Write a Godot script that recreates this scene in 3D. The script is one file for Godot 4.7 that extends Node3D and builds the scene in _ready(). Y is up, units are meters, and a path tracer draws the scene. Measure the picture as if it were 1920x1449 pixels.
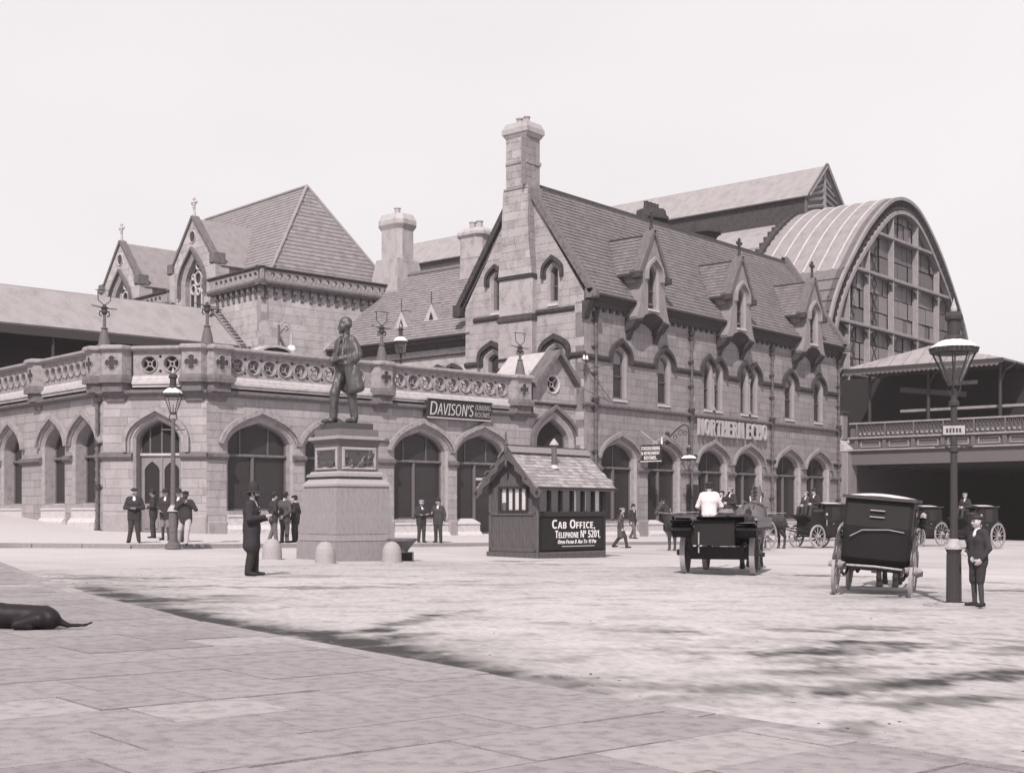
extends Node3D
# The world is laid out in metres: x runs along the station wing's street front, -z runs back from the square, y is up.
const TURN := 40.3        # degrees between the camera's view and the street front
const FOCAL := 2420.0     # lens length of the plate, in 1920ths of its width
var mats := {}
var used := {}
var rng := RandomNumberGenerator.new()

class Shape:
	var v := PackedVector3Array()
	var n := PackedVector3Array()
	var c := PackedColorArray()
	var uv := PackedVector2Array()
	var t := Transform3D.IDENTITY
	var col := Color.WHITE
	var colored := false
	func tri(a: Vector3, b: Vector3, d: Vector3) -> void:
		var p := t * a
		var q := t * b
		var r := t * d
		var m := (q - p).cross(r - p)
		if m.length_squared() < 1e-14:
			return
		m = m.normalized()
		v.append(p); v.append(r); v.append(q)
		n.append(m); n.append(m); n.append(m)
		if colored:
			c.append(col); c.append(col); c.append(col)
	func tris(a: Vector3, b: Vector3, d: Vector3, na: Vector3, nb: Vector3, nd: Vector3) -> void:
		v.append(t * a); v.append(t * d); v.append(t * b)
		n.append((t.basis * na).normalized()); n.append((t.basis * nd).normalized()); n.append((t.basis * nb).normalized())
		if colored:
			c.append(col); c.append(col); c.append(col)
	func quad(a: Vector3, b: Vector3, d: Vector3, e: Vector3) -> void:
		tri(a, b, d)
		tri(a, d, e)
	func box(x0: float, x1: float, y0: float, y1: float, z0: float, z1: float) -> Shape:
		var p := [Vector3(x0, y0, z0), Vector3(x1, y0, z0), Vector3(x1, y1, z0), Vector3(x0, y1, z0), Vector3(x0, y0, z1), Vector3(x1, y0, z1), Vector3(x1, y1, z1), Vector3(x0, y1, z1)]
		quad(p[4], p[5], p[6], p[7]); quad(p[1], p[0], p[3], p[2]); quad(p[5], p[1], p[2], p[6])
		quad(p[0], p[4], p[7], p[3]); quad(p[7], p[6], p[2], p[3]); quad(p[0], p[1], p[5], p[4])
		return self
	# a box whose front edges are chamfered by k
	func block(x0: float, x1: float, y0: float, y1: float, z0: float, z1: float, k: float) -> Shape:
		var a := [Vector3(x0, y0, z0), Vector3(x1, y0, z0), Vector3(x1, y1, z0), Vector3(x0, y1, z0)]
		var b := [Vector3(x0, y0, z1 - k), Vector3(x1, y0, z1 - k), Vector3(x1, y1, z1 - k), Vector3(x0, y1, z1 - k)]
		var d := [Vector3(x0 + k, y0 + k, z1), Vector3(x1 - k, y0 + k, z1), Vector3(x1 - k, y1 - k, z1), Vector3(x0 + k, y1 - k, z1)]
		for i in 4:
			var j := (i + 1) % 4
			quad(a[i], a[j], b[j], b[i])
			quad(b[i], b[j], d[j], d[i])
		quad(d[0], d[1], d[2], d[3])
		return self
	# a flat outline in x and y, given depth from z0 to z1
	func slab(poly: PackedVector2Array, z0: float, z1: float, back := false) -> Shape:
		var p := poly
		if Geometry2D.is_polygon_clockwise(p):
			p = poly.duplicate()
			p.reverse()
		var ix := Geometry2D.triangulate_polygon(p)
		for i in range(0, ix.size(), 3):
			var a := p[ix[i]]
			var b := p[ix[i + 1]]
			var d := p[ix[i + 2]]
			if (b - a).cross(d - a) < 0.0:
				var s := b
				b = d
				d = s
			tri(Vector3(a.x, a.y, z1), Vector3(b.x, b.y, z1), Vector3(d.x, d.y, z1))
			if back:
				tri(Vector3(a.x, a.y, z0), Vector3(d.x, d.y, z0), Vector3(b.x, b.y, z0))
		for i in p.size():
			var a := p[i]
			var b := p[(i + 1) % p.size()]
			quad(Vector3(a.x, a.y, z0), Vector3(b.x, b.y, z0), Vector3(b.x, b.y, z1), Vector3(a.x, a.y, z1))
		return self
	# a profile in (z, y) run along x
	func run(prof: PackedVector2Array, x0: float, x1: float, caps := true) -> Shape:
		if Geometry2D.is_polygon_clockwise(prof):
			prof = prof.duplicate()
			prof.reverse()
		for i in prof.size():
			var a := prof[i]
			var b := prof[(i + 1) % prof.size()]
			quad(Vector3(x0, a.y, a.x), Vector3(x1, a.y, a.x), Vector3(x1, b.y, b.x), Vector3(x0, b.y, b.x))
		if caps:
			var ix := Geometry2D.triangulate_polygon(prof)
			for i in range(0, ix.size(), 3):
				var a := prof[ix[i]]
				var b := prof[ix[i + 1]]
				var d := prof[ix[i + 2]]
				tri(Vector3(x0, a.y, a.x), Vector3(x0, b.y, b.x), Vector3(x0, d.y, d.x))
				tri(Vector3(x1, a.y, a.x), Vector3(x1, d.y, d.x), Vector3(x1, b.y, b.x))
		return self
	# a plan in (x, z) raised from y0 to y1, the top grown by g
	func post(plan: PackedVector2Array, y0: float, y1: float, g := 1.0, caps := true) -> Shape:
		if not Geometry2D.is_polygon_clockwise(plan):
			plan = plan.duplicate()
			plan.reverse()
		var mid := Vector2.ZERO
		for p in plan:
			mid += p / plan.size()
		var k := plan.size()
		for i in k:
			var a := plan[i]
			var b := plan[(i + 1) % k]
			var a2 := mid + (a - mid) * g
			var b2 := mid + (b - mid) * g
			quad(Vector3(a.x, y0, a.y), Vector3(b.x, y0, b.y), Vector3(b2.x, y1, b2.y), Vector3(a2.x, y1, a2.y))
			if caps:
				tri(Vector3(mid.x, y1, mid.y), Vector3(a2.x, y1, a2.y), Vector3(b2.x, y1, b2.y))
				tri(Vector3(mid.x, y0, mid.y), Vector3(b.x, y0, b.y), Vector3(a.x, y0, a.y))
		return self
	# a profile in (radius, height) turned about y
	func lathe(prof: PackedVector2Array, sides := 16, smooth := true, off := 0.0) -> Shape:
		for i in prof.size() - 1:
			var p := prof[i]
			var q := prof[i + 1]
			var m := Vector2(q.y - p.y, p.x - q.x).normalized()
			for s in sides:
				var a := off + TAU * s / sides
				var b := off + TAU * (s + 1) / sides
				var da := Vector3(cos(a), 0, -sin(a))
				var db := Vector3(cos(b), 0, -sin(b))
				var p0 := da * p.x + Vector3(0, p.y, 0)
				var p1 := db * p.x + Vector3(0, p.y, 0)
				var q0 := da * q.x + Vector3(0, q.y, 0)
				var q1 := db * q.x + Vector3(0, q.y, 0)
				if smooth:
					var na := da * m.x + Vector3(0, m.y, 0)
					var nb := db * m.x + Vector3(0, m.y, 0)
					if p.x > 1e-5:
						tris(p0, p1, q1, na, nb, nb)
					if q.x > 1e-5:
						tris(p0, q1, q0, na, nb, na)
				else:
					tri(p0, p1, q1)
					tri(p0, q1, q0)
		return self
	func tube(path: PackedVector3Array, r0: float, r1 := -1.0, sides := 8) -> Shape:
		if r1 < 0.0:
			r1 = r0
		var k := path.size()
		var rings := []
		var side := Vector3.ZERO
		for i in k:
			var d := (path[mini(i + 1, k - 1)] - path[maxi(i - 1, 0)]).normalized()
			if side == Vector3.ZERO or absf(side.dot(d)) > 0.95:
				side = d.cross(Vector3(0, 0, 1) if absf(d.z) < 0.9 else Vector3(1, 0, 0)).normalized()
			side = (side - d * side.dot(d)).normalized()
			var up := d.cross(side)
			var r := lerpf(r0, r1, float(i) / maxi(k - 1, 1))
			var ring := []
			for s in sides:
				var a := TAU * s / sides
				var e := side * cos(a) + up * sin(a)
				ring.append([path[i] + e * r, e])
			rings.append(ring)
		for i in k - 1:
			for s in sides:
				var a = rings[i][s]
				var b = rings[i][(s + 1) % sides]
				var d = rings[i + 1][(s + 1) % sides]
				var e = rings[i + 1][s]
				tris(a[0], b[0], d[0], a[1], b[1], d[1])
				tris(a[0], d[0], e[0], a[1], d[1], e[1])
		for s in sides:
			tri(path[0], rings[0][(s + 1) % sides][0], rings[0][s][0])
			tri(path[k - 1], rings[k - 1][s][0], rings[k - 1][(s + 1) % sides][0])
		return self
	func bar(a: Vector3, b: Vector3, r0: float, r1 := -1.0, sides := 8) -> Shape:
		return tube(PackedVector3Array([a, b]), r0, r1, sides)
	# a squared bar from a to b: w across, h along up
	func beam(a: Vector3, b: Vector3, w: float, h: float, up := Vector3.UP) -> Shape:
		var d := (b - a).normalized()
		var s := d.cross(up).normalized() * w * 0.5
		var u := s.cross(d).normalized() * h * 0.5
		var p := [a - s - u, a + s - u, a + s + u, a - s + u, b - s - u, b + s - u, b + s + u, b - s + u]
		quad(p[0], p[3], p[2], p[1]); quad(p[4], p[5], p[6], p[7])
		quad(p[0], p[1], p[5], p[4]); quad(p[1], p[2], p[6], p[5]); quad(p[2], p[3], p[7], p[6]); quad(p[3], p[0], p[4], p[7])
		return self
	func ball(at: Vector3, r: Vector3, rows := 8, sides := 12) -> Shape:
		for i in rows:
			for s in sides:
				var q := []
				for e in [[i, s], [i, s + 1], [i + 1, s + 1], [i + 1, s]]:
					var la: float = -PI / 2 + PI * e[0] / rows
					var lo: float = TAU * e[1] / sides
					q.append(Vector3(cos(la) * cos(lo), sin(la), -cos(la) * sin(lo)))
				if i > 0:
					tris(at + q[0] * r, at + q[1] * r, at + q[2] * r, q[0] / r, q[1] / r, q[2] / r)
				if i < rows - 1:
					tris(at + q[0] * r, at + q[2] * r, at + q[3] * r, q[0] / r, q[2] / r, q[3] / r)
		return self
	# the strip between two open outlines in x and y: face at z1, edges back to z0
	func band(inner: PackedVector2Array, outer: PackedVector2Array, z0: float, z1: float) -> Shape:
		for i in inner.size() - 1:
			var a := inner[i]
			var b := inner[i + 1]
			var d := outer[i + 1]
			var e := outer[i]
			quad(Vector3(e.x, e.y, z1), Vector3(d.x, d.y, z1), Vector3(b.x, b.y, z1), Vector3(a.x, a.y, z1)) if (d - e).cross(b - e) > 0 else quad(Vector3(a.x, a.y, z1), Vector3(b.x, b.y, z1), Vector3(d.x, d.y, z1), Vector3(e.x, e.y, z1))
			quad(Vector3(a.x, a.y, z0), Vector3(b.x, b.y, z0), Vector3(b.x, b.y, z1), Vector3(a.x, a.y, z1))
			quad(Vector3(e.x, e.y, z1), Vector3(d.x, d.y, z1), Vector3(d.x, d.y, z0), Vector3(e.x, e.y, z0))
		for i in [0, inner.size() - 1]:
			var a := inner[i]
			var e := outer[i]
			quad(Vector3(a.x, a.y, z0), Vector3(e.x, e.y, z0), Vector3(e.x, e.y, z1), Vector3(a.x, a.y, z1))
		return self
	func mesh() -> ArrayMesh:
		var arr := []
		arr.resize(Mesh.ARRAY_MAX)
		arr[Mesh.ARRAY_VERTEX] = v
		arr[Mesh.ARRAY_NORMAL] = n
		if colored:
			arr[Mesh.ARRAY_COLOR] = c
		if uv.size() == v.size() and v.size() > 0:
			arr[Mesh.ARRAY_TEX_UV] = uv
		var m := ArrayMesh.new()
		if v.size():
			m.add_surface_from_arrays(Mesh.PRIMITIVE_TRIANGLES, arr)
		return m

func V(x: float, y: float, z: float) -> Vector3:
	return Vector3(x, y, z)

func P2(a: Array) -> PackedVector2Array:
	var p := PackedVector2Array()
	for i in range(0, a.size(), 2):
		p.append(Vector2(a[i], a[i + 1]))
	return p

func sh(t := Transform3D.IDENTITY) -> Shape:
	var s := Shape.new()
	s.t = t
	return s

func named(called: String) -> String:
	if not used.has(called):
		used[called] = 0
		return called
	used[called] += 1
	return "%s_%03d" % [called, used[called]]

func put_mesh(called: String, m: Mesh, material: Material, parent: Node = null) -> MeshInstance3D:
	var o := MeshInstance3D.new()
	o.name = called
	o.mesh = m
	o.material_override = material
	if parent == null:
		o.name = named(called)
		add_child(o, true)
	else:
		parent.add_child(o, true)
	return o

func obj(called: String, s: Shape, material: Material, parent: Node = null) -> MeshInstance3D:
	return put_mesh(called, s.mesh(), material, parent)

func stuff(o: Node) -> Node:
	o.set_meta("kind", "stuff")
	return o

func thing(called: String, label: String, category: String, at := Transform3D.IDENTITY, group := "") -> Node3D:
	var o := Node3D.new()
	o.name = named(called)
	add_child(o)
	o.transform = at
	tag(o, label, category, group)
	return o

func tag(o: Node, label: String, category: String, group := "") -> void:
	o.set_meta("label", label)
	o.set_meta("category", category)
	if group != "":
		o.set_meta("group", group)

func part(called: String, parent: Node, at := Transform3D.IDENTITY) -> Node3D:
	var o := Node3D.new()
	o.name = called
	parent.add_child(o, true)
	o.transform = at
	return o

func structure(o: Node) -> Node:
	o.set_meta("kind", "structure")
	return o

# a wall's own frame: x to the right along it, y up, z out of it; turn in degrees from the street front
func frame(u: float, v: float, turn := 0.0, y := 0.0) -> Transform3D:
	var d := deg_to_rad(turn)
	return Transform3D(Basis(Vector3(cos(d), 0, sin(d)), Vector3.UP, Vector3(-sin(d), 0, cos(d))), Vector3(u, y, -v))

# where a thing stands, its front turned by a compass angle clockwise from the camera's view
func stand(u: float, v: float, heading: float, lift := 0.0) -> Transform3D:
	return Transform3D(Basis(Vector3.UP, deg_to_rad(90.0 - (heading - TURN))), Vector3(u, ground(u, v) + lift, -v))

func shift(x: float, y: float, z: float) -> Transform3D:
	return Transform3D(Basis.IDENTITY, Vector3(x, y, z))

func lateral(u: float, v: float) -> float:
	return u * sin(deg_to_rad(TURN)) - v * cos(deg_to_rad(TURN))

# the roadway: it falls gently to the right, and the side street climbs on the left
func ground(u: float, v: float) -> float:
	var x := lateral(u, v)
	var g := -0.022 * x if x < 10.0 else -0.22 - 0.008 * (x - 10.0)
	if x < -16.5:
		g += 0.075 * minf(-16.5 - x, 14.0)
	return g

# the raised pavement in front of the station
func paved(u: float, v: float) -> float:
	return ground(u, v) + 0.13 + 0.014 * clampf(v - 34.5, 0.0, 8.0)

# ---- materials -------------------------------------------------------------------------------------
func noise_bytes(sd: int, freq: float, size: int, oct := 4, kind := FastNoiseLite.TYPE_SIMPLEX_SMOOTH) -> PackedByteArray:
	var f := FastNoiseLite.new()
	f.seed = sd
	f.noise_type = kind
	f.frequency = freq
	f.fractal_octaves = oct
	var im := f.get_seamless_image(size, size)
	im.convert(Image.FORMAT_L8)
	return im.get_data()

func grain(sd: int, coarse: float, fine: float, mixed: float, lo: float, hi: float, size := 512) -> Array:
	var a := noise_bytes(sd, coarse, size, 5)
	var b := noise_bytes(sd + 7, fine, size, 3)
	var bytes := PackedByteArray()
	bytes.resize(size * size * 3)
	var bump := PackedByteArray()
	bump.resize(size * size)
	for i in size * size:
		var x := (a[i] * (1.0 - mixed) + b[i] * mixed) / 255.0
		var g := clampf(lo + (hi - lo) * x, 0.0, 1.0)
		var s := int(255.0 * pow(g, 1.0 / 2.2))
		bytes[i * 3] = s
		bytes[i * 3 + 1] = s
		bytes[i * 3 + 2] = s
		bump[i] = int(255.0 * x)
	var im := Image.create_from_data(size, size, false, Image.FORMAT_RGB8, bytes)
	var nm := Image.create_from_data(size, size, false, Image.FORMAT_L8, bump)
	nm.convert(Image.FORMAT_RGBA8)
	nm.bump_map_to_normal_map(6.0)
	return [ImageTexture.create_from_image(im), ImageTexture.create_from_image(nm)]

# a grey of the plate's warm violet cast; g is the real-world (linear) base value
func grey(g: float) -> Color:
	var k := clampf(1.0 - g, 0.0, 1.0)
	return Color(g * (1.0 + 0.055 * k), g * (1.0 - 0.055 * k), g * (1.0 + 0.012 * k)).linear_to_srgb()

func mat(called: String, g: float, rough := 0.9, tex: Array = [], scale := Vector3.ONE, depth := 0.5, metal := 0.0) -> StandardMaterial3D:
	var m := StandardMaterial3D.new()
	m.albedo_color = grey(g)
	m.roughness = rough
	m.metallic = metal
	m.metallic_specular = 0.3
	if tex.size():
		m.albedo_texture = tex[0]
		m.normal_enabled = depth > 0.0
		if depth > 0.0:
			m.normal_texture = tex[1]
			m.normal_scale = depth
		m.uv1_triplanar = true
		m.uv1_world_triplanar = true
		m.uv1_scale = scale
	mats[called] = m
	return m

func make_materials() -> void:
	var stone := grain(11, 0.008, 0.06, 0.45, 0.45, 1.5, 1024)
	var soot := grain(23, 0.012, 0.09, 0.35, 0.3, 1.6, 1024)
	var wood := grain(31, 0.01, 0.12, 0.5, 0.35, 1.55, 512)
	var dirt := grain(47, 0.01, 0.14, 0.5, 0.55, 1.4, 1024)
	var cloth := grain(59, 0.02, 0.2, 0.6, 0.5, 1.5, 256)
	var streak := grain(71, 0.012, 0.07, 0.4, 0.62, 1.3, 1024)
	var flags := grain(83, 0.012, 0.16, 0.45, 0.4, 1.5, 1024)
	var s4 := V(0.16, 0.10, 0.16)
	var s5 := V(0.22, 0.05, 0.22)
	for k in 4:
		var f: float = [0.88, 0.96, 1.03, 1.12][k]
		mat("gable%d" % k, 0.35 * f, 0.95, stone, s4, 0.6)
		mat("front%d" % k, 0.245 * f, 0.95, streak, s5, 0.5)
		mat("dine%d" % k, 0.31 * f, 0.95, streak, s5, 0.5)
		mat("hall%d" % k, 0.4 * f, 0.95, stone, s4, 0.6)
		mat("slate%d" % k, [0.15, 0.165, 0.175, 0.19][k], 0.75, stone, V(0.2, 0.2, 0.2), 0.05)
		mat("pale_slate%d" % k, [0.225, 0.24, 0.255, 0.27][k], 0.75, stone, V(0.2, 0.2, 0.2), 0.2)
		mat("flag%d" % k, [0.26, 0.285, 0.305, 0.36][k], 0.92, flags, V(0.45, 0.45, 0.45), 0.9)
		mat("shingle%d" % k, [0.25, 0.29, 0.33, 0.38][k], 0.9, wood, V(1.5, 1.5, 1.5), 0.5)
	mat("joint", 0.19, 1.0, stone, s4)
	mat("joint_pale", 0.27, 1.0, stone, s4)
	mat("flag_joint", 0.13, 1.0, dirt, V(0.7, 0.7, 0.7))
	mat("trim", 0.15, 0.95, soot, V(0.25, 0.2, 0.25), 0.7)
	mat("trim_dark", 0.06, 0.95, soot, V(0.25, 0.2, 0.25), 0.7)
	mat("carved", 0.29, 0.95, soot, V(0.3, 0.25, 0.3), 0.7)
	mat("pale_stone", 0.45, 0.95, stone, V(0.3, 0.3, 0.3), 0.6)
	mat("sill", 0.5, 0.9, streak, V(0.3, 0.3, 0.3), 0.3)
	mat("granite", 0.27, 0.8, dirt, V(0.9, 0.35, 0.9), 0.8)
	mat("granite_dark", 0.16, 0.7, dirt, V(0.9, 0.5, 0.9), 0.8)
	mat("granite_pale", 0.34, 0.85, dirt, V(1.2, 1.2, 1.2), 0.8)
	mat("lead", 0.27, 0.6, stone, V(0.12, 0.12, 0.12), 0.1)
	mat("lead_pale", 0.5, 0.6, soot, V(0.2, 0.2, 0.2), 0.3)
	mat("roof_pale", 0.3, 0.85, stone, V(0.1, 0.1, 0.1), 0.1)
	mat("jamb_stone", 0.3, 0.95, stone, V(0.3, 0.3, 0.3), 0.5)
	mat("glass", 0.035, 0.2, streak, V(0.5, 0.15, 0.5), 0.12)
	mat("blind", 0.26, 0.9, cloth, V(1, 1, 1), 0.2)
	mats.glass.metallic_specular = 0.35
	mat("screen_glass", 0.24, 0.45, soot, V(1.3, 0.12, 1.3), 0.4)
	mat("screen_glass_dark", 0.15, 0.45, soot, V(1.3, 0.12, 1.3), 0.4)
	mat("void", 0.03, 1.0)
	mat("iron", 0.05, 0.6, cloth, V(2, 2, 2), 0.3)
	mat("iron_grey", 0.13, 0.6, soot, V(1, 1, 1), 0.3)
	mat("iron_pale", 0.4, 0.6, soot, V(1, 1, 1), 0.3)
	mat("bronze", 0.055, 0.5, soot, V(1.5, 1.5, 1.5), 0.9)
	mats.bronze.metallic_specular = 0.6
	mat("timber", 0.1, 0.75, wood, V(2.4, 0.35, 2.4), 0.7)
	mat("timber_dark", 0.035, 0.6, wood, V(2.4, 0.35, 2.4), 0.5)
	mat("timber_worn", 0.24, 0.85, wood, V(2.0, 2.0, 2.0), 0.7)
	mat("black_paint", 0.022, 0.5, cloth, V(1, 1, 1), 0.1)
	mats.black_paint.metallic_specular = 0.25
	mat("leather", 0.06, 0.55, cloth, V(3, 3, 3), 0.4)
	mat("roof_cloth", 0.62, 0.5, cloth, V(2, 2, 2), 0.2)
	mat("wheel", 0.3, 0.7, wood, V(4, 4, 4), 0.3)
	mat("tyre", 0.36, 0.45, cloth, V(3, 3, 3), 0.3)
	mat("white_paint", 0.75, 0.7)
	mat("letter", 0.5, 0.8)
	mat("letter_wall", 0.36, 0.9)
	mat("brass", 0.5, 0.35, [], Vector3.ONE, 0.0, 0.6)
	mat("hat_dark", 0.04, 0.9, cloth, V(4, 4, 4), 0.4)
	mat("hat_grey", 0.27, 0.9, cloth, V(4, 4, 4), 0.4)
	mat("fur", 0.06, 0.55, cloth, V(3, 3, 3), 0.4)
	mat("road", 1.0, 0.95, dirt, V(0.9, 0.9, 0.9), 0.9)
	mats.road.albedo_color = Color(1, 1, 1)
	mats.road.vertex_color_use_as_albedo = true
	mat("paving", 0.5, 0.95, dirt, V(0.5, 0.5, 0.5), 0.7)
	mat("kerb", 0.3, 0.9, dirt, V(0.8, 0.8, 0.8), 0.8)
	mat("body", 1.0, 0.85, cloth, V(3.5, 3.5, 3.5), 0.5)
	mats.body.albedo_color = Color(1, 1, 1)
	mats.body.vertex_color_use_as_albedo = true
	mat("hide", 1.0, 0.5, cloth, V(2.5, 2.5, 2.5), 0.35)
	mats.hide.albedo_color = Color(1, 1, 1)
	mats.hide.vertex_color_use_as_albedo = true
	var g := StandardMaterial3D.new()
	g.albedo_color = Color(0.6, 0.58, 0.59, 0.1)
	g.transparency = BaseMaterial3D.TRANSPARENCY_ALPHA
	g.roughness = 0.05
	mats["clear_glass"] = g
	var mg := StandardMaterial3D.new()
	mg.albedo_color = grey(0.75)
	mg.roughness = 0.35
	mats["milk_glass"] = mg

func _ready() -> void:
	# --- camera: the plate's own lens, level, with its front raised
	var cam := Camera3D.new()
	cam.name = "camera"
	add_child(cam)
	cam.position = V(0.0, 1.36, 0.0)
	cam.rotation = Vector3(0, -deg_to_rad(90.0 - TURN), 0)
	cam.projection = Camera3D.PROJECTION_FRUSTUM
	cam.keep_aspect = Camera3D.KEEP_HEIGHT
	cam.near = 0.1
	cam.far = 1500.0
	cam.size = cam.near * 1448.0 / FOCAL
	cam.frustum_offset = Vector2(9.0, 237.0) / FOCAL * cam.near
	cam.current = true
	# --- sky: bright even haze with the faintest clouds
	var env := Environment.new()
	env.background_mode = Environment.BG_SKY
	var sky := Sky.new()
	var pm := PanoramaSkyMaterial.new()
	pm.panorama = sky_picture()
	sky.sky_material = pm
	env.sky = sky
	env.tonemap_mode = Environment.TONE_MAPPER_LINEAR
	env.tonemap_exposure = 1.0
	env.fog_enabled = true
	env.fog_density = 0.0004
	env.fog_light_color = Color(0.94, 0.91, 0.925)
	env.sdfgi_enabled = true
	env.ssao_enabled = true
	env.ssil_enabled = true
	var we := WorldEnvironment.new()
	we.name = "environment"
	we.environment = env
	add_child(we)
	# --- sun: behind the camera and a little to the left, half way up
	var sun := DirectionalLight3D.new()
	sun.name = "sun"
	add_child(sun)
	var az := deg_to_rad(190.0 - TURN)
	var el := deg_to_rad(45.0)
	var to_sun := Vector3(cos(az) * cos(el), sin(el), sin(az) * cos(el))
	sun.look_at_from_position(to_sun * 50.0, Vector3.ZERO)
	sun.light_energy = 1.6
	sun.light_color = Color(1.0, 0.965, 0.94)
	sun.light_angular_distance = 0.5
	sun.shadow_enabled = true
	rng.seed = 1
	make_materials()
	build_ground()
	build_dining()
	build_wing()
	build_hall()
	build_mid()
	build_shed()
	build_train_shed()
	build_bridge()
	build_monument_and_people()
	build_lamps()
	build_signs()
	build_cab_office()
	build_vehicles()

func build_monument_and_people() -> void:
	make_hand()
	for k in ["clean", "moustache", "beard"]:
		make_head(k)
	build_monument()
	build_people()

func sky_picture() -> ImageTexture:
	var w := 512
	var h := 256
	var f := FastNoiseLite.new()
	f.seed = 6
	f.frequency = 0.9
	f.fractal_octaves = 5
	var im := Image.create(w, h, false, Image.FORMAT_RGBF)
	for y in h:
		for x in w:
			var la := PI * (0.5 - (y + 0.5) / h)
			var lo := TAU * x / w
			var d := Vector3(cos(la) * cos(lo), sin(la) * 2.2, cos(la) * sin(lo))
			var c := f.get_noise_3d(d.x * 1.3, d.y * 1.6, d.z * 1.3)
			var g := lerpf(0.9, 0.52, smoothstep(0.3, 1.2, la)) + c * 0.09
			if la < 0.0:
				g = 0.5
			im.set_pixel(x, y, Color(g * 1.02, g * 0.975, g * 0.99))
	return ImageTexture.create_from_image(im)

# ---- masonry ---------------------------------------------------------------------------------------
func arc(a: Vector2, b: Vector2, sag: float, steps := 8, lead := 0.0) -> PackedVector2Array:
	# lead > 0 puts the fullest bulge nearer a
	var p := PackedVector2Array()
	var m := Vector2(-(b - a).y, (b - a).x)
	for i in steps + 1:
		var t := float(i) / steps
		p.append(a.lerp(b, t) + m * 4.0 * sag * t * (1.0 - t) * (1.0 + lead * (1.0 - 2.0 * t)))
	return p

# an open pointed arch, from the foot of the left jamb over the apex to the foot of the right jamb
func arch(cx: float, hw: float, base: float, spring: float, apex: float, sag := 0.11) -> PackedVector2Array:
	var p := PackedVector2Array()
	p.append(Vector2(cx - hw, base))
	p.append_array(arc(Vector2(cx - hw, spring), Vector2(cx, apex), sag, 8, 0.55))
	var r := arc(Vector2(cx, apex), Vector2(cx + hw, spring), sag, 8, -0.55)
	r.remove_at(0)
	p.append_array(r)
	p.append(Vector2(cx + hw, base))
	return p

func circle(cx: float, cy: float, r: float, sides := 20) -> PackedVector2Array:
	var p := PackedVector2Array()
	for i in sides:
		p.append(Vector2(cx + r * cos(TAU * i / sides), cy + r * sin(TAU * i / sides)))
	return p

func quatrefoil(cx: float, cy: float, r: float) -> PackedVector2Array:
	var p := PackedVector2Array()
	for k in 4:
		var c := Vector2(cos(PI / 2 * k), sin(PI / 2 * k)) * r * 0.52
		for i in 7:
			var a := PI / 2 * k - 2.0 + 4.0 * i / 6.0
			p.append(Vector2(cx, cy) + c + Vector2(cos(a), sin(a)) * r * 0.48)
	return p

func bounds(p: PackedVector2Array) -> Rect2:
	var r := Rect2(p[0], Vector2.ZERO)
	for q in p:
		r = r.expand(q)
	return r

# an outline cut into pieces free of holes
func pierced(outline: PackedVector2Array, holes: Array) -> Array:
	var b := bounds(outline)
	var cuts := [b.position.x - 1.0]
	var mids := []
	for h in holes:
		mids.append(bounds(h).get_center().x)
	mids.sort()
	for m in mids:
		if m - cuts[-1] > 0.003:
			cuts.append(m)
	cuts.append(b.end.x + 1.0)
	var made := []
	for i in cuts.size() - 1:
		var strip := PackedVector2Array([Vector2(cuts[i], b.position.y - 1), Vector2(cuts[i + 1], b.position.y - 1), Vector2(cuts[i + 1], b.end.y + 1), Vector2(cuts[i], b.end.y + 1)])
		var left: Array = Geometry2D.intersect_polygons(outline, strip)
		for h in holes:
			var hb := bounds(h)
			if hb.end.x < cuts[i] or hb.position.x > cuts[i + 1]:
				continue
			var next := []
			for p in left:
				next.append_array(Geometry2D.clip_polygons(p, h))
			left = next
		made.append_array(left)
	return made

func sheet(outline: PackedVector2Array, holes: Array, z0: float, z1: float, back := false) -> Shape:
	var s := sh()
	for p in pierced(outline, holes):
		if p.size() > 2:
			s.slab(p, z0, z1, back)
	return s

# coursed stones laid against a wall's face at z = 0, their joints open to the backing behind.
# The stones are parts of the wall; beyond most of them the rest are joined in one part.
func ashlar(parent: Node, outline: PackedVector2Array, holes: Array, course: float, length: float, sd: int, kind: String, most := 300, at := Transform3D.IDENTITY, proud := 0.0) -> void:
	var r := RandomNumberGenerator.new()
	r.seed = sd
	var b := bounds(outline)
	var row := 0
	var y := b.position.y
	var gap := 0.008
	var made := 0
	var rest := {}
	while y < b.end.y - 0.02:
		var h := course * r.randf_range(0.86, 1.14)
		var top := minf(y + h, b.end.y)
		var x := b.position.x - length * (0.5 if row % 2 else 0.05)
		while x < b.end.x:
			var w := length * r.randf_range(0.6, 1.45)
			var q := PackedVector2Array([Vector2(x + gap, y + gap), Vector2(x + w - gap, y + gap), Vector2(x + w - gap, top - gap), Vector2(x + gap, top - gap)])
			var pieces: Array = Geometry2D.intersect_polygons(q, outline)
			for hole in holes:
				var hb := bounds(hole).grow(0.02)
				if hb.end.x < x or hb.position.x > x + w or hb.end.y < y or hb.position.y > top:
					continue
				var next := []
				for p in pieces:
					next.append_array(Geometry2D.clip_polygons(p, hole))
				pieces = next
			for p in pieces:
				if p.size() < 3 or bounds(p).get_area() < 0.006 or Geometry2D.is_polygon_clockwise(p):
					continue
				var tone := clampi(int(r.randfn(1.5, 0.95) + 0.5), 0, 3)
				var z := proud + r.randf_range(-0.004, 0.003)
				if made < most and bounds(p).size.x > 0.3:
					var s := sh()
					s.slab(p, z - 0.03, z)
					obj("stone", s, mats[kind + str(tone)], parent).transform = at
					made += 1
				else:
					if not rest.has(tone):
						rest[tone] = sh()
					rest[tone].slab(p, z - 0.03, z)
			x += w
		y = top
		row += 1
	for tone in rest:
		stuff(obj("stonework", rest[tone], mats[kind + str(tone)], parent)).transform = at

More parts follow.
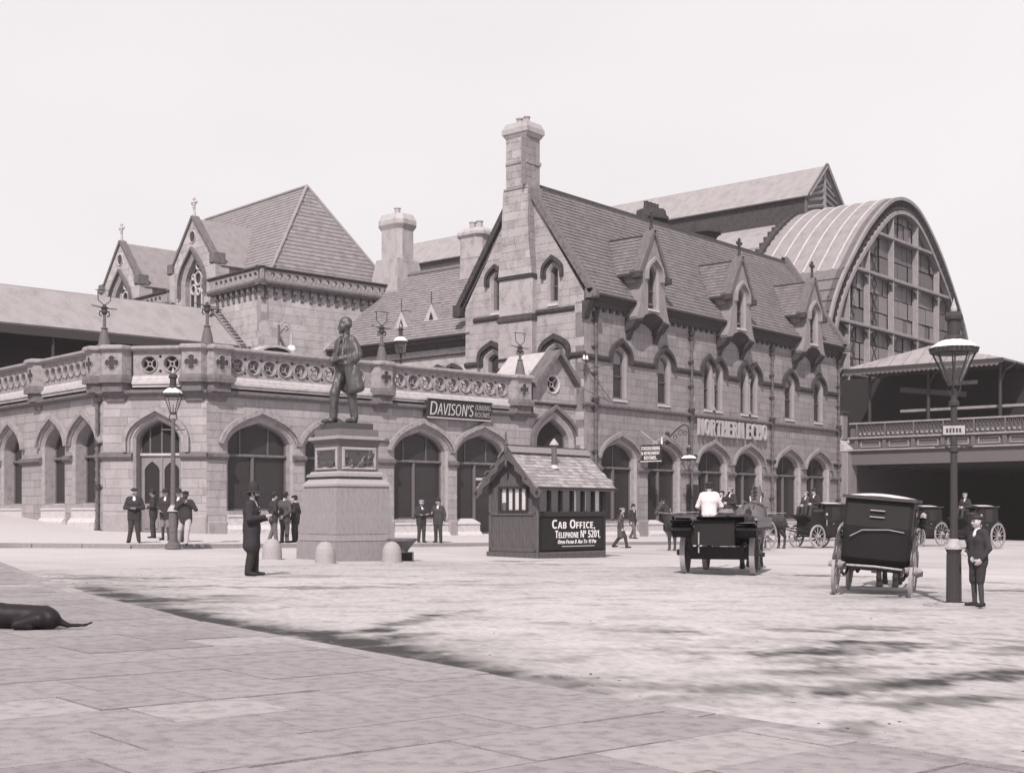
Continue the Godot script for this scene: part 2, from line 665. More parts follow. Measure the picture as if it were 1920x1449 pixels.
# slates on a roof plane: o is the left foot of the slope, e runs along the eave, s up the slope; poly bounds them in (e, s)
func slates(parent: Node, o: Vector3, e: Vector3, s: Vector3, poly: PackedVector2Array, course: float, width: float, kind: String, most: int, sd: int, lift := 0.036) -> void:
	var r := RandomNumberGenerator.new()
	r.seed = sd
	e = e.normalized()
	s = s.normalized()
	var up := e.cross(s).normalized()
	var one := sh()
	one.block(-width * 0.485, width * 0.485, 0.0, course * 1.12, 0.0, lift, 0.006)
	var m := one.mesh()
	var b := bounds(poly)
	var spots := []
	var y := b.position.y
	var row := 0
	while y < b.end.y - course * 0.3:
		var x := b.position.x + (width * 0.5 if row % 2 else 0.0)
		while x < b.end.x + width * 0.5:
			if Geometry2D.is_point_in_polygon(Vector2(x, y + course * 0.5), poly):
				var tilt := Basis(e, s, up).rotated(e, -0.16 + r.randf_range(-0.015, 0.015)).rotated(up, r.randf_range(-0.012, 0.012))
				spots.append(Transform3D(tilt, o + e * x + s * y + up * 0.012))
			x += width
		y += course
		row += 1
	var rest := [[], [], [], []]
	for i in spots.size():
		var tone := clampi(int(r.randfn(1.5, 0.9) + 0.5), 0, 3)
		if i < most:
			put_mesh("slate", m, mats[kind + str(tone)], parent).transform = spots[i]
		else:
			rest[tone].append(spots[i])
	for tone in 4:
		if rest[tone].is_empty():
			continue
		var mm := MultiMesh.new()
		mm.transform_format = MultiMesh.TRANSFORM_3D
		mm.mesh = m
		mm.instance_count = rest[tone].size()
		for i in rest[tone].size():
			mm.set_instance_transform(i, rest[tone][i])
		var o2 := MultiMeshInstance3D.new()
		o2.name = "slating"
		o2.multimesh = mm
		o2.material_override = mats[kind + str(tone)]
		parent.add_child(o2, true)
		stuff(o2)

# a plain sheet of roof with thickness under the slates
func deck(parent: Node, pts: Array, material: Material, called := "roof") -> MeshInstance3D:
	var s := sh()
	var up: Vector3 = (pts[1] - pts[0]).cross(pts[2] - pts[0]).normalized()
	var k := pts.size()
	for i in range(1, k - 1):
		s.tri(pts[0], pts[i], pts[i + 1])
		s.tri(pts[0] - up * 0.12, pts[i + 1] - up * 0.12, pts[i] - up * 0.12)
	for i in k:
		var a: Vector3 = pts[i]
		var b: Vector3 = pts[(i + 1) % k]
		s.quad(a - up * 0.12, b - up * 0.12, b, a)
	return obj(called, s, material, parent)

# the strip from an opening's edge back to its window
func reveal(edge: PackedVector2Array, z0: float, z1: float) -> Shape:
	var s := sh()
	for i in edge.size() - 1:
		var a := edge[i]
		var b := edge[i + 1]
		s.quad(Vector3(a.x, a.y, z0), Vector3(b.x, b.y, z0), Vector3(b.x, b.y, z1), Vector3(a.x, a.y, z1))
	return s

func grown(p: PackedVector2Array, cx: float, d: float, lift: float) -> PackedVector2Array:
	# the outline moved outwards by d, its apex by lift
	var b := bounds(p)
	var q := PackedVector2Array()
	var hw := b.size.x / 2
	for a in p:
		var k := (a.x - cx) / hw
		var rise := clampf(1.0 - absf(k), 0.0, 1.0)
		q.append(Vector2(cx + k * (hw + d), a.y + (lift * (0.35 + 0.65 * rise) if a.y > b.position.y + 0.001 and absf(k) < 0.999 else 0.0)))
	return q

# a pointed window or doorway set in a wall. o: depth, hood (0 for none), hood_foot, mullions, transom, sill (top of the sloping sill block, its foot), round
func window(parent: Node, called: String, cx: float, hw: float, base: float, spring: float, apex: float, o: Dictionary) -> Node3D:
	var w := part(called, parent)
	var depth: float = o.get("depth", 0.5)
	var sag: float = o.get("sag", 0.11)
	var edge := arch(cx, hw, base, spring, apex, sag)
	var ring: float = o.get("ring", 0.16)
	var dress: Material = mats[o.get("dress", "jamb_stone")]
	# dressed chamfer round the opening
	var inner := arch(cx, hw - ring * 0.55, base, spring, apex - ring * 0.7, sag)
	var s := reveal(inner, -depth, -0.1)
	for i in edge.size() - 1:
		s.quad(V(inner[i].x, inner[i].y, -0.1), V(inner[i + 1].x, inner[i + 1].y, -0.1), V(edge[i + 1].x, edge[i + 1].y, 0.012), V(edge[i].x, edge[i].y, 0.012))
	obj("jamb", s, dress, w)
	var b := bounds(inner)
	var pane := sh()
	pane.slab(inner, -depth - 0.03, -depth + 0.02)
	obj("pane", pane, mats[o.get("glass", "glass")], w)
	var fr: Material = mats[o.get("frame", "iron_grey")]
	var wide: float = o.get("bar", 0.07)
	# timber frame round the glass
	var f2 := arch(cx, hw - ring * 0.55 - 0.07, base + 0.07, spring, apex - ring * 0.7 - 0.1, sag)
	var fm := sh()
	fm.band(f2, inner, -depth, -depth + 0.07)
	fm.box(b.position.x, b.end.x, base, base + 0.08, -depth, -depth + 0.07)
	obj("frame", fm, fr, w)
	if o.has("mullions"):
		for x in o.mullions:
			var top: float = o.get("mullion_top", spring + (apex - spring) * (0.9 - absf(x) / hw))
			obj("mullion", sh().block(cx + x - wide, cx + x + wide, base + 0.05, top, -depth, -depth + 0.13, 0.03), fr, w)
	if o.has("bars"):
		for x in o.bars:
			obj("glazing_bar", sh().box(cx + x - 0.035, cx + x + 0.035, o.transom, spring + (apex - ring - spring) * sqrt(maxf(0.05, 1.0 - absf(x) / hw)), -depth + 0.01, -depth + 0.06), fr, w)
	if o.has("transom"):
		obj("transom", sh().block(b.position.x, b.end.x, o.transom - 0.12, o.transom, -depth, -depth + 0.16, 0.03), mats[o.get("transom_mat", "trim")], w)
	if o.has("blind"):
		obj("blind", sh().slab(Geometry2D.intersect_polygons(inner, P2([cx - 3, o.blind, cx + 3, o.blind, cx + 3, apex + 3, cx - 3, apex + 3]))[0], -depth + 0.015, -depth + 0.03), mats.blind, w)
	if o.has("rail"):
		obj("meeting_rail", sh().box(b.position.x, b.end.x, o.rail, o.rail + 0.06, -depth + 0.02, -depth + 0.09), fr, w)
	if o.has("sill"):
		var y1: float = base
		var y0: float = o.sill
		var ss := sh()
		ss.run(P2([0.06, y0, 0.06, y0 + 0.1, -depth, y1 + 0.02, -depth, y0]), cx - hw, cx + hw)
		obj("sill", ss, mats.sill, w)
	if o.get("hood", 0.0) > 0.0:
		var d: float = o.hood
		var foot: float = o.get("hood_foot", spring)
		var cut: Array = o.get("hood_cut", [cx - 9.0, cx + 9.0])
		var room := P2([cut[0], foot - 1.0, cut[1], foot - 1.0, cut[1], apex + 9.0, cut[0], apex + 9.0])
		var hm := sh()
		var steps := [[1.0, 0.58, 1.15, 0.55, 0.2], [0.6, 0.3, 0.58, 0.24, 0.07]]
		for k in steps:
			var hi := arch(cx, hw + d * k[0], foot, spring + 0.02, apex + d * k[2], sag)
			var lo := arch(cx, hw + d * k[1], foot - 0.05, spring, apex + d * k[3], sag)
			for whole in Geometry2D.intersect_polygons(hi, room):
				for p in pierced(whole, [lo]):
					if p.size() > 2:
						hm.slab(p, -0.02, k[4])
		obj("hood_mould", hm, mats[o.get("hood_mat", "trim")], w)
	return w

# a mass of wall behind its face: backing with the openings cut through
func wall(parent: Node, outline: PackedVector2Array, holes: Array, thick: float, joint: String, called := "wall") -> MeshInstance3D:
	return obj(called, sheet(outline, holes, -thick, -0.014), mats[joint], parent)

func string_course(parent: Node, x0: float, x1: float, top: float, tall: float, out: float, material: String, called := "string_course") -> MeshInstance3D:
	var s := sh()
	s.run(P2([-0.02, top - tall, out * 0.45, top - tall, out, top - tall * 0.62, out, top - tall * 0.22, out * 0.1, top, -0.02, top]), x0, x1)
	return obj(called, s, mats[material], parent)

# a downpipe of twisted stone-coloured iron with sockets
func pipe(parent: Node, x: float, y0: float, y1: float, z := 0.13) -> void:
	var p := part("rainwater_pipe", parent)
	var s := sh()
	s.bar(V(x, y0, z), V(x, y1, z), 0.075, 0.075, 8)
	var turns := PackedVector3Array()
	var k := int((y1 - y0) / 0.06)
	for i in k + 1:
		var a := i * 0.9
		turns.append(V(x + cos(a) * 0.08, y0 + (y1 - y0) * i / k, z + sin(a) * 0.08))
	s.tube(turns, 0.028, 0.028, 5)
	obj("shaft", s, mats.iron_grey, p)
	for f in [0.02, 0.34, 0.66, 0.97]:
		var y: float = lerpf(y0, y1, f)
		var c := sh()
		c.bar(V(x, y - 0.09, z), V(x, y + 0.09, z), 0.12, 0.13, 10)
		c.box(x - 0.24, x + 0.24, y - 0.035, y + 0.035, 0.0, 0.06)
		obj("socket", c, mats.trim_dark, p)
	var head := sh()
	head.t = shift(x, y1, z)
	head.lathe(P2([0.08, -0.02, 0.16, 0.1, 0.2, 0.28, 0.2, 0.36, 0.0, 0.36]), 8, false)
	obj("hopper_head", head, mats.iron, p)

# a stone cross on the point of a gable
func finial(parent: Node, at: Vector3, tall: float, material: String) -> void:
	var f := part("finial", parent, Transform3D(Basis.IDENTITY, at))
	var s := sh()
	s.lathe(P2([0.13, 0.0, 0.09, tall * 0.25, 0.07, tall * 0.42, 0.12, tall * 0.46, 0.06, tall * 0.5, 0.05, tall * 0.6, 0.0, tall * 0.6]), 8)
	obj("shaft", s, mats[material], f)
	var c := sh()
	var y := tall * 0.72
	var r := tall * 0.17
	for d in [Vector3(1, 0, 0), Vector3(-1, 0, 0), Vector3(0, 1, 0), Vector3(0, -0.7, 0)]:
		c.ball(V(0, y, 0) + d * r, Vector3(r * 0.62, r * 0.62, 0.09), 6, 8)
	c.ball(V(0, y, 0), Vector3(r * 0.6, r * 0.6, 0.11), 6, 8)
	obj("cross", c, mats[material], f)

# the raised stone edge of a gable between two points in a wall's own (y, z) or (x, y) plane
func coping(parent: Node, a: Vector3, b: Vector3, wide: float, tall: float, material: String, across: Vector3) -> void:
	var s := sh()
	var d := (b - a).normalized()
	var up := across.cross(d).normalized()
	if up.y < 0:
		up = -up
	s.beam(a, b, wide, tall, up)
	obj("coping", s, mats[material], parent)

# ---- the single-storey dining rooms with the terrace on top --------------------------------------------
func A() -> Transform3D: return frame(53.396, 40.673, 7.1)
func C() -> Transform3D: return frame(32.15, 43.32, 56.7)
func L() -> Transform3D: return frame(29.73, 47.006, 97.1)
func B() -> Transform3D: return frame(53.396, 40.083, 0.0)
func GB() -> Transform3D: return frame(53.396, 40.083, 90.0)

# one pierced roundel of the parapet: a moulded ring with four lobes of tracery
func roundel(parent: Node, x: float, y: float, r: float, z: float, m: Material, called := "roundel") -> void:
	var s := sh()
	var k := 22
	for i in k:
		var a := TAU * i / k
		var b := TAU * (i + 1) / k
		var prof := [[r * 1.16, z], [r * 1.1, z + 0.06], [r * 0.98, z + 0.05], [r * 0.92, z - 0.03]]
		for j in 3:
			var p = prof[j]
			var q = prof[j + 1]
			s.quad(V(x + cos(a) * p[0], y + sin(a) * p[0], p[1]), V(x + cos(b) * p[0], y + sin(b) * p[0], p[1]), V(x + cos(b) * q[0], y + sin(b) * q[0], q[1]), V(x + cos(a) * q[0], y + sin(a) * q[0], q[1]))
	var o := obj(called, s, m, parent)
	var t := sh()
	var ring := PackedVector3Array()
	for i in 13:
		ring.append(V(x + cos(TAU * i / 12.0) * r * 0.27, y + sin(TAU * i / 12.0) * r * 0.27, z - 0.1))
	t.tube(ring, 0.035, 0.035, 5)
	for j in 4:
		var a := PI / 4 + PI / 2 * j
		t.bar(V(x + cos(a) * r * 0.3, y + sin(a) * r * 0.3, z - 0.1), V(x + cos(a) * r * 0.95, y + sin(a) * r * 0.95, z - 0.1), 0.035, 0.05, 5)
	obj("tracery", t, m, o)

# a length of parapet: pierced panel with roundels between x0 and x1
func parapet(parent: Node, at: Transform3D, x0: float, x1: float, spots: Array, r := 0.3) -> void:
	var p := part("parapet", parent, at)
	var holes := []
	for x in spots:
		holes.append(circle(x, 7.45, r * 0.95, 18))
	for i in spots.size() - 1:
		if spots[i + 1] - spots[i] < 1.3:
			for y in [7.15, 7.75]:
				holes.append(circle((spots[i] + spots[i + 1]) / 2, y, 0.07, 8))
	obj("panel", sheet(P2([x0, 6.9, x1, 6.9, x1, 7.98, x0, 7.98]), holes, -0.22, 0.03, true), mats.carved, p)
	for x in spots:
		roundel(p, x, 7.45, r, 0.03, mats.carved)
	var s := sh()
	s.run(P2([-0.3, 7.96, 0.1, 7.96, 0.26, 8.05, 0.26, 8.12, 0.1, 8.19, -0.24, 8.19, -0.36, 8.1]), x0 - 0.02, x1 + 0.02)
	obj("coping", s, mats.carved, p)
	var f := sh()
	f.run(P2([-0.2, 6.5, 0.1, 6.5, 0.1, 6.62, 0.16, 6.62, 0.16, 6.74, 0.08, 6.78, 0.08, 6.84, 0.03, 6.97, -0.2, 6.97]), x0 - 0.02, x1 + 0.02)
	obj("weathering", f, mats.pale_stone, p)

# a canted pier of the parapet on a corbel
func parapet_pier(parent: Node, at: Transform3D, x0: float, x1: float, cant := 0.22, foil := true) -> void:
	var p := part("parapet_pier", parent, at)
	var out := 0.42
	var cx := (x0 + x1) / 2
	var plan := P2([x0, -0.25, x0, 0.0, x0 + cant, out, x1 - cant, out, x1, 0.0, x1, -0.25])
	var s := sh()
	s.post(plan, 6.98, 7.97)
	obj("shaft", s, mats.carved, p)
	if foil:
		var q := quatrefoil(cx, 7.47, 0.3)
		var f := sh()
		f.slab(q, out - 0.1, out + 0.004)
		obj("quatrefoil", f, mats.trim_dark, p)
		var ring := sh()
		for k in 4:
			var c := V(cx + cos(PI / 2 * k) * 0.155, 7.47 + sin(PI / 2 * k) * 0.155, out + 0.01)
			var rr := PackedVector3Array()
			for i in 11:
				var a := PI / 2 * k - 2.0 + 4.0 * i / 10.0
				rr.append(c + V(cos(a), sin(a), 0) * 0.15)
			ring.tube(rr, 0.02, 0.02, 5)
		obj("foil_moulding", ring, mats.carved, p)
	var cap := sh()
	var g := P2([x0 - 0.08, -0.3, x0 - 0.08, 0.06, x0 + cant - 0.06, out + 0.16, x1 - cant + 0.06, out + 0.16, x1 + 0.08, 0.06, x1 + 0.08, -0.3])
	cap.post(g, 8.03, 8.13)
	cap.post(plan, 7.97, 8.03, 1.1)
	cap.post(g, 8.13, 8.2, 0.86)
	obj("coping", cap, mats.carved, p)
	var base := sh()
	base.post(g, 6.66, 6.84)
	base.post(g, 6.84, 6.98, 0.9)
	base.post(plan, 6.3, 6.66)
	base.post(P2([x0 + 0.2, -0.1, x0 + 0.2, 0.0, x0 + cant + 0.06, 0.12, x1 - cant - 0.06, 0.12, x1 - 0.2, 0.0, x1 - 0.2, -0.1]), 5.95, 6.3, 1.45)
	obj("corbel", base, mats.trim, p)

func plinth(parent: Node, x0: float, x1: float, foot: float, top: float) -> void:
	# a white-washed stepped sill: base course, sloped step, upper course, sloped sill
	var m := lerpf(maxf(foot, top - 1.15), top, 0.5)
	obj("base_course", sh().run(P2([-0.05, foot, 0.2, foot, 0.2, m - 0.2, 0.04, m - 0.02, -0.05, m - 0.02]), x0, x1), mats.sill, parent)
	obj("sill_course", sh().run(P2([-0.5, m - 0.02, 0.03, m - 0.02, 0.03, top - 0.26, 0.07, top - 0.25, 0.07, top - 0.2, -0.5, top + 0.03]), x0 + 0.04, x1 - 0.04), mats.sill, parent)

func build_dining() -> void:
	var d := thing("dining_wing", "low stone dining rooms with pointed arches and pierced terrace parapet at the street corner", "building")
	# --- the long front
	var fa := part("long_front", d, A())
	var cs := [-18.86, -15.05, -10.2, -6.42]
	var hw := 1.62
	var holes := []
	for i in 4:
		holes.append(arch(cs[i], hw, [1.45, 1.45, 1.07, 0.35][i], 4.28, 5.3, 0.11))
	holes[3] = arch(cs[3], hw, 0.3, 4.28, 5.3, 0.11)
	var out := P2([-21.41, -0.2, -2.88, -0.2, -2.88, 6.42, -21.41, 6.42])
	wall(fa, out, holes, 0.5, "joint_pale")
	ashlar(fa, out, holes, 0.36, 0.95, 5, "dine", 240)
	var common := {"depth": 0.5, "hood": 0.4, "hood_mat": "carved", "transom": 3.82, "mullions": [-0.15], "bars": [-0.75, 0.62], "sag": 0.11, "hood_foot": 4.22, "mullion_top": 3.8, "ring": 0.2}
	for i in 4:
		var o := common.duplicate()
		o.hood_cut = [[-25.0, -16.955], [-16.955, -8.0], [-20.0, -8.31], [-8.31, 0.0]][i]
		window(fa, "arched_window", cs[i], hw, [1.45, 1.45, 1.07, 0.33][i], 4.28, 5.3, o)
	plinth(fa, -20.5, -17.25, -0.1, 1.45)
	plinth(fa, -16.68, -13.4, -0.1, 1.45)
	plinth(fa, -11.85, -8.55, -0.1, 1.07)
	plinth(fa, -8.07, -6.55, -0.1, 1.07)
	# the door in the right half of the last arch
	var door := part("door", fa)
	obj("leaf", sh().box(-6.45, -4.95, 0.3, 2.95, -0.75, -0.6), mats.timber_dark, door)
	obj("transom_light", sh().box(-6.4, -5.0, 3.08, 3.62, -0.62, -0.585), mats.glass, door)
	obj("lintel", sh().block(-6.5, -4.9, 2.95, 3.07, -0.62, -0.45, 0.02), mats.sill, door)
	obj("step", sh().block(-6.5, -4.85, -0.05, 0.33, -0.6, 0.25, 0.03), mats.sill, door)
	for k in 3:
		obj("door_panel", sh().block(-6.3 + k * 0.45, -5.95 + k * 0.45, 0.6, 1.6, -0.62, -0.58, 0.015), mats.timber, door)
	for seg in [[-21.41, -20.46], [-17.27, -16.64], [-13.45, -11.8], [-8.6, -8.02], [-4.82, -2.9]]:
		string_course(fa, seg[0], seg[1], 3.84, 0.3, 0.17, "trim", "impost_band")
		obj("pier_foot", sh().block(seg[0] + 0.02, seg[1] - 0.02, -0.1, 1.02, -0.2, 0.1, 0.05), mats.dine1, fa)
	string_course(fa, -13.6, -12.2, 4.75, 0.2, 0.15, "trim", "label_string")
	string_course(fa, -21.5, -2.9, 6.4, 0.24, 0.3, "trim")
	# --- the chamfered corner with the door
	var fc := part("corner_front", d, C())
	var ch := [arch(-2.11, 1.02, 0.4, 4.42, 5.3, 0.11)]
	var co := P2([-4.41, 0.0, 0.0, 0.0, 0.0, 6.42, -4.41, 6.42])
	wall(fc, co, ch, 0.5, "joint_pale")
	ashlar(fc, co, ch, 0.36, 0.9, 6, "dine", 60)
	window(fc, "arched_doorway", -2.11, 1.02, 0.5, 4.42, 5.3, {"depth": 0.6, "hood": 0.4, "hood_mat": "carved", "hood_foot": 3.84, "transom": 3.82, "bars": [-0.5, 0.0, 0.42], "ring": 0.18, "glass": "void", "transom_mat": "pale_stone"})
	var cd := part("corner_door", fc)
	obj("leaf", sheet(P2([-3.0, 0.5, -1.2, 0.5, -1.2, 3.7, -3.0, 3.7]), [arch(-2.53, 0.32, 1.75, 3.0, 3.5, 0.15), arch(-1.68, 0.32, 1.75, 3.0, 3.5, 0.15)], -0.62, -0.54), mats.timber_worn, cd)
	obj("lights", sh().box(-2.95, -1.25, 1.6, 3.65, -0.66, -0.61), mats.glass, cd)
	obj("meeting_stile", sh().box(-2.14, -2.07, 0.5, 3.7, -0.55, -0.5), mats.timber_worn, cd)
	for k in 2:
		obj("lower_panel", sh().block(-2.85 + k * 0.9, -2.25 + k * 0.9, 0.7, 1.55, -0.545, -0.51, 0.02), mats.timber_worn, cd)
	string_course(fc, -4.46, -3.13, 3.84, 0.3, 0.17, "trim", "impost_band")
	string_course(fc, -1.09, 0.06, 3.84, 0.3, 0.17, "trim", "impost_band")
	string_course(fc, -4.55, 0.12, 6.4, 0.24, 0.3, "trim")
	obj("pier_foot", sh().block(-4.41, -3.2, 0.1, 1.35, -0.2, 0.09, 0.05), mats.dine1, fc)
	obj("pier_foot", sh().block(-1.02, 0.03, 0.1, 1.25, -0.2, 0.09, 0.05), mats.dine1, fc)
	# --- the side street front
	var fl := part("side_front", d, L())
	var lc := [-1.75, -4.93, -9.6, -12.8]
	var lh := []
	for x in lc:
		lh.append(arch(x, 1.22, 1.74, 4.3, 5.28, 0.11))
	var lo := P2([-17.0, 0.3, 0.0, 0.3, 0.0, 6.42, -17.0, 6.42])
	wall(fl, lo, lh, 0.5, "joint_pale")
	ashlar(fl, lo, lh, 0.36, 0.9, 7, "dine", 150)
	for i in 4:
		window(fl, "arched_window", lc[i], 1.22, 1.74, 4.3, 5.28, {"depth": 0.65, "hood": 0.38, "hood_mat": "carved", "hood_foot": 4.24, "transom": 3.82, "mullions": [0.0], "ring": 0.2, "mullion_top": 3.8, "hood_cut": [[-3.34, 2.0], [-6.6, -3.34], [-11.2, -7.9], [-14.5, -11.2]][i]})
		plinth(fl, lc[i] - 1.3, lc[i] + 1.3, 0.3 + 0.03 * i, 1.74)
	for seg in [[-0.55, 0.06], [-3.73, -2.95], [-8.4, -6.12], [-11.6, -10.8], [-17.0, -14.0]]:
		string_course(fl, seg[0], seg[1], 3.84, 0.3, 0.17, "trim", "impost_band")
	string_course(fl, -17.0, 0.12, 6.4, 0.24, 0.3, "trim")
	pipe(fl, -0.28, 0.5, 6.15)
	# --- parapets
	var bay := []
	for i in 9:
		bay.append(-20.0 + 0.77 * i)
	parapet(d, A(), -20.4, -13.0, bay)
	bay = []
	for i in 9:
		bay.append(-11.53 + 0.795 * i)
	parapet(d, A(), -12.1, -4.6, bay)
	parapet(d, C(), -3.1, -0.9, [-2.42, -1.47], 0.33)
	bay = []
	for i in 8:
		bay.append(-5.4 + 0.63 * i)
	parapet(d, L(), -5.9, -0.7, bay, 0.26)
	bay = []
	for i in 12:
		bay.append(-15.0 + 0.7 * i)
	parapet(d, L(), -16.9, -6.8, bay, 0.27)
	parapet_pier(d, A(), -21.55, -20.3)
	parapet_pier(d, A(), -13.15, -12.0)
	parapet_pier(d, A(), -4.72, -3.3)
	parapet_pier(d, C(), -1.1, 0.14)
	parapet_pier(d, C(), -4.5, -3.2)
	parapet_pier(d, L(), -0.9, 0.1)
	parapet_pier(d, L(), -6.9, -5.85)
	# --- the gabled entrance next to the station wing
	var po := part("entrance_bay", d, A())
	var ph := [arch(-1.5, 1.38, 0.3, 4.9, 6.5, 0.14), circle(-1.62, 7.93, 0.42, 20)]
	var pout := P2([-3.0, -0.2, 0.12, -0.2, 0.12, 7.85, -1.42, 9.5, -3.0, 7.85])
	wall(po, pout, ph, 0.55, "joint_pale")
	ashlar(po, pout, ph, 0.36, 0.8, 8, "dine", 90)
	window(po, "arched_doorway", -1.5, 1.38, 0.3, 4.9, 6.5, {"depth": 0.5, "hood": 0.34, "hood_foot": 4.6, "sag": 0.14, "ring": 0.42, "glass": "void", "transom": 4.3})
	roundel(po, -1.62, 7.93, 0.44, 0.0, mats.pale_stone, "round_window")
	obj("round_pane", sh().slab(circle(-1.62, 7.93, 0.44, 20), -0.45, -0.4), mats.glass, po)
	string_course(po, -3.0, 0.1, 6.98, 0.16, 0.14, "trim_dark")
	coping(po, V(-3.2, 7.72, -0.1), V(-1.42, 9.62, -0.1), 1.0, 0.2, "trim", V(0, 0, 1))
	coping(po, V(0.32, 7.72, -0.1), V(-1.42, 9.62, -0.1), 1.0, 0.2, "trim", V(0, 0, 1))
	var pr := sh()
	pr.quad(V(-3.1, 7.85, -3.5), V(-3.1, 7.85, 0.0), V(-1.42, 9.66, 0.0), V(-1.42, 9.66, -3.5))
	pr.quad(V(-1.42, 9.66, -3.5), V(-1.42, 9.66, 0.0), V(0.2, 7.85, 0.0), V(0.2, 7.85, -3.5))
	obj("roof", pr, mats.pale_stone, po)
	obj("kneeler", sh().block(0.02, 0.42, 7.45, 7.82, -0.4, 0.3, 0.04), mats.trim, po)
	# --- terrace floor behind the parapets
	var fp := []
	for p in [A() * V(-2.9, 6.72, -0.1), A() * V(-21.35, 6.72, -0.1), C() * V(-4.3, 6.72, -0.1), L() * V(-17.0, 6.72, -0.1), frame(48.79, 60.43, 7.1) * V(12.0, 6.72, -1.0)]:
		fp.append(p)
	fp.reverse()
	deck(d, fp, mats.lead, "terrace_floor")

# ---- the two-storey station wing ------------------------------------------------------------------------
func build_wing() -> void:
	var w := thing("station_wing", "two storey stone station wing with steep slate roof, three dormers and tall gable chimney", "building")
	var f := part("street_front", w, B())
	var ac := [3.15, 7.47, 12.68, 16.87, 22.0, 26.1]
	var holes := []
	for x in ac:
		holes.append(arch(x, 1.62, 0.95 if x != 7.47 else 0.2, 4.3, 5.26, 0.11))
	var lan := [[3.2, 0.62], [7.45, 0.62], [12.11, 0.44], [13.3, 0.44], [16.33, 0.44], [17.5, 0.44], [22.12, 0.62], [26.13, 0.62]]
	for l in lan:
		holes.append(arch(l[0], l[1], 7.48, 9.6, 10.22, 0.14))
	var out := P2([0.0, -0.6, 29.3, -0.6, 29.3, 12.3, 0.0, 12.3])
	wall(f, out, holes, 0.55, "joint")
	ashlar(f, out, holes, 0.42, 1.0, 15, "front", 300)
	var cuts := [[-1.0, 5.31], [5.31, 10.0], [9.0, 14.78], [14.78, 19.5], [19.0, 24.05], [24.05, 30.0]]
	for i in 6:
		var dr := i == 1
		window(f, "arched_window", ac[i], 1.62, 0.95 if not dr else 0.2, 4.3, 5.26, {"depth": 0.45, "hood_mat": "front1", "hood": 0.38, "hood_cut": cuts[i], "hood_foot": 4.24, "transom": 3.82, "mullions": [-0.1], "mullion_top": 3.8, "sag": 0.11, "ring": 0.2, "bars": [-0.1], "bar": 0.1})
		plinth(f, ac[i] - 1.66, ac[i] + (1.66 if not dr else -0.1), -0.3 - 0.02 * i, 0.97)
	var door := part("door", f)
	obj("leaf", sh().box(7.5, 8.95, 0.1, 2.9, -0.7, -0.58), mats.timber_dark, door)
	obj("lintel", sh().block(7.4, 9.0, 2.95, 3.07, -0.62, -0.46, 0.02), mats.sill, door)
	obj("transom_light", sh().box(7.5, 8.95, 3.08, 3.66, -0.6, -0.57), mats.glass, door)
	obj("poster_board", sh().block(9.75, 10.9, 1.3, 3.0, 0.02, 0.1, 0.02), mats.timber_dark, door)
	for seg in [[0.02, 1.5], [4.8, 5.82], [9.12, 11.03], [14.33, 15.22], [18.52, 20.35], [23.65, 24.45], [27.75, 29.3]]:
		string_course(f, seg[0], seg[1], 3.84, 0.3, 0.17, "trim", "impost_band")
		obj("pier_foot", sh().block(seg[0] + 0.02, seg[1] - 0.02, -0.5, 0.95, -0.2, 0.1, 0.05), mats.front2, f)
	for seg in [[9.4, 10.75], [18.8, 20.1], [28.05, 29.3]]:
		string_course(f, seg[0], seg[1], 4.75, 0.2, 0.16, "trim_dark", "label_string")
	string_course(f, -0.12, 29.35, 7.12, 0.24, 0.2, "trim")
	for seg in [[-0.1, 2.15], [4.35, 6.4], [8.55, 11.35], [14.35, 15.65], [18.5, 21.1], [23.2, 25.1], [27.2, 29.4]]:
		string_course(f, seg[0], seg[1], 9.64, 0.32, 0.16, "trim_dark")
	for i in lan.size():
		var l = lan[i]
		var pair := i >= 2 and i <= 5
		var cut := [l[0] - 3.0, l[0] + 3.0]
		if pair:
			var mid := 12.705 if i < 4 else 16.915
			cut = [l[0] - 3.0, mid] if i % 2 == 0 else [mid, l[0] + 3.0]
		var lo := {"depth": 0.32, "hood": 0.42, "hood_cut": cut, "hood_foot": 9.34, "sag": 0.14, "ring": 0.18, "rail": 8.65, "sill": 7.3, "dress": "front2", "hood_mat": "trim_dark"}
		if i in [0, 1, 3, 6]:
			lo.blind = [9.35, 9.2, 9.0, 9.0, 9.0, 9.0, 9.5][i]
		window(f, "lancet_window", l[0], l[1], 7.48, 9.6, 10.22, lo)
	for x in [12.705, 16.915]:
		var col := sh()
		col.t = shift(x, 7.4, 0.0)
		col.lathe(P2([0.16, 0.0, 0.16, 0.15, 0.09, 0.22, 0.08, 1.9, 0.13, 2.0, 0.17, 2.2, 0.0, 2.2]), 10)
		obj("window_colonnette", col, mats.front1, f)
	for x in [0.86, 10.15, 19.63, 28.96]:
		pipe(f, x, -0.2, 7.0)
		pipe(f, x, 7.15, 11.5)
	# eave cornice: corbel table under a deep gutter
	var cor := sh()
	cor.run(P2([-0.1, 12.1, 0.12, 12.1, 0.2, 12.25, 0.2, 12.35, 0.45, 12.5, 0.5, 12.66, -0.1, 12.66]), 0.05, 29.3)
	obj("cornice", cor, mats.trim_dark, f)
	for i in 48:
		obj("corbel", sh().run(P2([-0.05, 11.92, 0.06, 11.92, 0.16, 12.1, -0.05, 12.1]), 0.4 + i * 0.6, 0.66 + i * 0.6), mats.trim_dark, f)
	for g in [[0.1, 3.9], [6.6, 13.3], [16.0, 22.65], [25.35, 29.25]]:
		obj("gutter", sh().block(g[0], g[1], 12.6, 12.76, 0.44, 0.64, 0.04), mats.iron, f)
	# --- the roof
	var roof := part("roof", w, B())
	var e0 := V(0.1, 12.72, 0.5)
	var top := 19.15
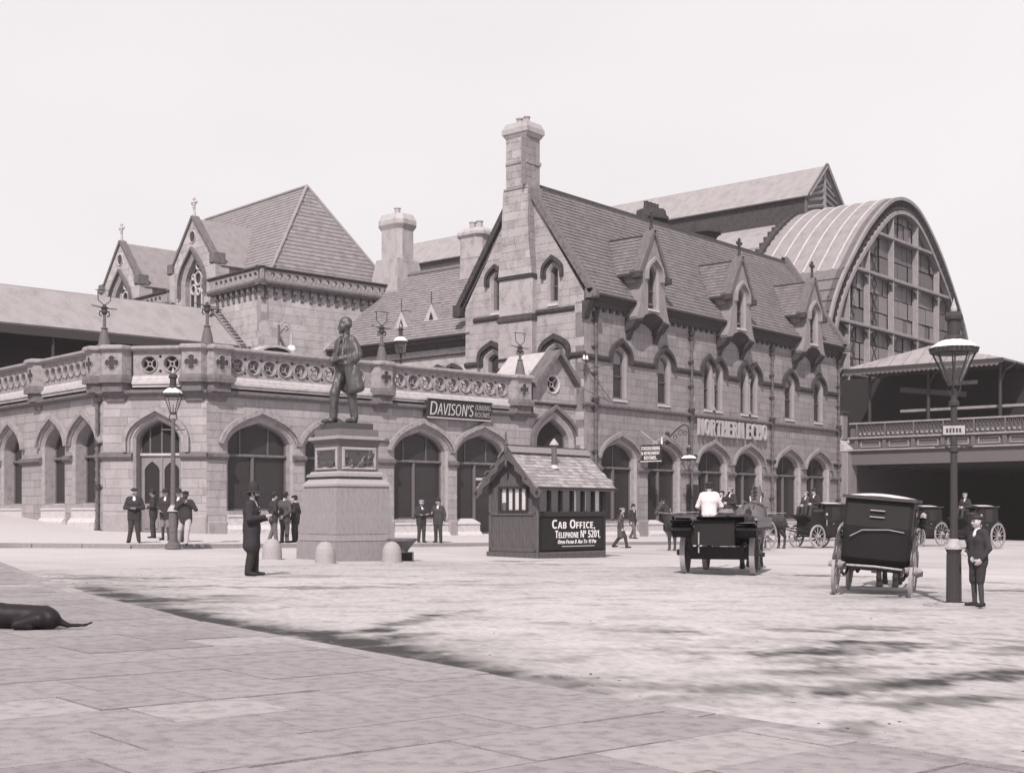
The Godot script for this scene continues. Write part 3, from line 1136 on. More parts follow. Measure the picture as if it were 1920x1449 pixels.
	deck(roof, [V(0.05, 12.7, 0.5), V(29.3, 12.7, 0.5), V(29.3, top, -4.1), V(0.05, top, -4.1)], mats.slate1, "front_slope")
	deck(roof, [V(29.3, 12.7, -8.7), V(0.05, 12.7, -8.7), V(0.05, top, -4.1), V(29.3, top, -4.1)], mats.slate1, "back_slope")
	var up := V(0, top - 12.7, -4.6)
	var dorm := [5.25, 14.65, 24.0]
	var poly := P2([0.3, 0.0, 29.0, 0.0, 29.0, up.length(), 0.3, up.length()])
	var cells := [poly]
	for x in dorm:
		var next := []
		for p in cells:
			next.append_array(Geometry2D.clip_polygons(p, P2([x - 1.3, -1.0, x + 1.3, -1.0, x + 1.45, 1.9, x, 4.6, x - 1.45, 1.9])))
		cells = next
	for i in cells.size():
		slates(roof, V(0, 12.72, 0.5), V(1, 0, 0), up, cells[i], 0.27, 0.4, "slate", 300 if i == 0 else 0, 90 + i)
	var ridge := sh()
	ridge.run(P2([-4.32, top - 0.22, -4.24, top + 0.03, -4.1, top + 0.1, -3.96, top + 0.03, -3.88, top - 0.22]), 0.4, 28.9)
	obj("ridge_tiles", ridge, mats.trim_dark, roof)
	for x in [0.02, 29.2]:
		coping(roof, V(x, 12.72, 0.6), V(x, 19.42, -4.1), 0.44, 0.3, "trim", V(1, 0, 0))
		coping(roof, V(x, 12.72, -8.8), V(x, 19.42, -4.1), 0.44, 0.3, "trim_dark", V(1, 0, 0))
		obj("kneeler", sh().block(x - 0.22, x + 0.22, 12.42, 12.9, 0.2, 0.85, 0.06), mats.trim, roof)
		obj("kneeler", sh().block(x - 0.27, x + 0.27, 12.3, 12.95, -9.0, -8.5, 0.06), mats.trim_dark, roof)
		var kc := sh()
		kc.run(P2([0.0, 11.4, 0.12, 11.4, 0.5, 12.3, 0.0, 12.3]), x - 0.2, x + 0.24)
		obj("kneeler_corbel", kc, mats.trim_dark, roof)
	# --- three dormers on corbels
	for x in dorm:
		dormer(w, x)
	# --- the gable towards the square
	var g := part("gable_front", w, GB())
	var gh := [arch(-6.02, 0.34, 12.42, 14.0, 14.52, 0.14), arch(-2.04, 0.35, 12.5, 14.0, 14.52, 0.14), arch(-6.22, 0.57, 7.4, 9.6, 10.26, 0.2), arch(-1.89, 0.57, 7.4, 9.6, 10.26, 0.2)]
	var go := P2([-8.25, -0.2, 0.0, -0.2, 0.0, 12.75, -4.1, 19.1, -8.25, 12.75])
	wall(g, go, gh, 0.5, "joint_pale")
	ashlar(g, go, gh, 0.42, 1.0, 16, "gable", 300)
	var small := {"depth": 0.4, "hood": 0.36, "hood_foot": 13.75, "ring": 0.2, "rail": 13.3, "hood_mat": "trim_dark", "bar": 0.04, "sag": 0.14}
	for q in [[-6.02, 0.34, 12.42], [-2.04, 0.35, 12.5]]:
		var o := small.duplicate()
		o.sill = q[2] - 0.25
		window(g, "attic_lancet", q[0], q[1], q[2], 14.0, 14.52, o)
	for x in [-6.22, -1.89]:
		window(g, "lancet_window", x, 0.57, 7.4, 9.6, 10.26, {"depth": 0.4, "hood": 0.46, "hood_foot": 9.4, "ring": 0.26, "rail": 8.7, "hood_mat": "trim_dark", "sag": 0.2})
	string_course(g, -7.6, -0.6, 12.15, 0.28, 0.12, "trim_dark")
	for seg in [[-8.25, -7.2], [-0.9, 0.1]]:
		string_course(g, seg[0], seg[1], 9.72, 0.3, 0.14, "trim_dark")
	string_course(g, 0.0, 0.1, 7.12, 0.24, 0.18, "trim")
	# chimney breast and stack
	var st := part("chimney", w, GB())
	obj("breast", sh().block(-5.5, -3.15, 8.9, 11.6, -0.05, 0.42, 0.03), mats.gable1, st)
	obj("breast_weathering", sh().run(P2([-0.05, 11.6, 0.48, 11.6, 0.48, 11.72, 0.36, 11.95, -0.05, 11.95]), -5.54, -3.1), mats.trim_dark, st)
	obj("breast_upper", sh().block(-5.5, -3.15, 11.95, 13.95, -0.05, 0.36, 0.03), mats.gable2, st)
	string_course(st, -5.54, -3.1, 14.08, 0.26, 0.46, "trim_dark")
	for y in [9.7, 9.2]:
		string_course(st, -5.56, -3.08, y, 0.18, 0.55, "trim_dark")
	var fo := P2([-5.5, 14.08, -3.17, 14.08, -3.36, 15.8, -3.44, 18.7, -5.14, 18.7, -5.28, 15.8])
	obj("stack", sh().slab(fo, -0.8, 0.4, true), mats.joint_pale, st)
	ashlar(st, fo, [], 0.42, 0.95, 17, "gable", 60, shift(0, 0, 0.412), 0.0)
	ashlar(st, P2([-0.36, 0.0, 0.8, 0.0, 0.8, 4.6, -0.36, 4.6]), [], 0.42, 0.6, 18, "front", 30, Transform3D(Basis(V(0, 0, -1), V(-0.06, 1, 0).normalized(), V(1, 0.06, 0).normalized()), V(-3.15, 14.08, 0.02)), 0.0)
	var shc := sh()
	shc.block(-5.1, -3.42, 18.62, 18.8, -0.84, 0.46, 0.06)
	shc.box(-4.92, -3.56, 18.8, 21.5, -0.78, 0.38)
	shc.block(-4.98, -3.5, 20.0, 20.2, -0.84, 0.44, 0.04)
	obj("upper_stack", shc, mats.joint_pale, st)
	ashlar(st, P2([-4.94, 18.82, -3.54, 18.82, -3.54, 21.5, -4.94, 21.5]), [], 0.4, 0.7, 19, "gable", 40, shift(0, 0, 0.405))
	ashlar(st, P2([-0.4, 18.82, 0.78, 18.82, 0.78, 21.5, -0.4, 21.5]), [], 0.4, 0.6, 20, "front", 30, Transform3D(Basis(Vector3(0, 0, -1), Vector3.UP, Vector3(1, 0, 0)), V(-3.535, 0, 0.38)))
	chimney_cap(st, V(-4.24, 21.5, -0.2), 0.74, 0.62, 2, "gable2")
	# --- buttress against the bridge
	var bt := part("end_buttress", w, frame(82.7, 40.083, 0.0))
	obj("lower_stage", sh().block(0.02, 1.5, -0.6, 5.6, -1.2, 0.6, 0.06), mats.front1, bt)
	obj("middle_weathering", sh().run(P2([-1.2, 5.6, 0.7, 5.6, 0.7, 5.75, -0.1, 6.5, -1.2, 6.5]), -0.02, 1.55), mats.pale_stone, bt)
	obj("upper_stage", sh().block(0.2, 1.1, 6.4, 8.2, -1.1, 0.1, 0.05), mats.front2, bt)
	obj("cap", sh().block(0.1, 1.2, 8.2, 8.4, -1.2, 0.2, 0.04), mats.trim_dark, bt)

func chimney_cap(parent: Node, at: Vector3, hx: float, hz: float, pots: int, kind: String) -> void:
	var c := sh()
	c.t = shift(at.x, at.y, at.z)
	var q := P2([-hx, hz, hx, hz, hx, -hz, -hx, -hz])
	c.post(q, -0.05, 0.16, 1.16)
	c.post(P2([-hx * 1.2, hz * 1.2, hx * 1.2, hz * 1.2, hx * 1.2, -hz * 1.2, -hx * 1.2, -hz * 1.2]), 0.16, 0.42)
	c.post(P2([-hx * 1.2, hz * 1.2, hx * 1.2, hz * 1.2, hx * 1.2, -hz * 1.2, -hx * 1.2, -hz * 1.2]), 0.42, 0.75, 0.8)
	obj("chimney_cap", c, mats[kind], parent)
	for i in pots:
		var p := sh()
		p.t = shift(at.x + (i - (pots - 1) / 2.0) * 0.5, at.y + 0.72, at.z)
		p.lathe(P2([0.2, 0.0, 0.17, 0.06, 0.16, 0.32, 0.2, 0.36, 0.2, 0.42, 0.12, 0.42, 0.11, 0.2]), 12)
		obj("chimney_pot", p, mats[kind], parent)

func dormer(w: Node, x: float) -> void:
	var d := part("dormer", w, B() * shift(x, 0, 0.78))
	var front := PackedVector2Array([Vector2(-1.62, 11.75)])
	for p in [[-1.62, 11.75], [-1.45, 12.1], [-1.25, 12.7], [-1.12, 13.4], [-1.08, 14.2], [-1.2, 14.35], [0, 16.5], [1.2, 14.35], [1.08, 14.2], [1.12, 13.4], [1.25, 12.7], [1.45, 12.1], [1.62, 11.75], [1.0, 11.85], [0.8, 12.02], [0.4, 12.16], [0.0, 12.2], [-0.4, 12.16], [-0.8, 12.02], [-1.0, 11.85]]:
		front.append(Vector2(p[0], p[1]))
	front.remove_at(0)
	var op := arch(0.0, 0.52, 12.42, 14.2, 14.92, 0.14)
	obj("front", sheet(front, [op], -0.45, 0.0, true), mats.front1, d)
	window(d, "lancet_window", 0.0, 0.52, 12.42, 14.2, 14.92, {"depth": 0.36, "hood": 0.3, "hood_foot": 13.95, "ring": 0.2, "rail": 13.4, "sill": 12.3, "sag": 0.14, "dress": "front3", "hood_mat": "front3"})
	var u := sh()
	for s in [-1.0, 1.0]:
		u = sh()
		u.run(P2([-0.8, 11.2, -0.7, 11.1, -0.3, 11.35, -0.02, 11.7, -0.02, 11.86, -0.8, 11.86]), s * 1.3 - 0.3, s * 1.3 + 0.3)
		u.run(P2([-0.8, 10.75, -0.74, 10.7, -0.5, 11.2, -0.8, 11.2]), s * 1.3 - 0.2, s * 1.3 + 0.2)
		obj("corbel", u, mats.trim_dark, d)
		var side := sh()
		side.quad(V(s * 1.6, 11.76, -0.78), V(s * 1.6, 11.76, -0.02), V(s * 1.24, 12.7, -0.02), V(s * 1.24, 12.7, -0.78))
		side.quad(V(s * 1.24, 12.7, -0.78), V(s * 1.24, 12.7, -0.02), V(s * 1.08, 13.8, -0.02), V(s * 1.08, 13.8, -1.2))
		obj("flared_side", side, mats.front1, d)
	var und := sh()
	for i in 8:
		var x0 := -0.95 + i * 0.2375
		var x1 := x0 + 0.2375
		var y0 := 11.85 + 0.35 * (1.0 - pow(x0 / 0.95, 2.0))
		var y1 := 11.85 + 0.35 * (1.0 - pow(x1 / 0.95, 2.0))
		und.quad(V(x0, y0, -0.02), V(x1, y1, -0.02), V(x1, y1 - 0.5, -0.78), V(x0, y0 - 0.5, -0.78))
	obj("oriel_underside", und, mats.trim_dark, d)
	for s in [-1.0, 1.0]:
		coping(d, V(s * 1.52, 14.05, -0.2), V(0, 16.72, -0.2), 0.62, 0.2, "trim", V(0, 0, 1))
		obj("kneeler", sh().block(s * 1.42 - 0.2, s * 1.42 + 0.2, 13.95, 14.3, -0.5, 0.16, 0.04), mats.trim_dark, d)
		var ch := sh()
		ch.quad(V(s * 1.07, 12.7, -0.4), V(s * 1.07, 14.3, -0.4), V(s * 1.07, 14.3, -1.5), V(s * 1.07, 12.7, -0.4))
		obj("cheek", ch, mats.pale_stone, d)
		var e := V(0, 0, 1) if s < 0 else V(0, 0, -1)
		var o := V(s * 1.62, 14.18, -3.2) if s < 0 else V(s * 1.62, 14.18, -0.3)
		var upv := V(-s * 1.62, 16.5 - 14.18, 0)
		var rp := sh()
		rp.quad(V(s * 1.62, 14.16, -0.3), V(s * 1.62, 14.16, -1.5), V(0, 16.48, -3.15), V(0, 16.48, -0.3))
		obj("roof_side", rp, mats.slate1, d)
		var n := upv.length()
		var pl := P2([1.7, 0.0, 2.9, 0.0, 2.9, n, 0.05, n]) if s < 0 else P2([0.0, 0.0, 1.2, 0.0, 2.85, n, 0.0, n])
		slates(d, o, e, upv, pl, 0.25, 0.36, "slate", 40, int(x * 10) + int(s))
		obj("eave_board", sh().box(s * 1.62 - 0.06, s * 1.62 + 0.06, 14.06, 14.2, -1.7, -0.3), mats.iron, d)
	obj("ridge_tiles", sh().run(P2([-0.3, 0, -0.3, 0.1, -3.0, 0.1, -3.0, 0]), -0.08, 0.08), mats.trim_dark, d).position = V(0, 16.44, 0)
	finial(d, V(0, 16.7, -0.15), 1.15, "trim_dark")

# ---- buildings behind ------------------------------------------------------------------------------------
func HF() -> Transform3D: return frame(48.79, 60.43, 7.1)
func HL() -> Transform3D: return frame(48.79, 60.43, 97.1)

func crown(parent: Node, at: Transform3D, x0: float, x1: float, sd: int) -> void:
	# corbel table, moulding and pierced parapet along a wall top
	var p := part("crown_parapet", parent, at)
	var c := sh()
	var k := int((x1 - x0) / 0.62)
	for i in k:
		var x := x0 + 0.2 + i * (x1 - x0) / k
		obj("corbel", sh().run(P2([-0.05, 14.0, 0.06, 14.1, 0.08, 14.4, 0.24, 14.5, 0.24, 14.85, -0.05, 14.85]), x, x + 0.2), mats.trim, p)
	c.run(P2([-0.05, 14.8, 0.34, 14.8, 0.44, 14.95, 0.44, 15.06, 0.3, 15.14, -0.05, 15.14]), x0 - 0.42, x1)
	obj("moulding", c, mats.trim, p)
	var holes := []
	var n := int((x1 - x0 - 0.6) / 0.56)
	for i in n:
		holes.append(circle(x0 + 0.6 + i * 0.56, 15.44, 0.17, 12))
	obj("pierced_panel", sheet(P2([x0 - 0.3, 15.12, x1, 15.12, x1, 15.74, x0 - 0.3, 15.74]), holes, 0.08, 0.3, true), mats.carved, p)
	var t := sh()
	t.run(P2([0.0, 15.72, 0.34, 15.72, 0.42, 15.8, 0.42, 15.88, 0.0, 15.95]), x0 - 0.4, x1)
	obj("coping", t, mats.trim_dark, p)

func build_hall() -> void:
	var h := thing("booking_hall", "tall stone booking hall with hipped slate roof and two traceried gables rising behind the terrace", "building")
	var ff := part("front", h, HF())
	var out := P2([0.0, 4.0, 12.0, 4.0, 12.0, 15.2, 0.0, 15.2])
	wall(ff, out, [], 0.5, "joint_pale")
	ashlar(ff, out, [], 0.45, 1.1, 25, "hall", 180)
	pipe(ff, 7.6, 7.0, 13.4)
	var fl := part("side", h, HL())
	var gc := [-8.17, -18.3]
	var holes := []
	for x in gc:
		holes.append(arch(x, 1.42, 10.6, 15.6, 17.95, 0.13))
	var lo := P2([-21.2, 4.0, 0.0, 4.0, 0.0, 15.2, -5.45, 15.2, -5.45, 17.3, -8.17, 20.1, -10.9, 17.3, -10.9, 15.2, -15.6, 15.2, -15.6, 17.3, -18.3, 20.0, -21.0, 17.3, -21.2, 15.2])
	wall(fl, lo, holes, 0.5, "joint_pale")
	ashlar(fl, lo, holes, 0.45, 1.1, 26, "hall", 220)
	crown(h, HF(), 0.0, 12.0, 1)
	crown(h, HL() * shift(0, 0, 0), -5.3, 0.42, 2)
	crown(h, HL(), -15.4, -11.0, 3)
	for i in 2:
		var x: float = gc[i]
		window(fl, "gable_window", x, 1.42, 10.6, 15.6, 17.95, {"depth": 0.5, "hood": 0.32, "hood_foot": 15.2, "sag": 0.13, "ring": 0.5, "mullions": [-0.42, 0.42], "mullion_top": 15.5, "frame": "pale_stone"})
		var tr := part("tracery", fl)
		for c in [[0.0, 16.35, 0.42], [-0.62, 15.7, 0.3], [0.62, 15.7, 0.3], [0.0, 17.15, 0.22], [-0.62, 16.5, 0.16], [0.62, 16.5, 0.16], [0.0, 15.5, 0.2]]:
			var s := sh()
			var ring := PackedVector3Array()
			for j in 15:
				ring.append(V(x + c[0] + cos(TAU * j / 14.0) * c[2], c[1] + sin(TAU * j / 14.0) * c[2], -0.42))
			s.tube(ring, 0.085, 0.085, 5)
			obj("tracery_ring", s, mats.pale_stone, tr)
		var eye := sh()
		eye.slab(circle(x, 18.95, 0.33, 14), -0.1, 0.012)
		obj("gable_eye", eye, mats.trim_dark, fl)
		roundel(fl, x, 18.95, 0.36, 0.01, mats.pale_stone, "eye_moulding")
		for s in [-1.0, 1.0]:
			coping(fl, V(x + s * 2.85, 17.1, -0.15), V(x, 20.25, -0.15), 0.5, 0.18, "trim", V(0, 0, 1))
			obj("kneeler", sh().block(x + s * 2.72 - 0.3, x + s * 2.72 + 0.3, 16.9, 17.55, -0.6, 0.22, 0.05), mats.trim, fl)
			obj("gable_buttress", sh().block(x + s * 2.6 - 0.35, x + s * 2.6 + 0.35, 15.0, 16.9, -0.9, 0.12, 0.05), mats.hall1, fl)
			# the gable's own roof running back into the main slope
			var a := V(x + s * 2.95, 16.7, -0.3)
			var rf := [V(x + s * 2.95, 16.7, -0.3), V(x + s * 2.95, 16.7, -2.8), V(x, 20.05, -5.0), V(x, 20.05, -0.3)]
			if s > 0:
				rf.reverse()
			deck(fl, rf, mats.pale_slate2, "gable_roof")
			obj("gable_cheek", sh().box(x + s * 2.6 - 0.15, x + s * 2.6 + 0.15, 15.0, 16.75, -3.0, -0.3), mats.hall0, fl)
			var e := V(0, 0, 1) if s < 0 else V(0, 0, -1)
			var o := V(x - 2.95, 16.72, -5.0) if s < 0 else V(x + 2.95, 16.72, -0.3)
			var upv := V(-s * 2.95, 3.35, 0)
			var n := upv.length()
			slates(fl, o, e, upv, P2([2.3, 0, 4.7, 0, 4.7, n, 0.1, n]) if s < 0 else P2([0, 0, 2.4, 0, 4.6, n, 0, n]), 0.3, 0.45, "pale_slate", 0, 40 + i, 0.024)
		finial(fl, V(x, 20.2, -0.1), 1.35, "pale_stone")
	# hipped roof, in the front's own axes
	var r := part("roof", h, HF())
	var rise := 22.45
	var y0 := 15.3
	var pts := [V(0.9, y0, -0.9), V(11.2, y0, -0.9), V(11.2, y0, -20.4), V(0.9, y0, -20.4), V(6.0, rise, -4.2), V(6.0, rise, -17.2)]
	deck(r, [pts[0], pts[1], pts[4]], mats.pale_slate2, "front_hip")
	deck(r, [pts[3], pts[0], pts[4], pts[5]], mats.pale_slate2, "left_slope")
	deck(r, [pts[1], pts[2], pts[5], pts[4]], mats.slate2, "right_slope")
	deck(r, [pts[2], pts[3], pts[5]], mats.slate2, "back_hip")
	var u1 := V(0, rise - y0, -3.3)
	slates(r, pts[0], V(1, 0, 0), u1, P2([0, 0, 10.3, 0, 5.1, u1.length()]), 0.3, 0.45, "pale_slate", 0, 61, 0.024)
	var u2 := V(5.1, rise - y0, 0)
	var n2 := u2.length()
	slates(r, pts[3], V(0, 0, 1), u2, P2([0, 0, 19.5, 0, 16.2, n2, 3.2, n2]), 0.3, 0.45, "pale_slate", 0, 62, 0.024)
	for q in [[0, 4], [1, 4], [3, 5], [4, 5]]:
		obj("hip_roll", sh().bar(pts[q[0]] + V(0, 0.03, 0), pts[q[1]] + V(0, 0.03, 0), 0.11), mats.lead, r)

func build_mid() -> void:
	# the range joining the wing to the hall
	var at := frame(53.9, 40.083, 90.0)
	var m := thing("link_range", "lower stone range with slate roof and triangular vents, linking the tall gable to the hall", "building", at)
	var hs := []
	var cx := [-9.6, -10.75, -13.1, -16.2]
	for x in cx:
		hs.append(arch(x, 0.42, 7.0, 9.0, 9.45, 0.2))
	var out := P2([-19.8, 0.0, -8.2, 0.0, -8.2, 11.3, -19.8, 11.3])
	wall(m, out, hs, 0.5, "joint_pale")
	ashlar(m, out, hs, 0.42, 1.0, 35, "hall", 100)
	for i in 4:
		window(m, "lancet_window", cx[i], 0.42, 7.0, 9.0, 9.45, {"depth": 0.35, "hood": 0.36, "hood_foot": 9.0, "ring": 0.2, "sag": 0.2, "hood_mat": "trim_dark", "hood_cut": [[-10.17, -8.0], [-12.0, -10.17], [-14, -12], [-18, -15]][i]})
	obj("cornice", sh().run(P2([-0.1, 10.75, 0.1, 10.75, 0.3, 11.0, 0.55, 11.1, 0.6, 11.34, -0.1, 11.34]), -19.8, -8.3), mats.trim_dark, m)
	obj("gutter", sh().block(-19.8, -8.3, 11.26, 11.4, 0.5, 0.7, 0.03), mats.iron, m)
	string_course(m, -19.8, -8.25, 10.5, 0.2, 0.18, "trim")
	var up := V(0, 5.25, -5.6)
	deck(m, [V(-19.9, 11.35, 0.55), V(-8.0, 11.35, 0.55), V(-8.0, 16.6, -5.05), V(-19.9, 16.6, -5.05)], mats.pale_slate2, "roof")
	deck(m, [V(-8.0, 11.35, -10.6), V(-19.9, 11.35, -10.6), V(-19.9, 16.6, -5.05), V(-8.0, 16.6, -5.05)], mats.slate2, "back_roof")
	slates(m, V(-19.9, 11.37, 0.55), V(1, 0, 0), up, P2([0, 0, 11.9, 0, 11.9, up.length(), 0, up.length()]), 0.28, 0.42, "pale_slate", 120, 71, 0.026)
	obj("ridge_tiles", sh().run(P2([-5.3, 16.5, -5.05, 16.74, -4.8, 16.5]), -19.9, -8.3), mats.trim, m)
	coping(m, V(-19.9, 11.2, 0.7), V(-19.9, 16.8, -5.05), 0.4, 0.3, "hall1", V(1, 0, 0))
	var ge := sh()
	ge.t = Transform3D(Basis(V(0, 0, 1), V(0, 1, 0), V(-1, 0, 0)), V(-19.7, 0, 0))
	ge.slab(P2([-10.5, 6.0, 0.3, 6.0, 0.3, 11.4, -5.05, 16.5, -10.5, 11.4]), -0.2, 0.2, true)
	obj("end_gable", ge, mats.hall1, m)
	# triangular vents
	for q in [[-12.05, 12.6], [-14.25, 12.35]]:
		var vz: float = 0.55 - (q[1] - 11.35) * 1.067
		var v := part("roof_vent", m, shift(q[0], q[1], vz))
		var s := sh()
		s.quad(V(-0.62, -0.05, 0.1), V(0, 1.0, 0.1), V(0, 1.0, -1.2), V(-0.62, -0.05, 0.0))
		s.quad(V(0.62, -0.05, 0.1), V(0.62, -0.05, 0.0), V(0, 1.0, -1.2), V(0, 1.0, 0.1))
		obj("hood", s, mats.lead, v)
		obj("mouth", sh().slab(P2([-0.2, 0.02, 0.2, 0.02, 0, 0.55]), 0.0, 0.04), mats.void, v)
		obj("cheeks", sheet(P2([-0.6, -0.03, 0.6, -0.03, 0, 0.96]), [P2([-0.2, 0.02, 0.2, 0.02, 0, 0.55])], 0.05, 0.1, true), mats.pale_stone, v)
		obj("spike", sh().bar(V(0, 0.95, 0.05), V(0, 1.7, 0.05), 0.025), mats.iron, v)
		obj("vane", sh().bar(V(0, 1.0, 0.05), V(0.75, 0.92, 0.05), 0.02), mats.iron, v)
	# chimneys
	stack(m, V(-19.2, 15.6, -5.05), 1.05, 0.85, 4.9, 0.0, 1)
	stack(m, V(-12.0, 15.6, -4.6), 1.0, 0.8, 2.9, 0.0, 2)
	var saddle := part("chimney_shoulder", m, shift(-19.2, 14.2, -5.05))
	var sd := sh()
	sd.post(P2([-1.0, 2.6, 1.0, 2.6, 1.0, -2.6, -1.0, -2.6]), -3.0, 0.6, 0.75)
	sd.post(P2([-1.6, 1.6, 1.6, 1.6, 1.6, -1.6, -1.6, -1.6]), -0.5, 3.4, 0.6)
	obj("masonry", sd, mats.hall0, saddle)
	for z in [1.6, 0.9]:
		obj("weathering", sh().run(P2([-0.1, -0.1, 0.3, -0.1, 0.1, 0.35, -0.1, 0.35]), -0.75, 0.75), mats.pale_stone, saddle).position = V(0, 2.2 - z * 1.4, z)

func stack(parent: Node, at: Vector3, hx: float, hz: float, tall: float, turn: float, pots: int) -> void:
	var c := part("chimney", parent, Transform3D(Basis(Vector3.UP, turn), at))
	var s := sh()
	var k := 0.3
	var plan := P2([-hx, hz - k, -hx + k, hz, hx - k, hz, hx, hz - k, hx, -hz + k, hx - k, -hz, -hx + k, -hz, -hx, -hz + k])
	s.post(plan, -1.0, tall * 0.35, 0.9)
	obj("base", s, mats.hall0, c)
	var b := sh()
	var plan2 := PackedVector2Array()
	for p in plan:
		plan2.append(p * 0.9)
	b.post(plan2, tall * 0.35, tall * 0.82)
	obj("shaft", b, mats.hall1, c)
	var m := sh()
	m.post(plan2, tall * 0.35, tall * 0.35 + 0.12, 1.06)
	m.post(plan2, tall * 0.8, tall * 0.86, 1.2)
	var plan3 := PackedVector2Array()
	for p in plan2:
		plan3.append(p * 1.2)
	m.post(plan3, tall * 0.86, tall * 0.92)
	m.post(plan3, tall * 0.92, tall * 1.0, 0.82)
	obj("cap", m, mats.hall2, c)
	for i in pots:
		var p := sh()
		p.t = shift((i - (pots - 1) / 2.0) * 0.55, tall, 0)
		p.lathe(P2([0.24, -0.1, 0.2, 0.0, 0.19, 0.42, 0.23, 0.46, 0.23, 0.52, 0.12, 0.52, 0.12, 0.3]), 12)
		obj("pot", p, mats.hall1, c)

func build_shed() -> void:
	var at := HL()
	var s := thing("platform_shed", "long low lean-to roof over a dark open platform at the left behind the parapet", "shed", at)
	var pts := [V(-4.85, 13.8, 0.0), V(-1.2, 11.2, 0.0), V(-1.2, 11.2, 46.0), V(-4.85, 13.8, 46.0)]
	deck(s, pts, mats.roof_pale, "roof")
	var n := sqrt(3.65 * 3.65 + 2.6 * 2.6)
	for i in 22:
		var z := 1.0 + i * 2.05
		obj("roof_seam", sh().beam(V(-4.85, 13.83, z), V(-1.2, 11.23, z), 0.05, 0.04), mats.lead, s)
	obj("roof_lap", sh().beam(V(-3.0, 12.5, 0.0), V(-3.0, 12.5, 46.0), 0.05, 0.05), mats.lead, s)
	obj("ridge", sh().box(-5.0, -4.75, 13.7, 13.9, 0.0, 46.0), mats.trim, s)
	obj("fascia", sh().box(-1.3, -1.18, 10.75, 11.2, 0.0, 46.0), mats.iron, s)
	obj("back_wall", sh().box(-5.1, -4.8, 6.0, 13.7, 0.0, 46.0), mats.timber_dark, s)
	obj("end_wall", sh().slab(P2([-5.0, 6.0, -1.2, 6.0, -1.2, 11.0, -5.0, 13.6]), 46.0, 46.2, true), mats.timber_dark, s)
	for i in 9:
		obj("post", sh().bar(V(-1.5, 6.0, 2.0 + i * 5.0), V(-1.5, 11.0, 2.0 + i * 5.0), 0.1), mats.iron, s)
	obj("platform", sh().box(-5.0, 0.5, 5.6, 6.6, 0.0, 46.0), mats.lead, s)
	obj("retaining_wall", sh().box(-5.0, 0.4, -1.5, 5.6, 18.0, 46.0), mats.trim, s)

func shed_profile(inset := 0.0) -> PackedVector2Array:
	var half := [[16.3, 5.0], [16.1, 10.6], [15.5, 14.0], [14.6, 16.8], [13.3, 19.2], [10.9, 21.9], [8.0, 24.8], [5.1, 26.9], [2.9, 28.1], [1.3, 28.5], [0.0, 28.6]]
	var p := PackedVector2Array()
	var q := PackedVector2Array()
	for h in half:
		var k := 1.0 - inset / 16.3
		p.append(Vector2(-h[0] * k, h[1] - inset * (1.0 if h[1] > 24 else 0.6 if h[1] > 16 else 0.1)))
	for i in half.size() - 1:
		var a := p[half.size() - 2 - i]
		q.append(Vector2(-a.x, a.y))
	p.append_array(q)
	# smooth the polyline
	for step in 2:
		var r := PackedVector2Array([p[0]])
		for i in p.size() - 1:
			r.append(p[i].lerp(p[i + 1], 0.25))
			r.append(p[i].lerp(p[i + 1], 0.75))
		r.append(p[p.size() - 1])
		p = r
	return p

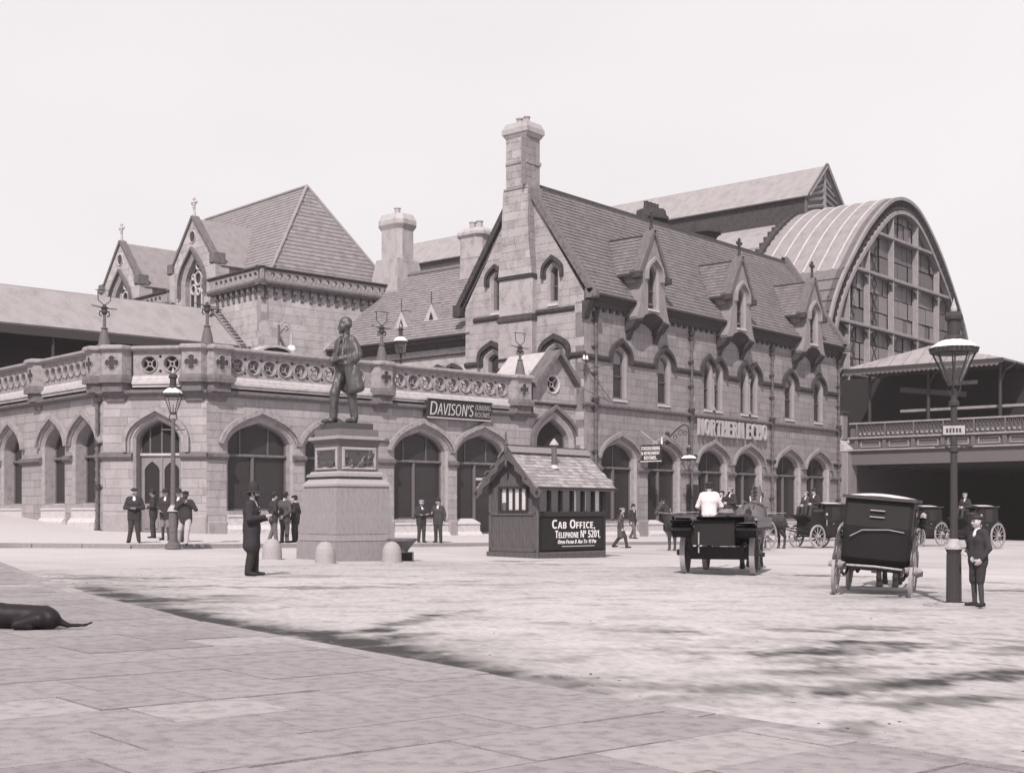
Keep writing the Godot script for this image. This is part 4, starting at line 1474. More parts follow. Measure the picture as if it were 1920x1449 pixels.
func build_train_shed() -> void:
	# the end screen stands parallel to the street; the shed runs back along the line
	var at := frame(107.7, 46.08, 0.0)
	var t := thing("train_shed", "great arched train shed with glazed end screen and curved sheet roof behind the wing", "train shed", at)
	var outer := shed_profile()
	var inner := shed_profile(1.15)
	var far := 60.0
	var near := 8.6
	var s := sh()
	var lowskin := sh()
	var farskin := sh()
	for i in outer.size() - 1:
		var a := outer[i]
		var b := outer[i + 1]
		var w := (s if a.y > 20.4 and b.y > 20.4 else (lowskin if a.x < 0.0 else farskin))
		w.quad(V(a.x, a.y, 0), V(b.x, b.y, 0), V(b.x, b.y, -near), V(a.x, a.y, -near))
	obj("curved_roof", s, mats.lead, t)
	obj("boarded_side", lowskin, mats.slate1, t)
	obj("boarded_side", farskin, mats.slate1, t)
	for k in 6:
		var line := PackedVector3Array()
		for p in outer:
			if p.y > 20.4:
				line.append(V(p.x * 1.002, p.y + 0.02, -1.0 - k * 1.3))
		obj("roof_rib", sh().tube(line, 0.09, 0.09, 5), mats.lead_pale, t)
	for y in range(12):
		for sgn in [-1.0, 1.0]:
			var yy := 9.5 + y * 0.95
			var x := 0.0
			for i in outer.size() / 2:
				if outer[i].y <= yy and outer[i + 1].y > yy:
					x = lerpf(outer[i].x, outer[i + 1].x, (yy - outer[i].y) / (outer[i + 1].y - outer[i].y))
			if x != 0.0:
				obj("side_board", sh().box(absf(x) * sgn - 0.05, absf(x) * sgn + 0.05, yy - 0.04, yy + 0.05, -near, 0.0), mats.trim_dark, t)
	# older glazed part further along, set a little lower, with its raised edge
	var low := shed_profile(0.55)
	var g := sh()
	for i in low.size() - 1:
		g.quad(V(low[i].x, low[i].y, -near), V(low[i + 1].x, low[i + 1].y, -near), V(low[i + 1].x, low[i + 1].y, -far), V(low[i].x, low[i].y, -far))
	obj("older_roof", g, mats.roof_pale, t)
	for y in [14.0, 16.5, 18.8, 21.0, 23.2, 25.0]:
		for i in low.size() / 2:
			if low[i].y <= y and low[i + 1].y > y:
				obj("glazing_line", sh().box(low[i].x - 0.05, low[i].x + 0.05, low[i].y, low[i].y + 0.1, -far, -near), mats.lead, t)
	var edge := sh()
	edge.band(shed_profile(0.6), shed_profile(-0.25), -near - 0.5, -near)
	obj("raised_edge", edge, mats.trim_dark, t)
	for i in range(0, outer.size() - 1, 1):
		if outer[i].x < 0.5 and outer[i].y > 15.0:
			obj("edge_rung", sh().box(outer[i].x - 0.1, outer[i].x + 0.1, outer[i].y - 0.1, outer[i].y + 0.3, -near - 0.9, -near + 0.1), mats.iron, t)
	# the arched end rib: outer flange, inner flange, lattice between
	var fl := sh()
	fl.band(shed_profile(0.28), outer, -0.5, 0.25)
	obj("outer_flange", fl, mats.lead, t)
	var il := sh()
	il.band(shed_profile(1.45), inner, -0.3, 0.2)
	obj("inner_flange", il, mats.lead, t)
	var web := sh()
	web.band(inner, shed_profile(0.28), -0.2, -0.12)
	obj("rib_web", web, mats.iron_grey, t)
	var lat := sh()
	var mid := shed_profile(0.3)
	for i in range(0, mid.size() - 2, 1):
		lat.beam(V(mid[i].x, mid[i].y, 0.0), V(inner[i + 1].x, inner[i + 1].y, 0.0), 0.1, 0.1, V(0, 0, 1))
		lat.beam(V(inner[i].x, inner[i].y, 0.0), V(mid[i + 1].x, mid[i + 1].y, 0.0), 0.1, 0.1, V(0, 0, 1))
	obj("rib_lattice", lat, mats.trim_dark, t)
	# the screen: iron bars and panes
	var glass_edge := shed_profile(1.4)
	var whole := PackedVector2Array(glass_edge)
	var xs := [-15.4, -11.0, -7.3, -2.56, 2.56, 7.3, 11.0, 15.4]
	var ys := [5.0, 9.0, 12.6, 16.7, 21.2, 24.7, 28.0]
	var r := RandomNumberGenerator.new()
	r.seed = 77
	var made := 0
	for i in xs.size() - 1:
		for j in ys.size() - 1:
			var nx := 5
			var ny := 3 if j < 4 else 2
			for a in nx:
				for b in ny:
					var x0: float = lerpf(xs[i], xs[i + 1], float(a) / nx) + 0.06
					var x1: float = lerpf(xs[i], xs[i + 1], float(a + 1) / nx) - 0.06
					var y0: float = lerpf(ys[j], ys[j + 1], float(b) / ny) + 0.06
					var y1: float = lerpf(ys[j], ys[j + 1], float(b + 1) / ny) - 0.06
					if y1 < 8.0:
						continue
					for p in Geometry2D.intersect_polygons(P2([x0, y0, x1, y0, x1, y1, x0, y1]), whole):
						if p.size() < 3 or bounds(p).get_area() < 0.05:
							continue
						var pane := sh()
						pane.slab(p, -0.02, 0.02)
						var upper: bool = j > 3 or xs[i] > 7.0
						var dark := r.randf() < (0.85 if upper else 0.2)
						var o := obj("pane", pane, mats.screen_glass_dark if dark else mats.screen_glass, t)
						made += 1
						if made > 300:
							stuff(o)
							o.name = "far_pane"
						o.transform = Transform3D(Basis.from_euler(V(r.randf_range(-0.004, 0.004), r.randf_range(-0.002, 0.002), 0)), V(0, 0, -0.45 + r.randf_range(-0.02, 0.02)))
	for x in xs:
		for p in [[x - 0.14, x + 0.14, "mullion"]]:
			var top := 5.0
			for i in glass_edge.size() - 1:
				if (glass_edge[i].x <= x and glass_edge[i + 1].x > x) or (glass_edge[i].x >= x and glass_edge[i + 1].x < x):
					top = maxf(top, lerpf(glass_edge[i].y, glass_edge[i + 1].y, (x - glass_edge[i].x) / (glass_edge[i + 1].x - glass_edge[i].x)))
			if top > 6.0:
				obj("screen_mullion", sh().block(p[0] + 0.07, p[1] - 0.07, 5.0, top + 0.2, -0.4, 0.12, 0.05), mats.lead, t)
	for y in [9.0, 12.6, 16.7, 21.2, 24.7]:
		var x := 0.0
		for i in glass_edge.size() / 2:
			if glass_edge[i].y <= y and glass_edge[i + 1].y > y:
				x = lerpf(glass_edge[i].x, glass_edge[i + 1].x, (y - glass_edge[i].y) / (glass_edge[i + 1].y - glass_edge[i].y))
		obj("screen_transom", sh().block(x, -x, y - 0.14, y + 0.14, -0.42, 0.16, 0.05), mats.lead, t)
	# bracket curves in the corners of the bays
	for x in [-11.0, -7.3, -2.56, 2.56, 7.3, 11.0]:
		for y in [16.4, 20.9]:
			for sgn in [-1.0, 1.0]:
				var b := sh()
				b.slab(P2([x, y - 0.9, x + sgn * 0.25, y - 0.3, x + sgn * 0.9, y, x, y]), -0.1, 0.05)
				obj("screen_bracket", b, mats.trim, t)
	# lattice posts seen through the left bays
	for x in [-13.4, -9.6, -5.4]:
		var lp := sh()
		for k in 14:
			var y := 9.0 + k * 1.05
			if y > 26.0 - absf(x) * 0.9 + 4.0:
				break
			lp.beam(V(x - 0.45, y, -0.38), V(x + 0.45, y + 1.05, -0.38), 0.09, 0.05, V(0, 0, 1))
			lp.beam(V(x + 0.45, y, -0.38), V(x - 0.45, y + 1.05, -0.38), 0.09, 0.05, V(0, 0, 1))
		obj("lattice_post", lp, mats.trim_dark, t)
	# the smoke louvre along the crown
	var lv := part("roof_louvre", t, shift(0, 0, -7.6))
	var ev := 29.5
	obj("side", sh().box(-3.07, 3.07, 27.0, ev, -52.0, -0.15), mats.trim_dark, lv)
	deck(lv, [V(-3.5, ev - 0.05, 0.4), V(0, 32.75, 0.4), V(0, 32.75, -52.0), V(-3.5, ev - 0.05, -52.0)], mats.roof_pale, "roof_slope")
	deck(lv, [V(0, 32.75, 0.4), V(3.5, ev - 0.05, 0.4), V(3.5, ev - 0.05, -52.0), V(0, 32.75, -52.0)], mats.roof_pale, "roof_slope")
	obj("gable_boards", sh().slab(P2([-3.2, 27.5, 3.2, 27.5, 3.2, ev, 0, 32.5, -3.2, ev]), -0.3, -0.1), mats.iron_grey, lv)
	for s2 in [-1.0, 1.0]:
		obj("bargeboard", sh().beam(V(s2 * 3.5, ev - 0.1, 0.3), V(0, 32.8, 0.3), 0.12, 0.4, V(0, 0, 1).cross(V(-s2 * 3.5, 3.3, 0)).normalized()), mats.iron_grey, lv)
		for k in 6:
			var y := 28.0 + k * 0.62
			var xe := 3.0 if y < ev else 3.0 * (32.3 - y) / (32.3 - ev)
			if xe > 0.4:
				obj("louvre_slat", sh().beam(V(s2 * 0.25, y + 0.5, 0.0), V(s2 * xe, y - 0.1, 0.0), 0.16, 0.2, V(0, 1, 0.4)), mats.lead, lv)
	obj("gable_post", sh().box(-0.2, 0.2, 27.6, 32.2, -0.1, 0.1), mats.lead, lv)
	# dark behind the screen
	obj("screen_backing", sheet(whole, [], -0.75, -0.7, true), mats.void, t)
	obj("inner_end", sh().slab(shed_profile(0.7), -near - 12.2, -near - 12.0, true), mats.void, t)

func build_bridge() -> void:
	var at := frame(83.4, 40.083, 90.0)
	var b := thing("railway_bridge", "riveted iron railway bridge with latticed parapet crossing the street at the right", "bridge", at)
	obj("girder", sh().box(0.4, 34.0, 4.66, 5.62, -0.5, 0.05), mats.iron_grey, b)
	obj("lower_flange", sh().block(0.4, 34.0, 5.6, 5.72, -0.5, 0.28, 0.03), mats.lead, b)
	obj("upper_flange", sh().block(0.4, 34.0, 6.42, 6.56, -0.5, 0.28, 0.03), mats.lead, b)
	obj("web", sh().box(0.4, 34.0, 5.7, 6.44, -0.4, 0.0), mats.iron_grey, b)
	for i in 16:
		var x := 0.95 + i * 2.02
		obj("stiffener", sh().block(x - 0.14, x + 0.14, 5.72, 6.42, 0.0, 0.16, 0.03), mats.iron_grey, b)
		var fr := sh()
		fr.box(x + 0.3, x + 1.72, 5.84, 5.92, 0.0, 0.07)
		fr.box(x + 0.3, x + 1.72, 6.22, 6.3, 0.0, 0.07)
		fr.box(x + 0.3, x + 0.38, 5.92, 6.22, 0.0, 0.07)
		fr.box(x + 1.64, x + 1.72, 5.92, 6.22, 0.0, 0.07)
		obj("panel_frame", fr, mats.lead, b)
		obj("rail_post", sh().block(x - 0.06, x + 0.06, 6.56, 7.56, -0.1, 0.06, 0.02), mats.iron_grey, b)
		var la := sh()
		for k in 8:
			var x0 := x + k * 0.252
			la.beam(V(x0, 6.6, -0.03), V(x0 + 0.252, 7.45, -0.03), 0.035, 0.03, V(0, 0, 1))
			la.beam(V(x0 + 0.252, 6.6, -0.03), V(x0, 7.45, -0.03), 0.035, 0.03, V(0, 0, 1))
		obj("lattice", la, mats.iron_grey, b)
		for k in 6:
			obj("cast_boss", sh().block(x + 0.15 + k * 0.33, x + 0.33 + k * 0.33, 6.66, 6.84, -0.04, 0.05, 0.04), mats.lead, b)
	obj("top_rail", sh().block(0.4, 34.0, 7.44, 7.56, -0.12, 0.08, 0.02), mats.lead, b)
	obj("backing_plate", sh().box(0.4, 34.0, 6.5, 7.46, -0.2, -0.16), mats.iron_grey, b)
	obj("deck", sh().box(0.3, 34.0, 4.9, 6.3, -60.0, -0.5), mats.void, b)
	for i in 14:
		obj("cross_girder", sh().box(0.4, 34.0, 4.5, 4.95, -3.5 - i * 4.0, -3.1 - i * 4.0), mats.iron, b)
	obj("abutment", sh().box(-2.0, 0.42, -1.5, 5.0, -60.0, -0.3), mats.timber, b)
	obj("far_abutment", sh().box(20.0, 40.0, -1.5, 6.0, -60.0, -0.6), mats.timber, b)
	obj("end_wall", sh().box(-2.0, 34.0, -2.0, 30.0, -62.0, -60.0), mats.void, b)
	# canopy over the platform on the bridge
	var c := thing("platform_canopy", "hipped boarded canopy with scalloped valance over the dark platform above the bridge", "canopy", at)
	var ex0 := -0.2
	var ex1 := 10.9
	var ey := 11.3
	var ap := V(5.35, 12.75, -2.2)
	deck(c, [V(ex0, ey, 0.0), V(ex1, ey, 0.0), ap], mats.roof_pale, "front_hip")
	deck(c, [V(ex0, ey, -30.0), V(ex0, ey, 0.0), ap, V(5.35, 12.75, -30.0)], mats.roof_pale, "left_slope")
	deck(c, [V(ex1, ey, 0.0), V(ex1, ey, -30.0), V(5.35, 12.75, -30.0), ap], mats.roof_pale, "right_slope")
	for i in 11:
		var x := 0.4 + i * 0.95
		var yy: float = ey + 1.45 * (1.0 - absf(x - 5.35) / 5.55)
		obj("roof_seam", sh().beam(V(x, ey + 0.02, 0.0), V(x, yy + 0.02, -2.2 * (yy - ey) / 1.45), 0.05, 0.05), mats.lead, c)
	obj("fascia", sh().box(ex0, ex1, ey - 0.32, ey, -0.12, 0.02), mats.iron, c)
	for i in 34:
		var x := ex0 + 0.15 + i * 0.32
		obj("valance_board", sh().slab(P2([x - 0.15, ey - 0.3, x + 0.15, ey - 0.3, x + 0.15, ey - 0.4, x, ey - 0.5, x - 0.15, ey - 0.4]), 0.0, 0.04, true), mats.iron_grey, c)
	for x in [1.2, 5.4, 10.2]:
		obj("column", sh().bar(V(x, 6.2, -1.5), V(x, 11.2, -1.5), 0.13, 0.1, 10), mats.iron, c)
		obj("column_bracket", sh().tube(PackedVector3Array([V(x, 9.8, -1.5), V(x + 0.3, 10.6, -1.5), V(x + 1.1, 11.1, -1.5)]), 0.06), mats.iron, c)
	obj("lower_awning", sh().box(3.2, 12.6, 8.28, 8.46, -3.0, -2.0), mats.lead, c)
	obj("awning_valance", sh().beam(V(3.0, 9.9, -2.5), V(7.6, 9.3, -2.5), 0.1, 0.35), mats.iron_grey, c)
	obj("side_rail", sh().box(7.0, 8.4, 9.95, 10.2, -2.4, -2.3), mats.roof_pale, c)
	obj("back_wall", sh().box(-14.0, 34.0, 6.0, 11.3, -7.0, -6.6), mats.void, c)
	obj("waiting_room", sh().box(8.6, 34.0, 6.0, 10.9, -8.0, -6.0), mats.timber_dark, c)
	# chimneys behind the wing's ridge
	for q in [[16.0, 19.85, 4], [22.5, 20.05, 3]]:
		var k := thing("rear_chimney", "squat dark chimney cap with %s above the wing's ridge" % ("four pots" if q[2] == 4 else "flat top and no pots"), "chimney", B() * shift(q[0], 0, -6.6), "chimneys behind the station wing ridge")
		var s := sh()
		s.lathe(P2([0.8, 14.0, 0.8, q[1], 0.95, q[1] + 0.2, 1.15, q[1] + 0.3, 1.15, q[1] + 0.55, 1.0, q[1] + 0.6, 0.95, q[1] + 0.95, 0.0, q[1] + 1.0]), 8, false)
		obj("shaft", s, mats.trim_dark, k)
		if q[2] == 4:
			for i in 4:
				var pt := sh()
				pt.t = shift(-0.6 + i * 0.4, q[1] + 0.95, 0)
				pt.lathe(P2([0.18, 0, 0.15, 0.45, 0.18, 0.5, 0.1, 0.5, 0.1, 0.2]), 10)
				obj("chimney_pot", pt, mats.trim_dark, k)

# ---- ground --------------------------------------------------------------------------------------------
func near_kerb(v: float) -> float:
	# the edge of the flagged pavement in the foreground, as a line running away from the camera
	var pts := [[-12.0, 6.3], [0.0, 6.9], [5.5, 7.36], [6.94, 7.72], [8.88, 8.1], [11.72, 8.65], [16.07, 9.97], [22.0, 12.3], [30.0, 15.6], [60.0, 28.0]]
	for i in pts.size() - 1:
		if v <= pts[i + 1][0]:
			return lerpf(pts[i][1], pts[i + 1][1], (v - pts[i][0]) / (pts[i + 1][0] - pts[i][0]))
	return 28.0

func build_ground() -> void:
	var n1 := FastNoiseLite.new()
	n1.seed = 5
	n1.frequency = 0.09
	n1.fractal_octaves = 4
	var n2 := FastNoiseLite.new()
	n2.seed = 9
	n2.frequency = 0.5
	n2.fractal_octaves = 4
	var n3 := FastNoiseLite.new()
	n3.seed = 12
	n3.frequency = 0.035
	var s := sh()
	s.colored = true
	# road surface, finer where the photograph stands close to it
	var wet := []
	for q in [[9.35, 10.5, 10.2, 10.64, 0.32, 0.22], [10.2, 10.64, 12.28, 11.63, 0.26, 0.24], [12.28, 11.63, 13.46, 11.9, 0.2, 0.14], [9.84, 9.98, 10.4, 9.87, 0.28, 0.2], [8.5, 9.4, 9.6, 9.9, 0.5, 0.1],
			[12.6, 9.94, 12.9, 9.56, 0.3, 0.15], [14.14, 7.77, 14.5, 7.33, 0.34, 0.2], [13.45, 6.45, 14.0, 5.96, 0.32, 0.24], [11.56, 6.38, 12.33, 6.02, 0.3, 0.22], [10.28, 5.46, 11.38, 5.16, 0.3, 0.22], [9.5, 4.67, 10.7, 4.28, 0.35, 0.26], [9.19, 4.0, 9.95, 3.7, 0.4, 0.28],
			[13.8, 13.26, 16.3, 13.06, 0.28, 0.09], [13.1, 22.5, 13.7, 21.0, 0.6, 0.13], [18.8, 15.84, 21.3, 15.96, 0.4, 0.08], [10.76, 7.7, 11.08, 7.01, 0.3, 0.14], [8.3, 6.2, 9.2, 5.2, 0.35, 0.15], [11.2, 4.4, 12.4, 3.8, 0.3, 0.2]]:
		wet.append([Vector2(q[0], q[1]), Vector2(q[2], q[3]), q[4], q[5]])
	var strips := [[-8.0, 30.0, 0.1, -6.0, 24.0], [30.0, 84.0, 0.5, -12.0, 36.0], [-8.0, 30.0, 0.5, 24.0, 36.0], [-60.0, 330.0, 6.0, -60.0, 330.0]]
	var verts := PackedVector3Array()
	for k in 4:
		var q = strips[k]
		var step: float = q[2]
		var nu := int((q[1] - q[0]) / step + 0.5)
		var nv := int((q[4] - q[3]) / step + 0.5)
		var pos := PackedVector3Array()
		var cols := PackedColorArray()
		for j in nv + 1:
			for i in nu + 1:
				var u: float = q[0] + i * step
				var v: float = q[3] + j * step
				var low := -0.9 if k == 3 else 0.0
				var h := ground(clampf(u, -60, 120), clampf(v, -60, 90)) + low
				h += n2.get_noise_2d(u * 2.0, v * 2.0) * 0.012 if k < 3 else 0.0
				# packed pale dust, darker damp ruts along the gutter and tracks across the square
				var x := lateral(u, v)
				var d := u * cos(deg_to_rad(TURN)) + v * sin(deg_to_rad(TURN))
				var edge := u - near_kerb(v)
				var g := 0.47 + n1.get_noise_2d(u, v) * 0.07 + n2.get_noise_2d(u, v) * 0.05
				var wob := n1.get_noise_2d(u * 1.6 + 40.0, v * 1.6) * 1.5
				if k == 0:
					var gut := exp(-pow((edge - 0.55 + wob * 0.35) / (0.32 + 0.2 * absf(wob)), 2.0)) * smoothstep(4.4, 7.5, v) * (1.0 - smoothstep(17.0, 21.0, v))
					g -= 0.09 * smoothstep(2.6, 0.6, edge + wob) * smoothstep(5.0, 8.0, v) * (1.0 - smoothstep(18.0, 23.0, v))
					g -= 0.4 * gut * clampf(0.75 + n2.get_noise_2d(u * 0.7, v * 3.0) * 0.9, 0.0, 1.2)
					# long pale and damp streaks drawn out by wheels crossing towards the right
					var along := x * 0.95 + d * 0.31
					var crossed := d * 0.95 - x * 0.31
					var wx := n2.get_noise_2d(u * 1.7 + 31.0, v * 1.7) * 0.9
					along += wx
					crossed += n2.get_noise_2d(u * 1.7, v * 1.7 + 77.0) * 0.5
					var ragged := n2.get_noise_2d(u * 7.0, v * 7.0) * 0.3
					var st := n2.get_noise_2d(along * 0.4 + 13.0, crossed * 0.9) + ragged * 0.5
					g -= 0.24 * smoothstep(0.12, 0.5, st) * smoothstep(-0.3, 0.25, n3.get_noise_2d(u * 2.0 + 90.0, v * 2.0))
					var ruts := n2.get_noise_2d(along * 0.8, crossed * 3.0) + ragged * 0.6
					g -= 0.1 * smoothstep(0.05, 0.5, ruts)
					var fine := n2.get_noise_2d(along * 3.0 + 5.0, crossed * 9.0)
					g -= 0.09 * smoothstep(0.0, 0.5, fine)
					g += n2.get_noise_2d(u * 14.0, v * 14.0) * 0.07
					# damp tracks and patches left on the square
					for w in wet:
						var p0: Vector2 = w[0]
						var p1: Vector2 = w[1]
						var q2 := Vector2(u, v)
						if absf(q2.x - (p0.x + p1.x) * 0.5) > 3.5 or absf(q2.y - (p0.y + p1.y) * 0.5) > 3.5:
							continue
						var dist := q2.distance_to(Geometry2D.get_closest_point_to_segment(q2, p0, p1))
						var dd: float = dist + (n2.get_noise_2d(u * 3.0 + 9.0, v * 3.0) * 0.5 + ragged) * w[2] * 1.6
						g -= w[3] * smoothstep(w[2], w[2] * 0.25, dd)
					# the damp right-hand corner
					g -= 0.26 * smoothstep(0.0, 0.4, n2.get_noise_2d(along * 0.9 + 70.0, crossed * 1.8) + ragged) * smoothstep(0.8, 3.5, x) * (1.0 - smoothstep(12.0, 18.0, d))
				elif k == 1:
					var st2 := n1.get_noise_2d(x * 0.5 + 33.0, d * 1.2)
					g -= 0.12 * smoothstep(0.15, 0.5, st2)
				g = clampf(g, 0.06, 0.6)
				pos.append(Vector3(u, h, -v))
				cols.append(Color(g * 1.025, g * 0.975, g * 1.0))
		for j in nv:
			for i in nu:
				var a := j * (nu + 1) + i
				for e in [a, a + nu + 2, a + 1, a, a + nu + 1, a + nu + 2]:
					s.v.append(pos[e])
					s.c.append(cols[e])
	# smooth normals from the height field
	for p in s.v:
		var du := ground(p.x + 0.1, -p.z) - ground(p.x - 0.1, -p.z)
		var dv := ground(p.x, -p.z + 0.1) - ground(p.x, -p.z - 0.1)
		s.n.append(Vector3(-du * 5.0, 1.0, dv * 5.0).normalized())
	var road := obj("road", s, mats.road)
	structure(road)
	# loose grit, straw and dung lying about on the road
	var r0 := RandomNumberGenerator.new()
	r0.seed = 8
	for k in 3:
		var one := sh()
		if k == 2:
			one.bar(V(-0.5, 0.1, 0), V(0.5, 0.12, 0.05), 0.09, 0.06, 4)
		else:
			one.ball(V(0, 0.25, 0), V(0.5, 0.35, 0.42), 4, 6)
		var mm := MultiMesh.new()
		mm.transform_format = MultiMesh.TRANSFORM_3D
		mm.mesh = one.mesh()
		mm.instance_count = [2600, 420, 260][k]
		for i in mm.instance_count:
			var v := -3.0 + 27.0 * pow(r0.randf(), 1.3)
			var u := near_kerb(v) + 0.05 + 22.0 * pow(r0.randf(), 1.6)
			if k == 1 and r0.randf() < 0.8:
				u = near_kerb(v) + absf(r0.randfn(0.0, 0.5)) + 0.05
			var size: float = [0.013, 0.024, 0.08][k] * r0.randf_range(0.4, 1.5)
			mm.set_instance_transform(i, Transform3D(Basis(Vector3.UP, r0.randf() * TAU).scaled(Vector3(size, size * (0.5 if k < 2 else 0.25), size)), V(u, ground(u, v) - 0.004, -v)))
		var o := MultiMeshInstance3D.new()
		o.name = ["road_grit", "dung_crumbs", "straw"][k]
		o.multimesh = mm
		o.material_override = [mats.kerb, mats.timber, mats.timber_worn][k]
		road.add_child(o, true)
		stuff(o)
	# --- the flagged pavement in the foreground
	var pv := Node3D.new()
	pv.name = "near_pavement"
	add_child(pv)
	structure(pv)
	var bed := sh()
	for j in 40:
		var v0 := -10.0 + j * 1.0
		var v1 := v0 + 1.0
		var u0 := near_kerb(v0)
		var u1 := near_kerb(v1)
		for i in 20:
			var a := i / 20.0
			var b := (i + 1) / 20.0
			var c := []
			for e in [[u0, v0, a], [u1, v1, a], [u1, v1, b], [u0, v0, b]]:
				var u := lerpf(e[0] - 32.0, e[0] - 0.02, e[2])
				c.append(V(u, ground(u, e[1]) + 0.07, -e[1]))
			bed.quad(c[0], c[3], c[2], c[1])
	obj("bedding", bed, mats.flag_joint, pv)
	var r := RandomNumberGenerator.new()
	r.seed = 21
	var ax := frame(0, 0, 7.1)
	var edge_poly := PackedVector2Array()
	var kerbs := []
	for j in 39:
		var v := -8.0 + j * 1.0
		edge_poly.append(Vector2(near_kerb(v) - 0.24, v))
	edge_poly.append(Vector2(-14.0, 30.0))
	edge_poly.append(Vector2(-14.0, -8.0))
	var local := PackedVector2Array()
	var inv := ax.affine_inverse()
	for e in edge_poly:
		var q := inv * V(e.x, 0, -e.y)
		local.append(Vector2(q.x, q.z))
	var count := 0
	var rest := sh()
	var z := -27.0
	while z < 3.0:
		var dz := r.randf_range(0.62, 0.8)
		var x := -14.0 + r.randf_range(0.0, 0.8)
		while x < 16.0:
			var w := r.randf_range(0.7, 1.35)
			var box := P2([x + 0.008, z + 0.008, x + w - 0.008, z + 0.008, x + w - 0.008, z + dz - 0.008, x + 0.008, z + dz - 0.008])
			for p in Geometry2D.intersect_polygons(box, local):
				if p.size() < 3 or bounds(p).get_area() < 0.01:
					continue
				var mid := ax * V(bounds(p).get_center().x, 0, bounds(p).get_center().y)
				var du := mid.x
				var dv := -mid.z
				var depth := du * cos(deg_to_rad(TURN)) + dv * sin(deg_to_rad(TURN))
				if depth < 3.0 or absf(lateral(du, dv)) > 0.47 * depth + 1.5:
					continue
				# a slab lying to the ground's own slope
				var t := sh()
				var lift := 0.1 + r.randf_range(-0.006, 0.006)
				var ix := Geometry2D.triangulate_polygon(p)
				var top := PackedVector3Array()
				for e in p:
					var wpos := ax * V(e.x, 0, e.y)
					top.append(V(wpos.x, ground(wpos.x, -wpos.z) + lift, wpos.z))
				for i in range(0, ix.size(), 3):
					var a := top[ix[i]]
					var b := top[ix[i + 1]]
					var c := top[ix[i + 2]]
					if (b - a).cross(c - a).y < 0:
						t.tri(a, c, b)
					else:
						t.tri(a, b, c)
				for i in top.size():
					var a := top[i]
					var b := top[(i + 1) % top.size()]
					t.quad(a - V(0, 0.06, 0), b - V(0, 0.06, 0), b, a)
				var tone := clampi(int(r.randfn(1.4, 0.75) + 0.5), 0, 3)
				if count < 300:
					obj("flagstone", t, mats["flag%d" % tone], pv)
					count += 1
				else:
					stuff(obj("flagstones", t, mats["flag%d" % tone], pv))
			x += w
		z += dz
	# kerb stones along it
	var v := -4.0
	while v < 26.0:
		var l := r.randf_range(0.8, 1.2)
		var a := V(near_kerb(v + 0.01) - 0.12, 0, -(v + 0.01))
		var b := V(near_kerb(v + l) - 0.12, 0, -(v + l))
		a.y = ground(a.x, -a.z) - 0.05
		b.y = ground(b.x, -b.z) - 0.05
		obj("kerb_stone", sh().beam(a, b.lerp(a, 0.012), 0.22, 0.29 + r.randf_range(-0.01, 0.01)), mats["flag%d" % r.randi_range(1, 3)], pv)
		v += l
	# --- the pavement along the station
	var sp := Node3D.new()
	sp.name = "station_pavement"
	add_child(sp)
	structure(sp)
	var kp := [Vector2(82.6, 34.6), Vector2(60, 34.6), Vector2(47.4, 34.6), Vector2(35.3, 34.3), Vector2(28.3, 34.5), Vector2(25.3, 34.6), Vector2(23.0, 34.9), Vector2(19.0, 36.6), Vector2(16.0, 40.0), Vector2(16.0, 48.0), Vector2(20.0, 62.0)]
	var wp := []
	for p in [B() * V(29.25, 0, -0.2), B() * V(12.0, 0, -0.2), B() * V(0, 0, -0.2), A() * V(-8, 0, -0.2), A() * V(-16, 0, -0.2), A() * V(-21.4, 0, -0.2), C() * V(-2.2, 0, -0.2), C() * V(-4.4, 0, -0.2), L() * V(-3, 0, -0.2), L() * V(-9, 0, -0.2), L() * V(-19.0, 0, -0.2)]:
		wp.append(Vector2(p.x, -p.z))
	var pm := sh()
	for i in kp.size() - 1:
		var steps := 6
		for a in steps:
			for b in 5:
				var c := []
				for e in [[a, b], [a + 1, b], [a + 1, b + 1], [a, b + 1]]:
					var k: Vector2 = kp[i].lerp(kp[i + 1], float(e[0]) / steps)
					var w: Vector2 = wp[i].lerp(wp[i + 1], float(e[0]) / steps)
					var q := k.lerp(w, float(e[1]) / 5)
					c.append(V(q.x, ground(q.x, q.y) + 0.13 + 0.014 * minf(q.distance_to(k), 8.0), -q.y))
				pm.quad(c[0], c[3], c[2], c[1])
	obj("surface", pm, mats.paving, sp)
	for i in kp.size() - 1:
		var a: Vector2 = kp[i]
		var b: Vector2 = kp[i + 1]
		var len := a.distance_to(b)
		var n := maxi(1, int(len / 1.25))
		for k in n:
			var p := a.lerp(b, float(k) / n)
			var q := a.lerp(b, (k + 0.985) / n)
			var pa := V(p.x, ground(p.x, p.y) + 0.03, -p.y)
			var pb := V(q.x, ground(q.x, q.y) + 0.03, -q.y)
			obj("kerb_stone", sh().beam(pa, pb, 0.26, 0.22), mats.kerb, sp)

